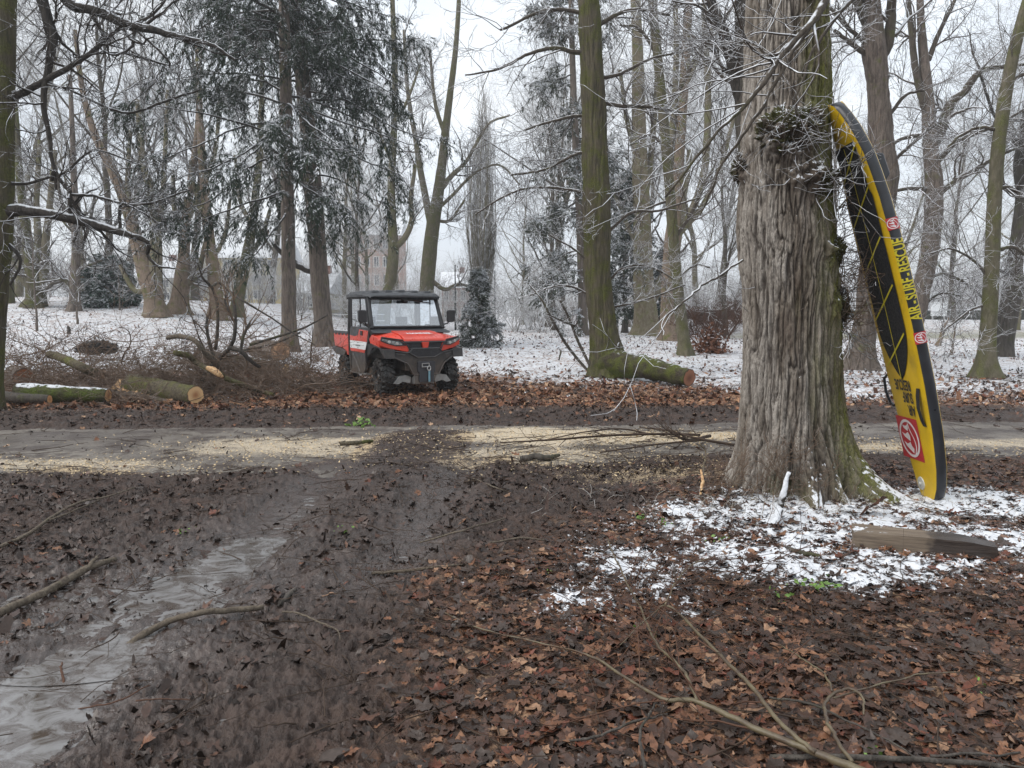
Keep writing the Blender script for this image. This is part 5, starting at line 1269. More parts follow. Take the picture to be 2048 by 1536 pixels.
# ------------------------------------------------------------------ rescue board leaning on the big tree
def board():
    M['yellow'] = plain('yellow_pvc', (0.64, 0.415, 0.014), 0.36, var=0.10, scale=4, dirt=0.30, bump=0.05)
    M['rail'] = plain('black_pvc', (0.020, 0.022, 0.027), 0.34, var=0.25, scale=7, dirt=0.12, bump=0.05)
    M['pad'] = plain('deck_pad', (0.010, 0.010, 0.011), 0.75, var=0.3, scale=25, bump=0.4)
    M['line'] = plain('yellow_line', (0.52, 0.44, 0.02), 0.5, var=0.08)
    M['logo_red'] = plain('logo_red', (0.47, 0.030, 0.040), 0.4, var=0.06)
    M['logo_white'] = plain('logo_white', (0.72, 0.66, 0.66), 0.4, var=0.05)
    B0 = np.array([3.57, 6.36, gz1(3.57, 6.36) - 0.01]); T0 = np.array([2.68, 6.44, 3.30])
    root = thing('rescue_board', 'yellow and black inflatable surf rescue board standing on its tail against the trunk', 'rescue board', B0)
    ax = T0 - B0; L = np.linalg.norm(ax); ax /= L
    wd = unit(np.array([0.03, 1.0, 0.0]) - ax * np.dot([0.03, 1.0, 0.0], ax))     # far edge positive
    nn = np.cross(ax, wd); nn = nn if nn[0] < 0 else -nn                         # deck side, towards the trunk
    T = 0.108
    W = lambda u: float(np.interp(u / L, [0, .012, .04, .09, .18, .3, .45, .6, .75, .86, .93, .97, .99, 1.0], [0.05, 0.13, 0.185, 0.235, 0.295, 0.335, 0.355, 0.355, 0.33, 0.27, 0.19, 0.12, 0.07, 0.012]))
    def bow(u):
        s = u / L; return -0.030 * math.sin(math.pi * s) + 0.055 * max(0, (s - 0.80) / 0.20) ** 2 + 0.02 * max(0, (0.12 - s) / 0.12) ** 2
    def P(u, v, w=0.0):     # metres: up the board, across, out of the deck
        return tuple(ax * u + wd * v + nn * (w + bow(u)))
    us = [L * s for s in (0, .006, .012, .025, .04, .06, .09, .13, .18, .24, .3, .37, .45, .52, .6, .67, .75, .81, .86, .9, .93, .955, .97, .982, .99, .996, 1.0)]
    h = T / 2; kk = 9
    def ring(u, lo, hi):
        """part of the rail between angles lo..hi, near side (-1) and far side (+1)"""
        return [(math.cos(a), math.sin(a)) for a in np.linspace(lo, hi, kk)]
    # deck and hull (yellow), rails (black) as separate skins
    def skin(side):
        V = []; F = []; n = 15
        for u in us:
            w_ = W(u); r = min(h, w_ * 0.6)
            for j in range(n):
                t = -1 + 2 * j / (n - 1)
                if abs(t) > 0.8:
                    a = (abs(t) - 0.8) / 0.2 * rad(38); v = (w_ - r) + r * math.sin(a); o_ = h - r + r * math.cos(a) if r < h else h * math.cos(a)
                    v *= math.copysign(1, t); V.append(P(u, v, side * (o_ if r >= h else h - r + r * math.cos(a))))
                else:
                    V.append(P(u, (w_ - r) * t / 0.8, side * (h + 0.006 * (1 - (t / 0.8) ** 2))))
        for i in range(len(us) - 1):
            for j in range(n - 1): F.append((i * n + j, i * n + j + 1, (i + 1) * n + j + 1, (i + 1) * n + j))
        m = MB(); m.add(V, F); return m
    skin(1).build('deck', M['yellow'], root, angle=70); skin(-1).build('hull', M['yellow'], root, angle=70)
    def railpt(u, sgn, a, e=0.0):
        w_ = W(u); r = min(h, w_ * 0.6)
        return P(u, sgn * (w_ - r + (r + e) * math.cos(a)), (h + e) * math.sin(a))
    for sgn in (-1, 1):
        V = []; F = []; n = 11
        for u in us:
            for j in range(n): V.append(railpt(u, sgn, rad(54 - 100 * j / (n - 1)), 0.0))
        for i in range(len(us) - 1):
            for j in range(n - 1): F.append((i * n + j, i * n + j + 1, (i + 1) * n + j + 1, (i + 1) * n + j))
        m = MB(); m.add(V, F); m.build('rail', M['rail'], root, angle=70)
        V = []; F = []; n = 5
        for u in us:
            for j in range(n): V.append(railpt(u, sgn, rad(-45 - 8 * j), 0.0))
        for i in range(len(us) - 1):
            for j in range(n - 1): F.append((i * n + j, i * n + j + 1, (i + 1) * n + j + 1, (i + 1) * n + j))
        m = MB(); m.add(V, F); m.build('rail_edge', M['yellow'], root, angle=70)
    # pad with yellow lines
    u0, u1 = 1.06, 3.04
    def pw(u):
        s = (u - u0) / (u1 - u0)
        return 0.245 * math.sin(min(1, s / 0.24) * math.pi / 2) ** 0.75 * (1 if s < 0.8 else (0.86 - 0.5 * (s - 0.8)))
    n = 40; V = []; F = []
    for i in range(n + 1):
        u = u0 + (u1 - u0) * i / n
        for t in np.linspace(-1, 1, 9): V.append(P(u, pw(u) * t, h + 0.010 + 0.004 * (1 - t * t)))
    for i in range(n):
        for j in range(8): F.append((i * 9 + j, i * 9 + j + 1, (i + 1) * 9 + j + 1, (i + 1) * 9 + j))
    m = MB(); m.add(V, F); pad = m.build('deck_pad', M['pad'], root, angle=60)
    m = MB()
    def strip(a, b_, wdt, k=24):
        a = np.array(a); b_ = np.array(b_); d = unit(b_ - a); q = np.array([-d[1], d[0]]) * wdt / 2; V = []; F = []
        for i in range(k + 1):
            c = a + (b_ - a) * i / k
            for s_ in (-1, 1):
                p = c + q * s_; V.append(P(p[0], p[1], h + 0.018))
        for i in range(k): F.append((2 * i, 2 * i + 1, 2 * i + 3, 2 * i + 2))
        m.add(V, F)
    strip((u0 + 0.01, 0.0), (u1 - 0.02, 0.0), 0.011)
    for c in (1.30, 1.70, 2.10, 2.50, 2.86): strip((c - 0.13, 0.235 if c > 1.35 else 0.2), (c + 0.16, -0.225), 0.017)
    m.build('pad_line', M['line'], root, smooth=False)
    # lettering: upside down on the deck, rising up the near rail
    m = MB()
    for txt, u, sz in (("AIR", 0.80, 0.125), ("SURF", 0.91, 0.125), ("RESCUE", 1.015 - 0.0, 0.125)):
        Vt, Ft = text_mesh(txt, sz, 0.003, 0.62)
        right = -0.115
        wmax = max(v[0] for v in Vt)
        m.add([P(u - y, right + (wmax + x) if False else right + (x + wmax) * 1.0, h + 0.012) for x, y in Vt], Ft)
    Vt, Ft = text_mesh("inflatable", 0.03, 0.0, 0.8); m.add([P(1.055 - y, 0.02 + x, h + 0.012) for x, y in Vt], Ft)
    m.build('deck_lettering', M['ink'], root, smooth=False)
    m = MB(); Vt, Ft = text_mesh("AIR\u2009-\u2009SURF\u2009-\u2009RESCUE", 0.112, 0.0028, 0.82, 3, 0.02)
    x0 = min(v[0] for v in Vt); x1 = max(v[0] for v in Vt); ln = 0.66
    m.add([railpt(1.55 + (x - x0) / (x1 - x0) * ln, -1, rad(6) + y / h * 1.0, 0.006) for x, y in Vt], Ft); m.build('rail_lettering', M['line'], root, smooth=False)
    def emblem(f, s, off, parent_name):
        """red square, ring and breaking wave; f(a,b,lift) -> point, s half size"""
        m = MB(); k = 12; V = []; F = []
        for i in range(k + 1):
            for j in range(k + 1): V.append(f(s * (-1 + 2 * i / k), s * (-1 + 2 * j / k), off))
        for i in range(k):
            for j in range(k): F.append((i * (k + 1) + j, i * (k + 1) + j + 1, (i + 1) * (k + 1) + j + 1, (i + 1) * (k + 1) + j))
        m.add(V, F); e = m.build(parent_name, M['logo_red'], root, smooth=False)
        m = MB(); V = []; F = []
        for q in range(49):
            a = 2 * math.pi * q / 48
            V += [f(s * 0.90 * math.cos(a), s * 0.90 * math.sin(a), off * 1 + 0.003), f(s * 0.77 * math.cos(a), s * 0.77 * math.sin(a), off + 0.003)]
        F = [(2 * q, 2 * q + 1, 2 * q + 3, 2 * q + 2) for q in range(48)]; m.add(V, F)
        def poly(pts, fine=0):
            V = [f(s * a, s * b_, off + 0.003) for a, b_ in pts]; m.add(V, [tuple(range(len(V)))])
        # two peaks and a curl
        poly([(-0.70, -0.18), (-0.42, 0.42), (-0.20, 0.60), (-0.30, 0.30), (-0.18, -0.02), (-0.36, -0.10), (-0.46, -0.28)])
        poly([(-0.14, -0.06), (0.02, 0.42), (0.22, 0.66), (0.16, 0.32), (0.30, 0.05), (0.10, -0.10)])
        poly([(0.34, 0.04), (0.44, 0.36), (0.60, 0.48), (0.56, 0.18), (0.66, -0.02), (0.50, -0.06)])
        V = []; F = []
        for q in range(15):
            t = q / 14; a = -0.74 + 1.46 * t; b_ = -0.30 - 0.22 * math.sin(t * math.pi * 1.5); V += [f(s * a, s * (b_ + 0.045), off + 0.003), f(s * a, s * (b_ - 0.045), off + 0.003)]
        F = [(2 * q, 2 * q + 1, 2 * q + 3, 2 * q + 2) for q in range(14)]; m.add(V, F)
        m.build('emblem', M['logo_white'], e, smooth=False)
    emblem(lambda a, b_, o_: P(0.535 + a, 0.10 + b_, h + o_ + 0.004), 0.185, 0.004, 'logo_panel')
    for u in (1.41, 2.33):
        emblem(lambda a, b_, o_, u=u: railpt(u + a, -1, rad(6) + b_ / h, o_ + 0.004), 0.047, 0.003, 'logo_badge')
    # straps, valve, handle on the hull
    def strap(pts, wdt, nm='handle'):
        m = MB(); V = []; F = []
        for (u, v, w_) in pts:
            for dv, dw in ((-1, 0), (1, 0), (1, 1), (-1, 1)): V.append(P(u, v + dv * wdt / 2, w_ + dw * 0.006))
        for i in range(len(pts) - 1):
            for j in range(4): F.append((i * 4 + j, i * 4 + (j + 1) % 4, (i + 1) * 4 + (j + 1) % 4, (i + 1) * 4 + j))
        F += [(0, 1, 2, 3), tuple(4 * (len(pts) - 1) + j for j in range(4))]
        m.add(V, F); m.build(nm, M['rail'], root, 0.002, 1)
    strap([(0.68, -0.215, h + 0.004), (0.73, -0.22, h + 0.02), (0.84, -0.225, h + 0.032), (0.94, -0.23, h + 0.02), (1.0, -0.23, h + 0.004)], 0.05)
    m = MB(); m.tube([P(u, v, w_) for u, v, w_ in ((0.80, W(0.8) - 0.02, 0.05), (0.82, W(0.8) + 0.03, 0.055), (0.92, W(0.9) + 0.055, 0.06), (1.04, W(1.0) + 0.035, 0.055), (1.07, W(1.0) - 0.02, 0.05))], 0.012, 8); m.build('handle', M['rail'], root)
    m = MB(); V = []; F = []; cu, cv = 0.15, 0.045
    for q in range(28):
        a = 2 * math.pi * q / 28; V += [P(cu + 0.058 * math.cos(a), cv + 0.058 * math.sin(a), h + 0.003), P(cu + 0.054 * math.cos(a), cv + 0.054 * math.sin(a), h + 0.013), P(cu + 0.016 * math.cos(a), cv + 0.016 * math.sin(a), h + 0.015), P(cu + 0.013 * math.cos(a), cv + 0.013 * math.sin(a), h + 0.028)]
    for q in range(28):
        q2 = (q + 1) % 28
        for j in range(3): F.append((4 * q + j, 4 * q2 + j, 4 * q2 + j + 1, 4 * q + j + 1))
    F.append(tuple(4 * q + 3 for q in range(28))); m.add(V, F); m.build('valve', plain('valve_grey', (0.5, 0.5, 0.46), 0.4, var=0.1), root, angle=40)
    m = MB(); A = [P(u, v, -h - 0.0) for u, v in ((2.62, -0.16), (2.92, -0.14), (2.92, -0.05), (2.62, -0.05))]; Bq = [P(u, v, -h - 0.11) for u, v in ((2.72, -0.15), (2.90, -0.13), (2.90, -0.08), (2.72, -0.08))]
    m.prism(A, Bq); m.build('hull_grip', M['rail'], root, 0.02, 3)
board()
# ------------------------------------------------------------------ far trees and thicket
def grow_tree(name, label, cat, seed, H, r0, bark_m, twig_m, spread=0.42, up=0.05, lv=(15, 8, 7, 4), fork=0.35, group=None, rmin=0.0075):
    rng = np.random.RandomState(seed)
    root = thing(name, label, cat, (0, 0, 0), 0, group)
    n = 16; Q = [np.zeros(3) - np.array([0, 0, 0.3])]; d = np.array([rng.normal() * 0.06, rng.normal() * 0.06, 1.0])
    for s in range(n - 1):
        d = unit(d + rng.normal(size=3) * 0.05 + np.array([0, 0, 0.05])); Q.append(Q[-1] + d * H / (n - 1))
    P = np.array(Q); R = r0 * np.linspace(1, 0.15, n)
    g = Geo(); g.add(*rough_tube(catmull(P, 40), np.interp(np.linspace(0, 1, 40), np.linspace(0, 1, n), R), 16, 0.06, seed, 0.4, 5))
    P1, R1 = sprout(P[None], R[None], lv[0], H * spread, (42, 12), (fork * 0.6, 0.98), 9, 0.13, up, 0.5, 0.03, 0.3, rng)
    g.add(*tubes(P1, R1, 7)); g.out('trunk', M[bark_m], root)
    P2, R2 = sprout(P1, R1, lv[1], H * 0.17, (45, 14), (0.2, 1), 7, 0.18, up, 0.45, rmin, 0.3, rng)
    P3, R3 = sprout(P2, R2, lv[2], H * 0.085, (45, 15), (0.15, 1), 5, 0.2, up, 0.5, rmin * 0.8, 0.4, rng)
    P4, R4 = sprout(P3, R3, lv[3], H * 0.045, (45, 15), (0.15, 1), 4, 0.2, up, 0.6, rmin * 0.65, 0.5, rng)
    g = Geo(); g.add(*tubes(P2, R2, 4)); g.add(*tubes(P3, R3, 3)); g.add(*tubes(P4, R4, 3)); g.out('crown', M[twig_m], root)
    return root
def grow_bush(name, label, cat, seed, H, twig_m, stems=16, lv=(7, 6), lean=0.45, group=None, rmin=0.006):
    rng = np.random.RandomState(seed); root = thing(name, label, cat, (0, 0, 0), 0, group)
    S = []
    for _ in range(stems):
        a = rng.uniform(0, 2 * math.pi); d = unit(np.array([math.cos(a) * lean * rng.rand() * 1.6, math.sin(a) * lean * rng.rand() * 1.6, 1.0])); q = [np.array([rng.normal() * 0.15, rng.normal() * 0.15, -0.1])]
        for s in range(9): d = unit(d + rng.normal(size=3) * 0.10 + np.array([math.cos(a) * 0.02, math.sin(a) * 0.02, -0.02])); q.append(q[-1] + d * H * rng.uniform(0.7, 1.15) / 9)
        S.append(q)
    P = np.array(S); R = np.full(P.shape[:2], 0.018) * np.linspace(1, 0.35, 10)[None]
    g = Geo(); g.add(*tubes(P, R, 5)); g.out('stems', M[twig_m], root)
    P2, R2 = sprout(P, R, lv[0], H * 0.35, (42, 14), (0.15, 1), 7, 0.16, 0.02, 0.55, rmin, 0.4, rng)
    P3, R3 = sprout(P2, R2, lv[1], H * 0.16, (45, 14), (0.15, 1), 5, 0.2, 0.02, 0.6, rmin * 0.8, 0.4, rng)
    g = Geo(); g.add(*tubes(P2, R2, 4)); g.add(*tubes(P3, R3, 3)); g.out('twigs', M[twig_m], root)
    return root
def background():
    rng = np.random.RandomState(77)
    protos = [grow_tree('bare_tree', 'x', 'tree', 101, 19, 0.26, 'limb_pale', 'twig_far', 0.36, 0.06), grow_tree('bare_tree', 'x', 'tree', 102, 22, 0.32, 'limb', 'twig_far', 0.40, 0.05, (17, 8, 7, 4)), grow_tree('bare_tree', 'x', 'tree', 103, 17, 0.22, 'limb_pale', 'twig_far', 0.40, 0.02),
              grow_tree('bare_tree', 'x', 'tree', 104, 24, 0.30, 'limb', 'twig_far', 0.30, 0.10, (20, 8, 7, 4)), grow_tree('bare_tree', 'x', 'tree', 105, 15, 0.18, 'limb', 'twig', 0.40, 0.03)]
    spots = []
    # (px at 1 m, distance, kind, scale)
    for px, Y, k, s in [(40, 50, 0, 1), (175, 52, 2, 1), (255, 60, 1, .95), (395, 58, 1, 1), (545, 72, 1, 1), (690, 58, 2, .9), (725, 50, 4, .9), (800, 82, 0, .9), (738, 66, 2, .9), (700, 72, 0, .8),
                        (1045, 70, 2, .8), (1090, 60, 1, 1), (1130, 76, 3, .9), (1260, 70, 1, 1), (1400, 58, 0, 1), (1430, 74, 3, .9), (1470, 62, 1, .9), (1660, 60, 1, .85), (1790, 70, 0, .9), (1895, 72, 2, 1), (1985, 68, 0, 1), (2040, 60, 1, 1),
                        (-60, 48, 1, 1), (-160, 60, 3, 1), (2110, 62, 2, 1), (2200, 55, 0, 1), (215, 44, 4, 1.2), (1450, 46, 4, 1), (1905, 50, 4, 1), (2030, 47, 2, .9), (1105, 50, 4, 1.1)]:
        spots.append(((px - 1024) / FPX * Y, Y, k, s))
    names = ['pale bare tree with snowy twigs in the far row behind the park', 'broad bare tree with wide snowy crown in the far row', 'low spreading bare tree with snow dusted twigs far behind', 'tall narrow bare tree in the far row behind the park', 'small dark twiggy bare tree in the middle distance']
    used = set()
    for x, y, k, s in spots:
        o = protos[k]
        if k in used: o = copy_tree(o)
        used.add(k)
        o.location = (x, y, gz1(x, y) - 0.05); o.rotation_euler = (0, 0, rng.uniform(0, 6.28)); s *= rng.uniform(0.92, 1.08); o.scale = (s, s, s)
        o['label'] = names[k]; o['group'] = names[k]
    # thicket of bare shrubs along the far edge
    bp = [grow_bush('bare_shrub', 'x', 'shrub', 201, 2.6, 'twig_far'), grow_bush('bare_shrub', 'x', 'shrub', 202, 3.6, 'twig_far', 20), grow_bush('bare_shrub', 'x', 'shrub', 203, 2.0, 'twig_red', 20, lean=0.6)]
    bn = ['snow dusted bare shrub in the far hedge line', 'taller snow dusted shrub of many thin stems far behind', 'reddish brown bare shrub at the edge of the snow']
    used = set(); B = []
    for px, Y, k in [(30, 56, 1), (95, 54, 0), (170, 50, 2), (265, 54, 0), (345, 58, 1), (400, 60, 0), (425, 64, 1), (450, 58, 1), (470, 66, 1), (500, 62, 1), (540, 60, 1), (520, 56, 0), (715, 62, 1), (760, 60, 1), (600, 50, 0), (610, 55, 1), (700, 52, 1), (740, 48, 0), (790, 55, 1), (830, 50, 0), (880, 56, 1), (925, 50, 0), (985, 52, 1), (1030, 47, 1), (1060, 52, 0), (1085, 46, 0), (1120, 50, 1), (1150, 56, 2), (1230, 54, 0), (1270, 58, 1), (1390, 44, 2), (1425, 47, 2), (1450, 42, 2), (1475, 50, 2), (1400, 56, 1), (1455, 58, 1), (1500, 52, 0),
                     (1660, 55, 1), (1690, 58, 0), (1770, 62, 1), (1860, 70, 1), (1890, 74, 0), (1925, 70, 1), (1960, 74, 1), (2000, 68, 0), (2030, 72, 1), (2070, 66, 1), (1800, 68, 1), (960, 58, 1), (640, 60, 0), (-40, 55, 1), (2140, 66, 1)]:
        x = (px - 1024) / FPX * Y; o = bp[k]
        if k in used: o = copy_tree(o)
        used.add(k); o.location = (x, Y, gz1(x, Y)); s = rng.uniform(0.85, 1.2); o.scale = (s * 1.15, s * 1.15, s); o.rotation_euler = (0, 0, rng.uniform(0, 6)); o['label'] = bn[k]; o['group'] = bn[k]
    # a wood that reads as one mass behind everything
    N = 850; g = Geo()
    x = rng.uniform(-95, 95, N); y = rng.uniform(84, 125, N); L = rng.uniform(3, 9, N) * (0.75 + 0.25 * (n2(x, y, 0.05, 3.3) + 0.5))
    n = 7; P = np.zeros((N, n, 3)); P[:, 0] = np.stack([x, y, coarse(x, y) - 0.2], -1); D = unit(np.stack([rng.normal(size=N) * 0.12, rng.normal(size=N) * 0.12, np.ones(N)], -1))
    for q in range(1, n): D = unit(D + rng.normal(size=(N, 3)) * 0.07); P[:, q] = P[:, q - 1] + D * (L / (n - 1))[:, None]
    R = (0.012 * L)[:, None] * np.linspace(1, 0.25, n)[None]
    g.add(*tubes(P, R, 4))
    P2, R2 = sprout(P, R, 9, 3.0, (40, 12), (0.1, 1), 6, 0.14, 0.06, 0.5, 0.013, 0.4, rng); g.add(*tubes(P2, R2, 3))
    P3, R3 = sprout(P2, R2, 5, 1.3, (42, 12), (0.1, 1), 4, 0.16, 0.05, 0.6, 0.010, 0.5, rng); g.add(*tubes(P3, R3, 3))
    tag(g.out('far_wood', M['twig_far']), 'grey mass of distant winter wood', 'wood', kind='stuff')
    # columnar poplar
    root = thing('poplar_tree', 'tall narrow poplar with upright grey stems behind the small spruce', 'tree', (0, 0, 0))
    X, Y = (965 - 1024) / FPX * 62, 62.0; root.location = (X, Y, gz1(X, Y)); S = []
    for q in range(60):
        a = rng.uniform(0, 6.28); rr_ = abs(rng.normal()) * 0.5; q0 = np.array([math.cos(a) * 0.2, math.sin(a) * 0.2, rng.uniform(0, 4.0)]); d = unit(np.array([math.cos(a) * 0.21, math.sin(a) * 0.21, 1.0])); P = [q0]; hh = rng.uniform(9, 17)
        for s in range(11): d = unit(d + rng.normal(size=3) * 0.03 + np.array([-P[-1][0] * 0.05, -P[-1][1] * 0.05, 0.05])); P.append(P[-1] + d * hh / 11)
        S.append(P)
    P = np.array(S); R = np.full(P.shape[:2], 0.048) * np.linspace(1, 0.2, 12)[None]; g = Geo(); g.add(*tubes(P, R, 5)); g.out('trunk', M['limb_pale'], root)
    P2, R2 = sprout(P, R, 12, 1.8, (22, 8), (0.05, 1), 6, 0.06, 0.14, 0.4, 0.012, 0.4, rng); P3, R3 = sprout(P2, R2, 5, 0.7, (25, 8), (0.1, 1), 4, 0.1, 0.1, 0.6, 0.009, 0.4, rng)
    g = Geo(); g.add(*tubes(P2, R2, 3)); g.add(*tubes(P3, R3, 3)); g.out('crown', M['twig_far'], root)
background()

def leafy_shrub():
    x, y = gp(1420, 706); rng = np.random.RandomState(61)
    root = grow_bush('leafy_shrub', 'low shrub still holding rusty brown leaves, between the leaning trunk and old tree', 'shrub', 62, 1.9, 'twig_red', 14, (4, 3), lean=0.42)
    root.location = (x, y, gz1(x, y))
    N = 1500; h = np.abs(rng.normal(0, 0.30, N)); r_ = np.abs(rng.normal(0, 0.26, N)) * (1.2 - 0.5 * h); a = rng.uniform(0, 6.28, N)
    p = np.stack([r_ * np.cos(a), r_ * np.sin(a), h], -1); s = rng.uniform(0.04, 0.09, N)[:, None]
    u = unit(rng.normal(size=(N, 3))); v = unit(np.cross(u, rng.normal(size=(N, 3))))
    V = np.stack([p - u * s, p + v * s * 0.6, p + u * s, p - v * s * 0.6], 1).reshape(-1, 3)
    b = NB('rust_leaf'); c = b.mix(b.noise(b.pos(), 14, 3.0), (0.07, 0.028, 0.016), (0.24, 0.095, 0.045)); c, _ = snow_on(b, c, 0.7, 0.95, 0.6)
    np_mesh('leaves', V, np.arange(N * 4).reshape(-1, 4), b.fin(c, 0.7), root, smooth=False)
leafy_shrub()

# ------------------------------------------------------------------ far buildings, posts, fence, cars
def wall_mat(name, col, brick=None):
    b = NB(name); p = b.obj()
    c = b.mix(b.ss(b.noise(p, 0.8, 5.0), 0.3, 0.7), [k * 0.86 for k in col], [min(1, k * 1.1) for k in col])
    if brick:
        q = b.n("ShaderNodeTexBrick"); b.put(q.inputs['Vector'], b.scale(p, (1, 1, 1), rot=(math.pi / 2, 0, 0))); q.inputs['Scale'].default_value = 3.0
        b.put(q.inputs['Color1'], col); b.put(q.inputs['Color2'], [k * 0.8 for k in col]); b.put(q.inputs['Mortar'], (0.4, 0.37, 0.33)); c = b.mix(0.7, c, q.outputs['Color'])
    return b.fin(c, 0.85)
M['win_white'] = plain('window_white', (0.7, 0.7, 0.68), 0.5, var=0.05)
M['pane'] = plain('window_pane', (0.05, 0.06, 0.07), 0.08, var=0.3, scale=2)
M['snow'] = plain('snow_cover', SNOW, 0.8, var=0.03)
M['tile'] = plain('roof_tile', (0.18, 0.09, 0.07), 0.8, var=0.3, scale=3)
def house(name, label, px0, px1, Y, top_py, wall, cols, rows, roof_h=2.0, stairs=False, depth=7.0):
    x0, x1 = at(px0, 600, Y)[0], at(px1, 600, Y)[0]; zt = at(px0, top_py, Y)[2]; xc = (x0 + x1) / 2; zb = gz1(xc, Y) - 0.4
    root = thing(name, label, 'house', (xc, Y, zb)); w = x1 - x0; h = zt - zb
    m = MB(); m.box((0, depth / 2, h / 2), (w, depth, h)); m.build('wall', wall, root)
    m = MB(); o = 0.35
    m.prism([(-w / 2 - o, -o, h - 0.05), (w / 2 + o, -o, h - 0.05), (w / 2 + o, depth + o, h - 0.05), (-w / 2 - o, depth + o, h - 0.05)], [(-w / 2 - o, depth / 2 - 0.1, h + roof_h), (w / 2 + o, depth / 2 - 0.1, h + roof_h), (w / 2 + o, depth / 2 + 0.1, h + roof_h), (-w / 2 - o, depth / 2 + 0.1, h + roof_h)])
    rf = m.build('roof', M['snow'], root)
    m = MB(); m.box((w * 0.22, depth / 2, h + roof_h * 0.9), (0.6, 0.6, 1.5)); m.build('chimney', M['tile'], rf)
    for i in range(cols):
        for j in range(rows):
            cx = -w / 2 + w * (i + 0.5) / cols; cz = 0.4 + (h - 0.4) * (j + 0.52) / rows; ww, hh = min(1.1, w / cols * 0.55), min(1.5, h / rows * 0.55)
            m = MB(); t = 0.09
            m.box((cx - ww / 2, -0.03, cz), (t, 0.10, hh)); m.box((cx + ww / 2, -0.03, cz), (t, 0.10, hh)); m.box((cx, -0.03, cz + hh / 2), (ww + t, 0.10, t)); m.box((cx, -0.05, cz - hh / 2), (ww + 0.2, 0.16, t)); m.box((cx, -0.03, cz), (0.06, 0.08, hh - t))
            f = m.build('window', M['win_white'], root)
            m = MB(); m.box((cx, -0.012, cz), (ww - t, 0.03, hh - t)); m.build('pane', M['pane'], f)
    if stairs:
        m = MB()
        for q in range(6): m.box((w * 0.30 + 0.28 * q, -0.6, 0.4 + (1.5 - 0.25 * q) / 2), (0.28, 1.1, 1.5 - 0.25 * q))
        m.build('stair', plain('stair_stone', (0.4, 0.4, 0.4), 0.8), root)
house('house', 'pale yellow house with white windows glimpsed behind the left bank planes', 384, 560, 74, 515, wall_mat('plaster_yellow', (0.50, 0.42, 0.24)), 6, 3, 2.5)
house('house', 'small cream house with white window frames and outside stair beside the spruce trunks', 590, 650, 58, 585, wall_mat('plaster_cream', (0.50, 0.46, 0.36)), 3, 1, 1.6, True)
house('apartment_block', 'pinkish brick block with rows of windows far behind the vehicle', 690, 800, 112, 470, wall_mat('brick_pink', (0.42, 0.28, 0.23), True), 6, 4, 2.5)
house('house', 'red brick house behind the shrubs right of the vehicle roof', 884, 935, 92, 575, wall_mat('brick_red', (0.33, 0.17, 0.13), True), 3, 2, 2.0)
house('house', 'white house with snowy roof at the far left behind the planes', 255, 345, 80, 555, wall_mat('plaster_white', (0.5, 0.49, 0.45)), 4, 2, 2.0)
house('house', 'low orange brick house far right beyond the road', 1915, 1990, 100, 630, wall_mat('brick_orange', (0.40, 0.21, 0.12), True), 4, 1, 1.5)
M['post'] = plain('post_green', (0.018, 0.024, 0.02), 0.5)
def post(label, px, py, top, Y=None, r=0.045, sleeve=True, nm='lamp_post', cat='post'):
    p = hit(px, py); x, y = p[0], p[1]
    if Y: p = at(px, py, Y); x, y = p[0], Y
    z0 = gz1(x, y) - 0.05; h = at(px, top, y)[2] - z0
    root = thing(nm, label, cat, (x, y, z0))
    m = MB(); m.tube([(0, 0, 0), (0, 0, h)], [r, r * 0.8], 12); m.build('pole', M['post'], root)
    if sleeve:
        m = MB(); m.lathe([(0, r * 1.5), (h * 0.42, r * 1.45), (h * 0.43, r)], axis='Z', k=12); m.build('sleeve', M['post'], root)
        m = MB(); m.lathe([(h * 0.43, r * 1.1), (h * 0.44, r * 1.4), (h * 0.45, r * 1.1)], axis='Z', k=12); m.build('collar', M['steel'], root)
    m = MB(); m.lathe([(h, 0.0), (h, r * 1.05), (h - 0.06, r * 1.05)], axis='Z', k=12); m.build('cap', M['post'], root)
    return root
post('thin dark post just right of the vehicle mirror', 911, 660, 530)
post('thin dark post behind the small spruce tip', 990, 652, 541)
post('thin dark post between two plane trunks on the left bank', 327, 625, 545)
def stake(label, px, py, top, lean=0.0, r=0.05, mat='bark_brown', nm='sapling', twigs=True):
    p = hit(px, py); x, y = p[0], p[1]; z0 = gz1(x, y) - 0.03; rng = np.random.RandomState(int(px)); h = at(px, top, y)[2] - z0
    root = thing(nm, label, 'sapling' if twigs else 'stake', (x, y, z0))
    P = catmull([(0, 0, 0), (lean * 0.3, 0, h * 0.4), (lean, 0, h)], 14); P[1:-1] += rng.normal(size=(12, 3)) * 0.012; R = np.linspace(r, r * (0.25 if twigs else 0.8), 14)
    g = Geo(); g.add(*rough_tube(P, R, 8, 0.05, px, 0.1, 3)); g.out('trunk', M[mat], root)
    if twigs:
        P1, R1 = sprout(P[None], R[None], 16, h * 0.30, (48, 14), (0.3, 1.0), 7, 0.15, 0.06, 0.5, 0.006, 0.35, rng); P2, R2 = sprout(P1, R1, 5, h * 0.12, (45, 14), (0.2, 1), 5, 0.18, 0.05, 0.6, 0.005, 0.4, rng)
        g = Geo(); g.add(*tubes(P1, R1, 4)); g.add(*tubes(P2, R2, 3)); g.out('crown', M['twig'], root)
stake('slim sapling standing alone in the snow at far left', 74, 662, 440); stake('slim sapling with pale bark left of the evergreen bush', 155, 648, 500, 0.05); stake('young sapling in front of the evergreen bush', 240, 620, 540)
stake('short leaning sapling with snowy fork beyond the road bank', 1876, 692, 635, 0.4, 0.12, 'bark_tan'); stake('thin upright sapling right of the short leaning one', 1903, 710, 630, 0.12, 0.055, 'bark_tan')
stake('short dark stake sticking out of the snow on the left', 138, 668, 653, 0, 0.07, 'bark_dark', 'stake', False)
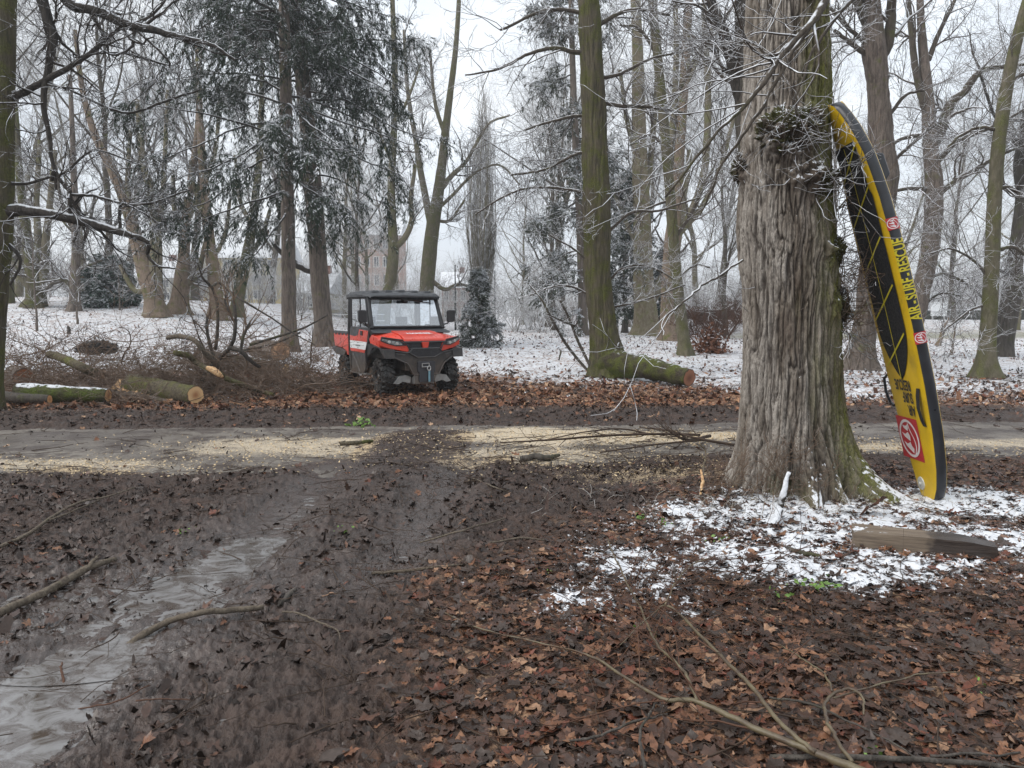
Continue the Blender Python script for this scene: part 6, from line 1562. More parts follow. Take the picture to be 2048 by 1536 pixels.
def hedge():
    rng = np.random.RandomState(91); root = thing('low_hedge', 'low dark clipped hedge capped with snow along the far road on the right', 'hedge', (22.0, 56.0, gz1(22, 56)))
    m = MB(); n = 60
    for q in range(n):
        x = -13 + 34 * q / (n - 1); m.box((x, rng.normal() * 0.08, 0.33), (0.75, 0.8 + rng.rand() * 0.2, 0.66 + rng.normal() * 0.05))
    m.build('leaves', plain('hedge_leaf', (0.035, 0.038, 0.03), 0.8, var=0.6, scale=6, bump=0.6), root, 0.06)
    m = MB()
    for q in range(n):
        x = -13 + 34 * q / (n - 1); m.box((x, rng.normal() * 0.06, 0.70), (0.72, 0.8, 0.10))
    m.build('snow_cap', M['snow'], root, 0.04)
hedge()
def sign(label, px, Y, top, bot, w, h, col, nm='road_sign'):
    x = at(px, bot, Y)[0]; z0 = gz1(x, Y) - 0.05; zt = at(px, top, Y)[2]; root = thing(nm, label, 'sign', (x, Y, z0))
    m = MB(); m.tube([(0, 0, 0), (0, 0, zt - z0)], 0.05, 8); m.build('pole', M['steel'], root)
    m = MB(); m.box((0, -0.07, zt - z0 - h / 2), (w, 0.04, h)); m.build('sign_plate', col, root, 0.01)
sign('white sign on a thin pole beside the far road', 1940, 60, 646, 680, 0.75, 1.35, M['white']); sign('blue sign on a thin pole left of the white road sign', 1914, 60, 648, 680, 0.6, 0.7, plain('sign_blue', (0.10, 0.13, 0.2), 0.5)); 
def box_sign():
    x = at(1875, 675, 54)[0]; root = thing('white_box', 'white square board at the left end of the far hedge', 'board', (x, 54, gz1(x, 54)))
    m = MB(); m.box((0, 0, 0.75), (1.1, 0.12, 0.95)); m.build('panel', M['white'], root, 0.02); m = MB(); m.box((-0.4, 0.05, 0.2), (0.08, 0.08, 0.8)); m.build('leg', M['steel'], root); m = MB(); m.box((0.4, 0.05, 0.2), (0.08, 0.08, 0.8)); m.build('leg', M['steel'], root)
box_sign()
def rail_fence():
    x0, x1, Y = at(662, 630, 46)[0], at(705, 630, 46)[0], 46.0; root = thing('rail_fence', 'low grey railing in the snow between the conifer trunks and the vehicle', 'fence', ((x0 + x1) / 2, Y, gz1((x0 + x1) / 2, Y) - 0.05)); w = 2.4
    for q in range(4): m = MB(); m.box((-w + 2 * w * q / 3, 0, 0.5), (0.07, 0.07, 1.0)); m.build('post', M['dgrey'], root)
    m = MB(); m.box((0, -0.05, 0.92), (2 * w + 0.3, 0.03, 0.06)); m.build('rail', M['steel'], root); m = MB(); m.box((0, -0.05, 0.55), (2 * w + 0.3, 0.03, 0.06)); m.build('rail', M['steel'], root)
rail_fence()
# ------------------------------------------------------------------ leaf litter
def leaf_shape(kind, rng):
    if kind == 'maple':
        a = np.array([-90, -62, -40, -18, 0, 18, 38, 58, 74, 90, 106, 122, 142, 162, 180, 198, 220, 242]) * np.pi / 180; r = np.array([.42, .60, .50, .80, .58, .90, .62, .66, .64, 1.0, .62, .68, .62, .92, .56, .78, .50, .58])
    elif kind == 'oak':
        a = np.linspace(-90, 270, 17)[:-1] * np.pi / 180; r = np.array([.55, .40, .30, .42, .30, .44, .34, .60, .95, .60, .34, .44, .30, .42, .30, .40])
    else:
        a = np.linspace(-90, 270, 11)[:-1] * np.pi / 180; r = np.array([.8, .55, .45, .44, .55, 1.0, .55, .44, .45, .55])
    r = r * rng.uniform(0.9, 1.1, len(r)); x, y = r * np.cos(a), r * np.sin(a)
    fold = rng.uniform(-0.2, 0.6); cup = rng.uniform(-0.25, 0.55); tw = rng.uniform(-0.3, 0.3)
    x = x * rng.uniform(0.6, 1.0); z = fold * np.abs(x) * 0.6 + cup * (x ** 2 + y ** 2) * 0.45 + tw * x * y + rng.normal(size=len(x)) * 0.11
    V = np.concatenate([[[0, 0, 0]], np.stack([x, y, z], -1)]) * 0.5
    n = len(x); F = np.array([(0, 1 + i, 1 + (i + 1) % n) for i in range(n)])
    return V, F
def scatter(g, x, y, size, tilt, lift, cols, rng, kinds=('maple', 'oval', 'maple', 'oak', 'maple', 'oval'), snow=None, squash=1.0, nvar=24, zf=None):
    N = len(x); shapes = [leaf_shape(kinds[q % len(kinds)], rng) for q in range(nvar)]
    z = (zf or gz)(x, y) + lift
    which = rng.randint(0, nvar, N); yaw = rng.uniform(0, 2 * np.pi, N); t1, t2 = rng.normal(size=N) * tilt, rng.normal(size=N) * tilt
    for q in range(nvar):
        k = np.where(which == q)[0]
        if not len(k): continue
        V, F = shapes[q]; V = V * np.array([1, 1, squash])
        c, s = np.cos(yaw[k])[:, None], np.sin(yaw[k])[:, None]
        X = V[None, :, 0] * c - V[None, :, 1] * s; Yv = V[None, :, 0] * s + V[None, :, 1] * c; Z = V[None, :, 2] + X * np.tan(np.clip(t1[k], -1.2, 1.2))[:, None] + Yv * np.tan(np.clip(t2[k], -1.2, 1.2))[:, None]
        W = np.stack([X, Yv, Z], -1) * size[k][:, None, None] + np.stack([x[k], y[k], z[k]], -1)[:, None]
        col = np.repeat(cols[k][:, None], len(V), 1) * rng.uniform(0.82, 1.18, (len(k), len(V), 1))
        sn = (np.zeros((len(k), len(V))) if snow is None else np.clip(snow[k][:, None] + rng.normal(size=(len(k), len(V))) * 0.18, 0, 1))
        A = np.concatenate([col, sn[..., None]], -1)
        g.add(W.reshape(-1, 3), (F[None] + (np.arange(len(k)) * len(V))[:, None, None]).reshape(-1, 3), A.reshape(-1, 4))
DARK = np.array([(0.030, 0.019, 0.014), (0.040, 0.024, 0.018), (0.055, 0.030, 0.022), (0.075, 0.042, 0.030), (0.062, 0.046, 0.038)])
BROWN = np.array([(0.065, 0.034, 0.023), (0.115, 0.053, 0.031), (0.175, 0.080, 0.044), (0.14, 0.046, 0.026), (0.23, 0.115, 0.063), (0.30, 0.175, 0.105), (0.20, 0.094, 0.051), (0.09, 0.043, 0.027)])
RUST = np.array([(0.17, 0.075, 0.04), (0.25, 0.105, 0.05), (0.33, 0.15, 0.075), (0.42, 0.235, 0.13), (0.11, 0.05, 0.03), (0.21, 0.088, 0.045), (0.50, 0.32, 0.20)])
def leaf_mat(name, rough, spec, snowscale=26.0):
    b = NB(name); p = b.pos(); a = b.attr('tint')
    c = b.mix(b.ss(b.noise(p, 55, 4.0, 0.6), 0.35, 0.7, 0, 0.55), a.outputs['Color'], (0.028, 0.018, 0.013))
    z = b.math('ABSOLUTE', b.sep(b.nrm())[2])
    k = b.math('ADD', b.math('MULTIPLY', a.outputs['Alpha'], 0.62), b.math('MULTIPLY', b.noise(p, snowscale, 4.0, 0.65), 0.75))
    f = b.math('MULTIPLY', b.ss(k, 0.64, 0.84), b.ss(z, 0.2, 0.5))
    c = b.mix(f, c, SNOW)
    rg = b.mix(f, b.ss(b.noise(p, 18, 2.0), 0.3, 0.7, rough * 0.7, rough * 1.4), 0.8)
    return b.fin(c, rg, b.bump(b.noise(p, 90, 3.0), 0.35, 0.004), spec=spec)
M['leaf_wet'] = leaf_mat('leaf_wet', 0.42, 0.30); M['leaf_mud'] = leaf_mat('leaf_muddy', 0.40, 0.35); M['leaf_dry'] = leaf_mat('leaf_dry', 0.6, 0.3)
def litter():
    rng = np.random.RandomState(42)
    pick = lambda pal, n, p=None: pal[rng.choice(len(pal), n, p=p)]
    # near leaves on the right
    x = rng.uniform(-1.6, 7.5, 52000); y = 2.0 + 6.6 * rng.rand(52000) ** 1.25
    w = leafy(x, y); k = rng.rand(len(x)) < w * (0.9 - 0.45 * sstep(3.0, 7.0, y)); x, y = x[k], y[k]
    tree_d = np.hypot((x - 2.42), y - 6.8); k = tree_d > 0.5; x, y = x[k], y[k]
    n = len(x); sn = snow_near(x, y); sn = np.clip(sn * (0.45 + 0.9 * sstep(-0.3, 0.2, n2(x, y, 3.2, 44.0, 2))), 0, 1) * 0.70 * np.where(rng.rand(n) < 0.22, 0.25, 1.0) * (0.62 + 0.38 * sstep(-0.25, 0.15, n2(x, y, 2.1, 47.0, 3)))
    dark = sstep(0.2, -0.35, n2(x, y, 0.8, 71.0, 2) + 0.25 * sn - 0.1)
    cols = np.where((rng.rand(n) < 0.36 + 0.45 * dark)[:, None], pick(DARK, n), pick(BROWN, n))
    size = rng.uniform(0.055, 0.145, n) * np.where(rng.rand(n) < 0.55, rng.uniform(0.35, 0.75, n), 1)
    g = Geo(); scatter(g, x, y, size, 0.15, rng.uniform(0.0, 0.024, n), cols, rng, kinds=('maple', 'oval', 'oak', 'maple', 'oval', 'oak', 'maple'), nvar=42, snow=sn)
    tag(g.out('fallen_leaves', M['leaf_wet'], smooth=True, attr='tint'), 'wet brown fallen leaves with broken snow around the old tree', 'fallen leaves', kind='stuff')
    # trodden leaves in the mud
    x = rng.uniform(-7.5, 2.5, 30000); y = 2.0 + 5.8 * rng.rand(30000) ** 1.2
    u = np.abs(x - rut_x(y)); v = np.abs(x - rut_x(y) - 1.08); pm, _ = path_mask(x, y)
    w = (1 - leafy(x, y) * 0.7) * (1 - 0.95 * np.exp(-(u / 0.62) ** 2)) * (1 - 0.85 * np.exp(-(v / 0.3) ** 2)) * (1 - 0.92 * pm) * sstep(-0.5, 0.15, n2(x, y, 1.2, 15.0, 2))
    k = rng.rand(len(x)) < w * 0.58; x, y = x[k], y[k]; n = len(x)
    cols = np.where((rng.rand(n) < 0.90)[:, None], pick(DARK, n) * 0.95, pick(BROWN, n) * 0.9)
    g = Geo(); scatter(g, x, y, rng.uniform(0.035, 0.115, n), 0.34, rng.uniform(-0.004, 0.016, n), cols, rng, kinds=('oval', 'maple', 'oval', 'oak'), nvar=30)
    tag(g.out('muddy_leaves', M['leaf_mud'], attr='tint'), 'dark trodden leaves pressed into the mud', 'fallen leaves', kind='stuff')
    # bright drift beyond the path
    N = 36000; x = rng.uniform(-17, 19, N); y = rng.uniform(11.8, 19.5, N)
    w = sstep(11.9, 12.9, y - 0.03 * x) * (1 - 0.88 * snow_far(x, y)) * sstep(-0.45, 0.25, n2(x, y, 0.7, 25.0, 2) + 0.35 * np.exp(-((x + 1) / 5.0) ** 2))
    k = rng.rand(N) < w; x, y = x[k], y[k]; n = len(x)
    cols = np.where((rng.rand(n) < 0.25)[:, None], pick(DARK, n), np.where((rng.rand(n) < 0.45)[:, None], pick(BROWN, n), pick(RUST, n)))
    g = Geo(); scatter(g, x, y, rng.uniform(0.09, 0.19, n), 0.35, rng.uniform(0.0, 0.035, n), cols, rng, nvar=12)
    # leaves poking out of the snow further off
    N = 30000; y = 13 + 38 * rng.rand(N) ** 1.6; x = (rng.uniform(-0.85, 0.85, N)) * y
    k = (rng.rand(N) < (0.35 + 0.9 * sstep(-0.3, 0.3, n2(x, y, 0.25, 55.0, 2))) * snow_far(x, y)) & (y < 43 + 10 * (x < 8)); x, y = x[k], y[k]; n = len(x)
    cols = np.where((rng.rand(n) < 0.6)[:, None], pick(DARK, n) * 1.3, pick(BROWN, n) * 1.2)
    scatter(g, x, y, rng.uniform(0.06, 0.15, n), 0.5, rng.uniform(-0.01, 0.03, n), cols, rng, nvar=10, snow=rng.rand(n) * 0.75)
    tag(g.out('leaf_drift', M['leaf_dry'], attr='tint'), 'rust and brown leaf drift in front of and through the thin snow', 'fallen leaves', kind='stuff')
    N = 9000; x = rng.uniform(-16, 16, N); y = rng.uniform(7.2, 12.8, N); pm, _ = path_mask(x, y)
    w = np.clip((1 - pm) * sstep(10.2, 11.0, y - 0.05 * x) * 1.0 + 0.06, 0, 1); k = (rng.rand(N) < w) & (np.hypot(x - 2.42, y - 6.8) > 1.2); x, y = x[k], y[k]; n = len(x); g2 = Geo()
    cols = np.where((rng.rand(n) < 0.7)[:, None], pick(DARK, n), pick(RUST, n) * 0.8); zz = lambda x, y: np.maximum(gz(x, y), coarse(x, y) - 0.008)
    scatter(g2, x, y, rng.uniform(0.05, 0.14, n), 0.3, rng.uniform(0.0, 0.02, n), cols, rng, nvar=14, zf=zz)
    tag(g2.out('path_leaves', M['leaf_mud'], attr='tint'), 'scattered dark leaves on the path and its muddy verge', 'fallen leaves', kind='stuff')
    # crumbs of churned mud
    N = 46000; x = rng.uniform(-9, 5, N); y = 2.0 + 10.6 * rng.rand(N) ** 1.25; pm, _ = path_mask(x, y); u = np.abs(x - rut_x(y))
    w = (1 - 0.9 * pm) * (1 - leafy(x, y)) * sstep(-0.35, 0.3, n2(x, y, 1.7, 61.0, 3)) * (1 - 0.85 * np.exp(-(u / 0.55) ** 2) * sstep(9, 7, y)); k = (rng.rand(N) < w) & (np.hypot(x - 2.42, y - 6.8) > 0.9); x, y = x[k], y[k]; n = len(x); g3 = Geo()
    zz = lambda x, y: np.maximum(gz(x, y), coarse(x, y) - 0.03)
    scatter(g3, x, y, rng.uniform(0.014, 0.055, n) * (0.8 + 0.04 * y), 0.7, rng.uniform(0.0, 0.012, n), pick(np.array([(0.030, 0.021, 0.017), (0.045, 0.032, 0.026), (0.022, 0.016, 0.013), (0.060, 0.044, 0.036)]), n), rng, kinds=('oval', 'oak'), nvar=30, squash=1.8, zf=zz)
    tag(g3.out('mud_clods', M['leaf_mud'], attr='tint'), 'small wet crumbs of churned dark mud', 'mud', kind='stuff')
    # chips of pale wood on the path
    N = 9000; c = [(0.35, 9.9, 1.5, .6), (1.5, 9.8, 1.2, .4), (-2.6, 8.9, 1.5, .6), (0.3, 8.5, 1.2, .6), (1.4, 7.6, 1.0, .5), (2.9, 9.7, 1.0, .4), (4.6, 9.0, 1.2, .4), (-4.6, 7.9, 1.4, .4)]
    kk = rng.randint(0, len(c), N); c = np.array(c)[kk]; x = c[:, 0] + rng.normal(size=N) * c[:, 2] * 0.75; y = c[:, 1] + rng.normal(size=N) * c[:, 3] * 0.8
    z = np.maximum(gz(x, y), coarse(x, y) - 0.008) + 0.006; u = unit(np.stack([rng.normal(size=N), rng.normal(size=N), rng.normal(size=N) * 0.35], -1)); v = unit(np.cross(u, np.array([0, 0, 1.0]) + rng.normal(size=(N, 3)) * 0.4)); s = rng.uniform(0.006, 0.020, N)[:, None]
    p = np.stack([x, y, z], -1); V = np.stack([p - u * s, p + v * s * 0.5, p + u * s, p - v * s * 0.5], 1).reshape(-1, 3)
    tag(np_mesh('wood_chips', V, np.arange(4 * N).reshape(-1, 4), plain('fresh_chip', (0.52, 0.40, 0.24), 0.8, var=0.3, scale=30), smooth=False), 'pale fresh wood chips and sawdust strewn on the path', 'wood chips', kind='stuff')
    # twigs lying about
    g = Geo()
    def twiglitter(N, xr, yr, L, r, keep=None, mat=None, bend=0.25):
        x = rng.uniform(*xr, N); y = rng.uniform(*yr, N)
        if keep is not None: k = keep(x, y); x, y = x[k], y[k]
        n = len(x); a = rng.uniform(0, 2 * np.pi, n); ln = rng.uniform(0.3, 1.4, n) * L; m = 7; P = np.zeros((n, m, 3)); P[:, 0, 0], P[:, 0, 1] = x, y; up = np.abs(rng.normal(size=n)) * 0.05
        for q in range(1, m):
            a = a + rng.normal(size=n) * bend; P[:, q, 0] = P[:, q - 1, 0] + np.cos(a) * ln / m; P[:, q, 1] = P[:, q - 1, 1] + np.sin(a) * ln / m
        pz = np.maximum(gz(P[..., 0], P[..., 1]), coarse(P[..., 0], P[..., 1]) - 0.01)
        P[..., 2] = pz * 0.6 + pz.mean(1, keepdims=True) * 0.4 + 0.012 + up[:, None] * np.linspace(0, 1, m)[None] * 0.8
        R = (rng.uniform(0.5, 1.6, n) * r)[:, None] * np.linspace(1, 0.5, m)[None]
        g.add(*tubes(P, R, 5)); P2, R2 = sprout(P, R, 1.4, L * 0.35, (40, 12), n=5, wob=0.12, rr=0.7, rmin=0.0016, rng=rng, flat=0.8); g.add(*tubes(P2, R2, 4))
    off = lambda x, y: np.hypot(x - 2.42, y - 6.8) > 0.6
    twiglitter(620, (-6, 6), (2.2, 8.0), 0.40, 0.0028, off); twiglitter(250, (-1.0, 5), (2.2, 5.0), 0.8, 0.0030, off); twiglitter(260, (-1.5, 4.0), (7.0, 10.2), 0.55, 0.0036, off); twiglitter(200, (-8, 8), (7.4, 11.5), 0.5, 0.004, off); twiglitter(500, (-16, 16), (11.5, 18.5), 0.9, 0.005)
    tag(g.out('twig_litter', M['twig_wet']), 'thin dark twigs strewn over mud, path and leaves', 'twigs', kind='stuff')
    # green shoots
    g = Geo()
    for (px, py, n_, s) in [(1288, 1040, 14, .045), (1325, 1052, 10, .04), (1612, 1180, 16, .045), (1665, 1180, 22, .05), (1090, 1150, 6, .03), (722, 852, 40, .10), (1955, 1372, 6, .03), (1745, 1512, 6, .03), (1290, 1265, 10, .04), (1560, 1195, 14, .04), (1440, 1080, 14, .04), (370, 1070, 10, .03), (690, 1065, 10, .04), (255, 808, 10, .06), (1855, 895, 14, .05)]:
        c = hit(px, py); q = c[:2] + rng.normal(size=(n_, 2)) * s * 1.2; z = gz(q[:, 0], q[:, 1]); p = np.stack([q[:, 0], q[:, 1], z + 0.02 + rng.rand(n_) * s * 0.4], -1); u = unit(rng.normal(size=(n_, 3)) * np.array([1, 1, .5])); v = unit(np.cross(u, rng.normal(size=(n_, 3)))); sz = (s * rng.uniform(0.2, 0.5, n_))[:, None]
        g.add(np.stack([p - u * sz, p + v * sz * 0.6, p + u * sz, p - v * sz * 0.6], 1).reshape(-1, 3), np.arange(4 * n_).reshape(-1, 4))
    tag(g.out('green_sprouts', plain('sprout_green', (0.11, 0.20, 0.035), 0.6, var=0.4, scale=20), smooth=False), 'small fresh green sprouts among the leaves', 'sprouts', kind='stuff')
    # dead stalks
    g = Geo(); N = 420; x = 2.2 + rng.normal(size=N) * 0.75; y = 6.05 + rng.normal(size=N) * 0.28; k = np.hypot(x - 2.42, y - 6.8) > 0.5; x, y = x[k], y[k]; N = len(x); P = np.zeros((N, 5, 3)); P[:, 0] = np.stack([x, y, gz(x, y)], -1); D = unit(np.stack([rng.normal(size=N) * .5, rng.normal(size=N) * .5, np.full(N, .7)], -1)); ln = rng.uniform(.05, .2, N)
    for q in range(1, 5): D = unit(D + rng.normal(size=(N, 3)) * 0.2 + np.array([0, 0, -0.18])); P[:, q] = P[:, q - 1] + D * ln[:, None] / 4
    g.add(*tubes(P, np.full((N, 5), 0.0016), 3)); tag(g.out('dead_grass', twig_mat('straw', (0.22, 0.17, 0.10), 0.7, 0.3, 0.7)), 'bent dead grass stalks with snow at the foot of the old tree', 'dead grass', kind='stuff')
litter()

def snow_bed():
    X = np.arange(-0.4, 5.8, 0.0125); Y = np.arange(3.5, 7.7, 0.0125); gx, gy = np.meshgrid(X, Y); x, y = gx.ravel(), gy.ravel()
    s = snow_near(x, y) * leafy(x, y)
    t = s * 0.95 + 0.55 * n2(x, y, 2.1, 47.0, 3) + 0.42 * n2(x, y, 7.5, 13.0, 3, 0.6) + 0.30 * n2(x, y, 22.0, 17.0, 2) - 0.98
    z = gz(x, y) + 0.012 + np.clip(0.045 * t, -0.06, 0.016) + 0.004 * n2(x, y, 34.0, 2.0, 2)
    nx, ny = len(X), len(Y); keep = (t > -0.45).reshape(ny, nx); i = np.arange(ny - 1)[:, None]; j = np.arange(nx - 1)[None]
    F = np.stack(np.broadcast_arrays(i * nx + j, i * nx + j + 1, (i + 1) * nx + j + 1, (i + 1) * nx + j), -1).reshape(-1, 4)
    F = F[(keep[:-1, :-1] & keep[1:, :-1] & keep[:-1, 1:] & keep[1:, 1:]).ravel()]
    u, inv = np.unique(F, return_inverse=True); b = NB('thin_snow'); p = b.pos(); c = b.mix(b.ss(b.noise(p, 30, 4.0), 0.35, 0.7), SNOW, [k * 0.86 for k in SNOW])
    m = b.fin(c, 0.7, b.bump(b.noise(p, 70, 4.0), 0.5, 0.006), spec=0.3)
    tag(np_mesh('thin_snow', np.stack([x, y, z], -1)[u], inv.reshape(-1, 4), m), 'thin melting snow lying between the leaves round the old tree', 'snow', kind='stuff')
snow_bed()

# ------------------------------------------------------------------ sticks, logs, timber
def hit_h(px, py, h=0.0):
    global EYE
    e = EYE.copy(); EYE = e - np.array([0, 0, h]); p = hit(px, py); EYE = e
    p = np.array(p); p[2] += h; return p
def stick(label, lines, mat='bark_dark', nm='fallen_branch', cat='branch', twigs=0, tl=0.3, seed=1, wet=True, cut=None, k=10, tmat='twig_wet', amp=0.09, rmin=0.0018, flatz=0.6, Y=None):
    """lines: [[(px,py,height,width_px)...]...]; the first is the stem"""
    rng = np.random.RandomState(seed); root = None; src = []
    for i, L in enumerate(lines):
        W = np.array([hit_h(q[0], q[1], q[2]) if Y is None else at(q[0], q[1], Y + 0.25 * math.sin(q[0] * 0.05 + seed)) for q in L])
        n = max(14, 7 * len(L)); P = catmull(W, n); w = rng.normal(size=(n, 3)).cumsum(0); w -= np.linspace(0, 1, n)[:, None] * w[-1]; P = P + w * 0.0025 * np.array([1, 1, 0.5])
        dist = np.linalg.norm(P - EYE, axis=1); R = np.interp(np.linspace(0, 1, n), np.linspace(0, 1, len(L)), [q[3] for q in L]) * (0.5 if Y else 0.33) * dist / FPX
        if root is None: root = thing(nm, label, cat, P[0]); b0 = P[0]
        g = Geo(); V, F = rough_tube(P, R, k, amp, seed + i, 0, 3, (25, 25, 25)); g.add(V, F)
        c0 = len(V); cap = np.concatenate([[P[0]], [P[-1]]]); g.add(cap, np.array([[0, -(c0) + (j + 1) % k, -(c0) + j] for j in range(k)] + [[1, -k + j, -k + (j + 1) % k] for j in range(k)]))
        g.out('stem' if i == 0 else 'side_branch', M[mat], root, b0)
        src.append((P, R))
    if twigs > 5:
        lv = auto_twigs(src, 3.0, [dict(per=twigs, L=tl, n=7, wob=0.14, rr=0.45, ang=(38, 12), flat=flatz), dict(per=2.2, L=tl * 0.4, n=5, wob=0.16, rr=0.6, flat=flatz)], rng, rmin)
        g = Geo()
        for p, r in lv:
            fl = gz(p[..., 0], p[..., 1]) + 0.004; p[..., 2] = np.maximum(p[..., 2], fl); g.add(*tubes(p, r, 5))
        g.out('twigs', M[tmat], root, b0)
    return root
def sticks():
    S = stick
    S('long forked greenish branch reaching across the leaves from the bottom edge', [[(1760, 1556, .07, 22), (1640, 1508, .07, 20), (1520, 1455, .07, 17), (1400, 1402, .08, 15), (1330, 1394, .09, 11), (1260, 1360, .08, 9), (1180, 1310, .07, 7), (1080, 1285, .05, 5), (960, 1255, .03, 4), (870, 1215, .02, 2)],
        [(1395, 1402, .08, 11), (1365, 1345, .10, 9), (1310, 1290, .09, 8), (1280, 1230, .09, 6), (1240, 1140, .08, 5), (1215, 1075, .05, 3)],
        [(1630, 1504, .08, 13), (1560, 1440, .10, 12), (1480, 1345, .12, 11), (1400, 1270, .12, 9), (1335, 1210, .11, 7), (1300, 1230, .10, 4), (1240, 1290, .06, 3)], [(1330, 1208, .11, 6), (1345, 1165, .13, 5), (1380, 1130, .14, 4), (1430, 1112, .12, 3)]], 'twig_olive', twigs=15, tl=0.6, seed=3, tmat='twig_red')
    S('curled brown branch looping over the leaves near the bottom right corner', [[(1705, 1524, .05, 11), (1665, 1465, .07, 10), (1648, 1420, .09, 9), (1662, 1385, .10, 8), (1695, 1376, .10, 7), (1722, 1400, .09, 6), (1728, 1430, .06, 5)], [(1664, 1384, .1, 6), (1650, 1350, .1, 5), (1610, 1320, .09, 4), (1560, 1290, .07, 3)], [(1666, 1398, .09, 5), (1740, 1372, .08, 5), (1820, 1350, .06, 4), (1920, 1345, .04, 3)]], 'twig_olive', twigs=5, tl=0.35, seed=4, tmat='twig_red')
    S('thick dark stick lying straight along the bottom right edge', [[(1540, 1516, .02, 14), (1700, 1514, .03, 15), (1900, 1524, .03, 13), (2100, 1540, .03, 12)], [(1860, 1512, .03, 8), (1940, 1508, .03, 6), (2040, 1505, .02, 5)]], twigs=2, seed=5)
    S('dark thin branch crossing left to right in front of the curled one', [[(1540, 1395, .03, 6), (1620, 1410, .04, 7), (1700, 1445, .04, 6), (1790, 1490, .03, 5), (1850, 1530, .02, 3)]], twigs=4, tl=0.3, seed=6)
    S('pale bare stick with dark bark peeling, bottom centre', [[(1110, 1480, .02, 5), (1180, 1474, .03, 8), (1280, 1440, .03, 7), (1335, 1428, .03, 5)], [(1290, 1540, .02, 10), (1275, 1470, .04, 8), (1300, 1430, .05, 7), (1320, 1400, .05, 5)]], twigs=5, tl=0.4, seed=7, tmat='twig_red')
    S('curved grey stick half in the long puddle', [[(250, 1298, .0, 22), (290, 1268, .02, 18), (340, 1240, .03, 17), (400, 1226, .04, 17), (470, 1220, .04, 16), (528, 1214, .03, 15)]], 'bark_tan2', seed=8, amp=0.12, k=14)
    S('stout stick with a stub lying left of the puddle', [[(-30, 1240, .02, 22), (40, 1208, .03, 20), (100, 1180, .03, 20), (150, 1150, .03, 19), (190, 1130, .03, 17), (232, 1118, .02, 12)], [(176, 1136, .03, 12), (186, 1122, .05, 9), (196, 1112, .06, 6)]], 'bark_tan2', seed=9, amp=0.12, k=14)
    S('long thin branch arching from the left edge over the mud', [[(-20, 1100, .02, 10), (50, 1070, .03, 9), (110, 1030, .04, 7), (160, 1005, .04, 6), (220, 992, .03, 5), (270, 975, .02, 3)], [(100, 1040, .03, 6), (150, 1020, .03, 4), (200, 1000, .02, 3)]], 'bark_tan2', twigs=4, seed=10)
    S('straight brown stick beside the smooth wheel track', [[(742, 1146, .01, 10), (800, 1142, .02, 10), (860, 1134, .02, 8), (930, 1128, .01, 5)]], 'bark_tan2', seed=11)
    S('short broken stick with pale split ends in the wheel track', [[(560, 1206, .01, 12), (575, 1190, .02, 15), (592, 1178, .02, 12)], [(562, 1208, .01, 8), (556, 1212, .01, 5)]], 'bark_dark', seed=12)
    S('pale crooked twig right of the broken stick', [[(565, 1224, .01, 5), (600, 1230, .03, 6), (640, 1248, .02, 5), (672, 1262, .02, 4), (680, 1280, .01, 3)]], 'bark_tan2', seed=13, twigs=2)
    S('reddish upright twig stuck in the mud at lower left', [[(138, 1424, .0, 7), (128, 1390, .03, 7), (122, 1350, .06, 6), (124, 1325, .08, 4)]], 'twig_red', seed=14)
    S('thin bent twig along the bottom left mud', [[(84, 1500, .01, 5), (100, 1450, .03, 5), (140, 1422, .03, 4), (230, 1400, .02, 4), (300, 1370, .02, 3)], [(270, 1402, .02, 4), (380, 1400, .02, 3)]], 'twig_red', seed=15, twigs=3)
    S('short log piece with a pale torn end lying on the path edge', [[(1040, 918, .03, 16), (1070, 912, .06, 20), (1095, 915, .05, 18), (1118, 910, .05, 10)]], 'bark_dark', nm='wood_piece', cat='wood piece', seed=16, k=12, amp=0.2)
    S('short thick stick lying on the sawdust left of the track', [[(680, 888, .03, 12), (720, 885, .04, 12), (745, 882, .03, 9)]], 'bark_moss', seed=17)
    S('forked dark branch on the path with many side twigs', [[(1400, 870, .10, 8), (1300, 868, .14, 8), (1200, 872, .14, 7), (1090, 880, .1, 6), (1000, 885, .06, 4)], [(1300, 868, .14, 6), (1240, 858, .2, 5), (1160, 866, .2, 4), (1100, 878, .1, 3)], [(1420, 872, .06, 10), (1380, 880, .1, 9), (1350, 870, .16, 6), (1330, 850, .25, 4)]], 'twig_wet', seed=18, twigs=9, tl=0.5, flatz=0.4)
    S('second tangle of thin branches lying across the path', [[(1470, 890, .08, 8), (1390, 876, .16, 7), (1340, 862, .2, 6), (1280, 855, .16, 4)], [(1410, 880, .12, 6), (1300, 890, .1, 5), (1200, 905, .06, 4)]], 'twig_wet', seed=19, twigs=8, tl=0.5, flatz=0.4)
    S('pale stripped twig standing out of the ground left of the old tree', [[(1404, 965, .0, 6), (1408, 930, .12, 5), (1412, 905, .2, 5), (1400, 888, .28, 4)], [(1410, 915, .18, 4), (1395, 900, .22, 3)]], 'twig_olive', seed=20, twigs=2)
    S('thin branches lying on the dark mud in the middle', [[(840, 1085, .02, 4), (910, 1065, .04, 6), (960, 1050, .04, 6), (1010, 1036, .02, 4)], [(1090, 1080, .02, 5), (1040, 1075, .04, 6), (980, 1085, .03, 6)], [(1020, 985, .01, 3), (990, 975, .02, 5), (940, 955, .01, 4)]], 'bark_tan2', seed=22, twigs=3)
    S('pale broken stub of wood on the ground left of the old tree foot', [[(1400, 990, .0, 8), (1404, 965, .06, 10), (1402, 940, .12, 6)]], 'wood_fresh', nm='wood_piece', cat='wood piece', seed=23)
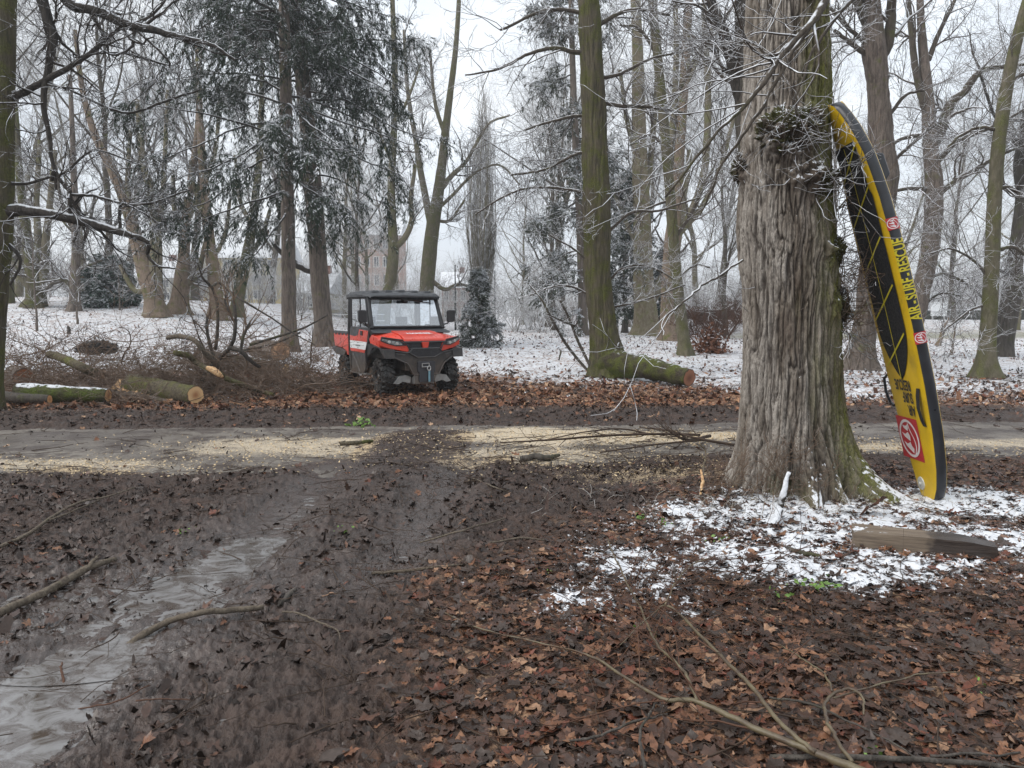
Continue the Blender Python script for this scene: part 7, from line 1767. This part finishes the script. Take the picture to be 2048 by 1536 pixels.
b = NB('twig_olive'); c = b.mix(b.ss(b.noise(b.pos(), 14, 4.0), 0.35, 0.65), (0.07, 0.048, 0.03), (0.125, 0.10, 0.055)); M['twig_olive'] = b.fin(c, 0.5, b.bump(b.noise(b.pos(), 90, 3.0), 0.4, 0.004))
M['bark_tan2'] = bark('bark_stick', (0.075, 0.058, 0.045), (0.17, 0.14, 0.105), (0.09, 0.095, 0.03), 0.1, 2.0, bump=0.5, stretch=1.0)
b = NB('wood_fresh'); c = b.mix(b.ss(b.noise(b.scale(b.pos(), (1, 1, 1)), 22, 5.0, 0.65), 0.3, 0.7), (0.36, 0.18, 0.075), (0.66, 0.46, 0.25)); M['wood_fresh'] = b.fin(c, 0.75, b.bump(b.noise(b.pos(), 60, 3.0), 0.5, 0.006))
sticks()

def cut_mat(name, c_in, c_out):
    b = NB(name); q = b.sepc(b.attr('ring').outputs['Color']); nz = b.noise(b.pos(), 14, 4.0); r = b.math('ADD', q[0], b.math('MULTIPLY', b.math('SUBTRACT', nz, 0.5), 0.35))
    c = b.ramp(r, [(0.0, [k * 0.75 for k in c_in]), (0.18, c_in), (0.6, c_out), (0.88, [min(1, k * 1.15) for k in c_out]), (0.97, (0.10, 0.06, 0.04))])
    w = b.math('SINE', b.math('MULTIPLY', r, 60.0)); c = b.mix(b.ss(w, 0.2, 1.0, 0, 0.28), c, [k * 0.6 for k in c_in])
    return b.fin(c, 0.7)
def log(label, A, B, r0, r1, bark_m, cin=(0.42, 0.20, 0.085), cout=(0.56, 0.34, 0.16), seed=1, bend=0.0, nm='cut_log', cat='log', tilt=None, k=48, amp=0.12):
    A = np.array(A, float); B = np.array(B, float); n = 40; P = A + (B - A) * np.linspace(0, 1, n)[:, None]; P[:, 2] += bend * np.sin(np.linspace(0, np.pi, n)); R = np.linspace(r0, r1, n)
    root = thing(nm, label, cat, A - np.array([0, 0, r0])); b0 = np.array(root.location)
    V, F = rough_tube(P, R, k, amp, seed, 0, 5, (3, 3, 3)); V = V + 0.010 * n3(V, (16, 16, 16), 2)[:, None] * unit(V - np.repeat(P, k, 0))
    g = Geo(); g.add(V, F); g.out('bark', M[bark_m], root, b0)
    for end in (0, n - 1):
        rim = V[end * k:(end + 1) * k]; c = rim.mean(0); rr_ = np.linspace(0, 1, 9)[1:]; d = unit(A - B) * (1 if end == 0 else -1)
        W = [c[None] + d * 0.004]; at_ = [[0, 0, 0]]
        for f in rr_: W.append(c + (rim - c) * f * 0.985 + d * 0.004); at_ += [[f, f, f]] * k
        W = np.concatenate(W); Ft = np.array([(0, 1 + j, 1 + (j + 1) % k) for j in range(k)]); Fq = np.array([(1 + i * k + j, 1 + (i + 1) * k + j, 1 + (i + 1) * k + (j + 1) % k, 1 + i * k + (j + 1) % k) for i in range(len(rr_) - 1) for j in range(k)])
        np_mesh('cut_face', W - b0, [Ft, Fq], cut_mat('cut_wood', cin, cout), root, smooth=False, attrs={'ring': np.array(at_, np.float32)})
    return root
M['bark_log'] = bark('bark_log', (0.05, 0.04, 0.028), (0.155, 0.13, 0.085), (0.11, 0.115, 0.025), 0.5, 1.3, bump=0.8, stretch=1.0)
M['bark_mosslog'] = bark('bark_mosslog', (0.025, 0.02, 0.015), (0.07, 0.055, 0.04), (0.085, 0.10, 0.016), 0.62, 1.3, bump=1.0, stretch=1.0, snow=0.95, slo=0.95, shi=1.2)
M['bark_snowlog'] = bark('bark_snowlog', (0.03, 0.025, 0.018), (0.075, 0.06, 0.045), (0.085, 0.11, 0.018), 0.72, 1.3, bump=1.0, stretch=1.0, snow=1.0, slo=0.72, shi=0.92)
M['bark_snowstub'] = bark('bark_snowstub', (0.03, 0.025, 0.018), (0.075, 0.06, 0.045), None, 0, 1.3, bump=1.0, stretch=1.0, snow=1.0, slo=0.05, shi=0.4)
def logs():
    def P(px, py, r, dz=0.0):
        q = hit(px, py); return np.array([q[0], q[1], gz1(q[0], q[1]) + r + dz])
    a = P(392, 808, 0.155); log('mossy log with an oval pale cut end lying at the path edge', a, a + np.array([-1.75, 1.35, 0.02]), 0.155, 0.24, 'bark_log', (0.36, 0.17, 0.07), (0.58, 0.38, 0.19), 3)
    a = P(208, 808, 0.13); log('snow topped mossy log lying along the path at far left', a + np.array([0, .15, 0]), a + np.array([-1.6, 0.22, 0.04]), 0.12, 0.17, 'bark_snowlog', (0.3, 0.14, 0.06), (0.45, 0.26, 0.12), 4)
    a = P(95, 810, 0.11); log('dark rough barked log with orange split end at the left edge', a + np.array([.1, -.1, 0]), a + np.array([-1.6, 0.0, 0.05]), 0.07, 0.15, 'bark_dark', (0.40, 0.18, 0.07), (0.5, 0.27, 0.12), 5, amp=0.15)
    a = P(18, 790, 0.2); log('thick log with rusty red cut face behind the snowy log', a + np.array([0, .5, .06]), a + np.array([-0.9, 1.6, 0.05]), 0.21, 0.22, 'bark_brown', (0.22, 0.075, 0.03), (0.30, 0.11, 0.045), 6)
    a = P(562, 722, 0.27); log('big log with round reddish cut face in front of the spruce trunk', a, a + np.array([-1.2, 1.6, 0.0]), 0.28, 0.27, 'bark_brown', (0.20, 0.10, 0.055), (0.38, 0.22, 0.12), 7)
    a = P(572, 752, 0.15); log('dark log with a yellow slanted cut under the brushwood', a, a + np.array([-2.4, 0.9, 0.25]), 0.14, 0.20, 'bark_dark', (0.50, 0.32, 0.14), (0.62, 0.44, 0.22), 8)
    a = P(1378, 776, 0.20); log('long mossy log with reddish cut end beside the mossy trunk', a, a + np.array([-1.5, 2.3, 0.16]), 0.175, 0.33, 'bark_mosslog', (0.16, 0.065, 0.035), (0.28, 0.125, 0.07), 9, 0.07, amp=0.17)
    # torn strip of fresh wood
    A = P(235, 792, .05); B_ = P(372, 806, .02); root = thing('torn_wood', 'long splintered strip of fresh torn wood beside the mossy log', 'torn wood', A); n = 30; rng = np.random.RandomState(3); V = []; F = []
    for i in range(n):
        t = i / (n - 1); c = A + (B_ - A) * t + np.array([0, 0, 0.10 * (1 - t) ** 2]); w = 0.16 * (1 - t) ** 0.5 * (1 + 0.35 * rng.normal() * 0.6) + 0.02
        for s, h_ in ((-1, 0.0), (-0.3, 0.07), (0.4, 0.10), (1, 0.02)): V.append(c + np.array([0.05 * s, s * w * 0.7, h_ * (1 - 0.5 * t) + 0.02 * rng.normal() + w * 0.5 * (s > 0)]))
    V = np.array(V); F = np.array([(i * 4 + j, i * 4 + j + 1, (i + 1) * 4 + j + 1, (i + 1) * 4 + j) for i in range(n - 1) for j in range(3)]); np_mesh('inner_wood', V - A, F, M['wood_fresh'], root, sharp=30)
    g = Geo(); Pt = catmull([A + np.array([-.05, .02, .02]), (A + B_) / 2 + np.array([0, -.10, 0.0]), B_ + np.array([-.1, -.05, -.02])], 24); g.add(*rough_tube(Pt, np.linspace(.09, .03, 24), 14, .2, 4, 0, 3, (8, 8, 8))); g.out('bark', M['bark_brown'], root, A)
    # dark root clump
    c = hit(188, 722); root = thing('root_clump', 'dark lump of earth and roots on top of the brushwood', 'root clump', (c[0], c[1] + .2, gz1(c[0], c[1]))); m = bmesh.new(); bmesh.ops.create_icosphere(m, subdivisions=5, radius=1.0); V = np.array([v.co[:] for v in m.verts]); F = np.array([[v.index for v in f.verts] for f in m.faces]); m.free()
    d = 1 + 0.75 * n3(V, (1.6,) * 3, 2) + 0.5 * n3(V, (6,) * 3, 3); V = V * d[:, None] * np.array([0.48, 0.32, 0.17]) + np.array([0, 0, 0.36]); np_mesh('earth', V, F, plain('root_earth', (0.026, 0.022, 0.020), 0.9, var=0.5, scale=14, bump=0.8), root)
    rg = np.random.RandomState(6); P0 = np.array([[np.array([0, 0, .4]) + unit(rg.normal(size=3)) * q * 0.09 * np.array([1.3, 1, .9]) + rg.normal(size=3) * 0.012 * q for q in range(7)] for _ in range(26)]); g = Geo(); g.add(*tubes(P0, np.full(P0.shape[:2], .012) * np.linspace(1, .4, 7)[None], 5)); g.out('roots', M['twig_wet'], root)
logs()
def brush():
    rng = np.random.RandomState(8)
    def pile(cx, cy, ax, ay, H, N, L, g):
        x = cx + rng.normal(size=N) * ax * 0.6; y = cy + rng.normal(size=N) * ay * 0.6; z = gz(x, y) + np.abs(rng.normal(size=N)) * H * 0.45 * np.exp(-((x - cx) / ax) ** 2 - ((y - cy) / ay) ** 2)
        n = 9; a = rng.uniform(0, 2 * np.pi, N); D = unit(np.stack([np.cos(a), np.sin(a) * 0.8, rng.normal(size=N) * 0.28 + 0.16], -1)); P = np.zeros((N, n, 3)); P[:, 0] = np.stack([x, y, z + 0.02], -1); ln = L * rng.uniform(0.4, 1.3, N)
        for q in range(1, n): D = unit(D + rng.normal(size=(N, 3)) * 0.13 + np.array([0, 0, -0.015])); P[:, q] = P[:, q - 1] + D * (ln / n)[:, None]
        fl = gz(P[..., 0], P[..., 1]) + 0.01; P[..., 2] = np.maximum(P[..., 2], fl)
        R = rng.choice([0.006, 0.008, 0.011, 0.016], N, p=[.4, .35, .2, .05])[:, None] * np.linspace(1, 0.4, n)[None]; g.add(*tubes(P, R, 5))
        P2, R2 = sprout(P, R, 4.5, L * 0.35, (42, 14), (0.1, 1), 6, 0.18, 0.01, 0.6, 0.0042, 0.4, rng); P2[..., 2] = np.maximum(P2[..., 2], gz(P2[..., 0], P2[..., 1]) + 0.01); g.add(*tubes(P2, R2, 4))
        P3, R3 = sprout(P2, R2, 2.2, L * 0.14, (42, 14), (0.1, 1), 4, 0.2, 0.0, 0.6, 0.0036, 0.4, rng); P3[..., 2] = np.maximum(P3[..., 2], gz(P3[..., 0], P3[..., 1]) + 0.01); g.add(*tubes(P3, R3, 3))
    for lab, spots in (('tangled heap of cut brushwood left of the vehicle', [(-5.0, 15.8, 1.3, .9, 1.1, 175, 1.8), (-6.4, 15.0, 1.4, .8, 1.1, 150, 1.7), (-4.0, 14.8, .9, .6, 0.30, 30, 1.0), (-4.6, 13.9, .5, .35, .2, 22, .8)]), ('low spread of brushwood at the far left behind the logs', [(-8.8, 15.0, 1.7, 1.0, 1.0, 190, 1.8), (-7.4, 15.4, 1.1, .8, 0.6, 36, 1.3), (-10.5, 16.0, 1.6, 1.2, .8, 40, 1.5), (-6.5, 13.2, .4, .25, .15, 22, .6)])):
        g = Geo()
        for s in spots: pile(*s, g)
        tag(g.out('brushwood', M['twig_bare']), lab, 'brushwood', kind='stuff')
    B = lambda label, lines, seed, mat='limb_dark', tw=5, tl=0.6, Y=14.6: stick(label, lines, mat, 'cut_branch', 'branch', tw, tl, seed, tmat='twig_bare', flatz=0.1, rmin=0.004, Y=Y)
    B('dark upright forked branch rising out of the brushwood heap', [[(404, 762, .1, 8), (415, 740, .3, 8), (440, 716, .6, 8), (462, 690, .85, 7), (470, 660, 1.1, 7), (470, 620, 1.6, 6), (466, 600, 1.8, 6)], [(462, 696, .8, 9), (482, 702, .8, 8), (500, 720, .6, 8), (520, 735, .4, 6)], [(430, 724, .5, 7), (420, 690, .9, 6), (413, 655, 1.25, 6), (415, 630, 1.55, 4)], [(482, 700, .8, 6), (488, 670, 1.05, 6), (500, 645, 1.35, 4)], [(466, 640, 1.3, 5), (450, 605, 1.7, 4), (452, 590, 1.9, 3)]], 31, 'bark_dark', 8, 0.8)
    B('branch with a fresh yellow broken end across the brushwood', [[(350, 706, .5, 10), (375, 712, .55, 11), (395, 728, .45, 11), (425, 742, .3, 11), (445, 752, .25, 10)], [(450, 756, .2, 10), (490, 772, .15, 10), (520, 782, .08, 9), (545, 789, .03, 8)]], 32, 'bark_log', Y=13.9)
    B('fresh yellow split wood in the middle of the broken branch', [[(416, 736, .36, 9), (428, 741, .32, 13), (440, 750, .28, 10), (446, 754, .25, 4)]], 33, 'wood_fresh', 0, Y=13.85)
    B('thick mossy stub pointing up left over the brushwood', [[(98, 708, .55, 13), (125, 716, .5, 15), (160, 732, .4, 16), (192, 748, .2, 15)]], 34, 'bark_log', 3)
    B('crooked grey branch behind the forked one', [[(335, 676, .9, 7), (360, 672, 1.0, 9), (390, 680, .85, 9), (405, 700, .6, 10), (425, 720, .4, 10), (445, 740, .2, 9)]], 35, 'bark_tan2', 3)
    B('thin dark bough bending up over the brushwood to the right of the plane trunks', [[(430, 700, .7, 7), (436, 650, 1.2, 6), (436, 610, 1.7, 6), (428, 582, 2.1, 5), (420, 570, 2.2, 5), (405, 555, 2.4, 4), (395, 525, 2.8, 2)], [(424, 574, 2.2, 5), (438, 566, 2.2, 5), (455, 580, 2.1, 4), (490, 605, 1.8, 4), (540, 635, 1.5, 3), (590, 668, 1.1, 3), (630, 690, .8, 2)]], 36, 'bark_dark', 5, 0.5, Y=15.2)
    B('slanting thin branch rising to the right behind the cut logs', [[(500, 690, .7, 5), (560, 672, .9, 5), (610, 655, 1.1, 4), (655, 630, 1.4, 3)], [(480, 702, .6, 5), (540, 690, .7, 5), (600, 665, 1.0, 4)]], 37, 'bark_dark', 5, .5, Y=16.5)
    B('bare thin branches leaning against the mossy trunk', [[(1206, 762, .0, 6), (1170, 735, .35, 6), (1135, 690, .9, 6), (1110, 650, 1.4, 5), (1085, 600, 2.0, 4), (1060, 570, 2.4, 3)], [(1190, 752, .1, 6), (1160, 690, .9, 6), (1140, 640, 1.5, 5), (1120, 600, 2.1, 4)], [(1150, 652, 1.35, 5), (1120, 640, 1.5, 4), (1095, 628, 1.7, 3)], [(1122, 700, .7, 4), (1118, 720, .5, 3)]], 38, 'limb', 5, .5, Y=18.2)
    B('short pale stake of wood propped on the mossy trunk', [[(1211, 756, .0, 9), (1208, 720, .5, 10), (1206, 680, 1.0, 8), (1196, 655, 1.3, 5), (1180, 630, 1.6, 4)]], 39, 'bark_green', 0, Y=18.4)
brush()
def timber():
    a = hit(1712, 1092); b_ = hit(2000, 1118); d = np.array([b_[0] - a[0], b_[1] - a[1]]); L = float(np.linalg.norm(d)); rz = math.atan2(d[1], d[0]); c = (a + b_) / 2; z = gz1(c[0], c[1])
    root = thing('timber_beam', 'squared old timber beam, one half wet and dark, lying in front of the old tree', 'timber', (c[0], c[1] + .06, z - 0.02), rz)
    n, k = 90, 40; x = np.linspace(-L / 2, L / 2, n); per = []
    for q in range(k):
        s = q / k * 4; e = int(s); f = s - e; w, h = .10, .125; per.append([(-w + 2 * w * f, 0), (w, h * f), (w - 2 * w * f, h), (-w, h - h * f)][e])
    per = np.array(per); V = np.zeros((n, k, 3)); V[..., 0] = x[:, None]; tp = (1 - 0.18 * sstep(.25, .5, x / L))[:, None]; V[..., 1] = per[None, :, 0] * tp; V[..., 2] = per[None, :, 1] * tp
    nz = n3(V, (1.5, 14, 14), 3, off=2.0) * 0.012; V[..., 1] += nz * np.sign(per[None, :, 0]); V[..., 2] += nz; V[:, :, 0] += (n3(V, (0.1, 20, 20), 2) * 0.03) * (np.abs(x)[:, None] > L / 2 - 0.02)
    i = np.arange(n - 1)[:, None]; j = np.arange(k)[None]; F = np.stack(np.broadcast_arrays(i * k + j, (i + 1) * k + j, (i + 1) * k + (j + 1) % k, i * k + (j + 1) % k), -1).reshape(-1, 4)
    V = V.reshape(-1, 3); e0, e1 = V[:k].mean(0), V[-k:].mean(0); V = np.concatenate([V, [e0, e1]]); T = np.array([(n * k, (q + 1) % k, q) for q in range(k)] + [(n * k + 1, (n - 1) * k + q, (n - 1) * k + (q + 1) % k) for q in range(k)])
    b = NB('timber'); o = b.obj(); q = b.sep(o); gr = b.noise(b.scale(o, (1.2, 22, 22)), 2.2, 6.0, 0.7); wetf = b.ss(b.math('ADD', q[0], b.math('MULTIPLY', b.math('SUBTRACT', b.noise(o, 9, 4.0), 0.5), 0.22)), 0.0, 0.08)
    c_ = b.mix(b.ss(gr, 0.3, 0.7), (0.085, 0.062, 0.045), (0.20, 0.155, 0.11)); c_ = b.mix(wetf, c_, b.mix(b.ss(gr, 0.3, 0.7), (0.022, 0.016, 0.013), (0.06, 0.045, 0.037))); zz = b.sep(b.nrm())[2]
    sf = b.math('MULTIPLY', b.math('MULTIPLY', b.ss(b.noise(o, 14, 5.0, .65), 0.55, 0.60), b.ss(zz, .6, .8)), b.math('SUBTRACT', 1.0, b.ss(q[0], -L * .36, -L * .2))); c_ = b.mix(sf, c_, SNOW)
    np_mesh('beam', V, [F, T], b.fin(c_, b.mix(wetf, 0.75, 0.42), b.bump(gr, 0.6, 0.01)), root, sharp=40)
    # dark stick half hidden in the snow and the snow-capped splinter at the trunk foot
    stick('dark rotten stick lying in the broken snow left of the beam', [[(1560, 1092, .02, 12), (1600, 1103, .03, 14), (1640, 1112, .02, 9)]], 'bark_dark', seed=41)
    stick('narrow root stub capped with snow, standing at the front of the old tree', [[(1545, 1052, .0, 22), (1556, 1020, .10, 20), (1566, 985, .22, 18), (1578, 945, .36, 11)]], 'bark_snowstub', nm='root_stub', cat='root', seed=42, k=16, amp=.15)
    o = None
    # three curled big leaves by the beam
    rng = np.random.RandomState(15); g = Geo(); x = np.array([2.55, 2.72, 2.86]); y = np.array([5.78, 5.74, 5.80]); scatter(g, x, y, np.array([.24, .26, .18]), 0.25, np.array([.06, .08, .10]), np.array([(0.16, 0.07, 0.035), (0.09, 0.04, 0.025), (0.24, 0.14, 0.05)]), rng, kinds=('maple',), snow=np.array([.75, .3, .2]))
    tag(g.out('curled_leaves', M['leaf_dry'], attr='tint'), 'curled dead leaves with snow resting before the old tree root', 'leaves', kind='stuff')
timber()

# ------------------------------------------------------------------ cold misty air
def air():
    m = MB(); m.box((0, 0, 20.0), (2000, 2000, 46.0))
    mat = bpy.data.materials.new("haze_air"); mat.use_nodes = True; t = mat.node_tree; t.nodes.clear()
    o = t.nodes.new("ShaderNodeOutputMaterial"); v = t.nodes.new("ShaderNodeVolumePrincipled")
    v.inputs['Color'].default_value = (0.93, 0.95, 0.98, 1); v.inputs['Density'].default_value = 0.0013; v.inputs['Anisotropy'].default_value = 0.2
    t.links.new(v.outputs[0], o.inputs['Volume'])
    h = m.build("haze", mat, smooth=False); tag(h, kind='stuff')
air()
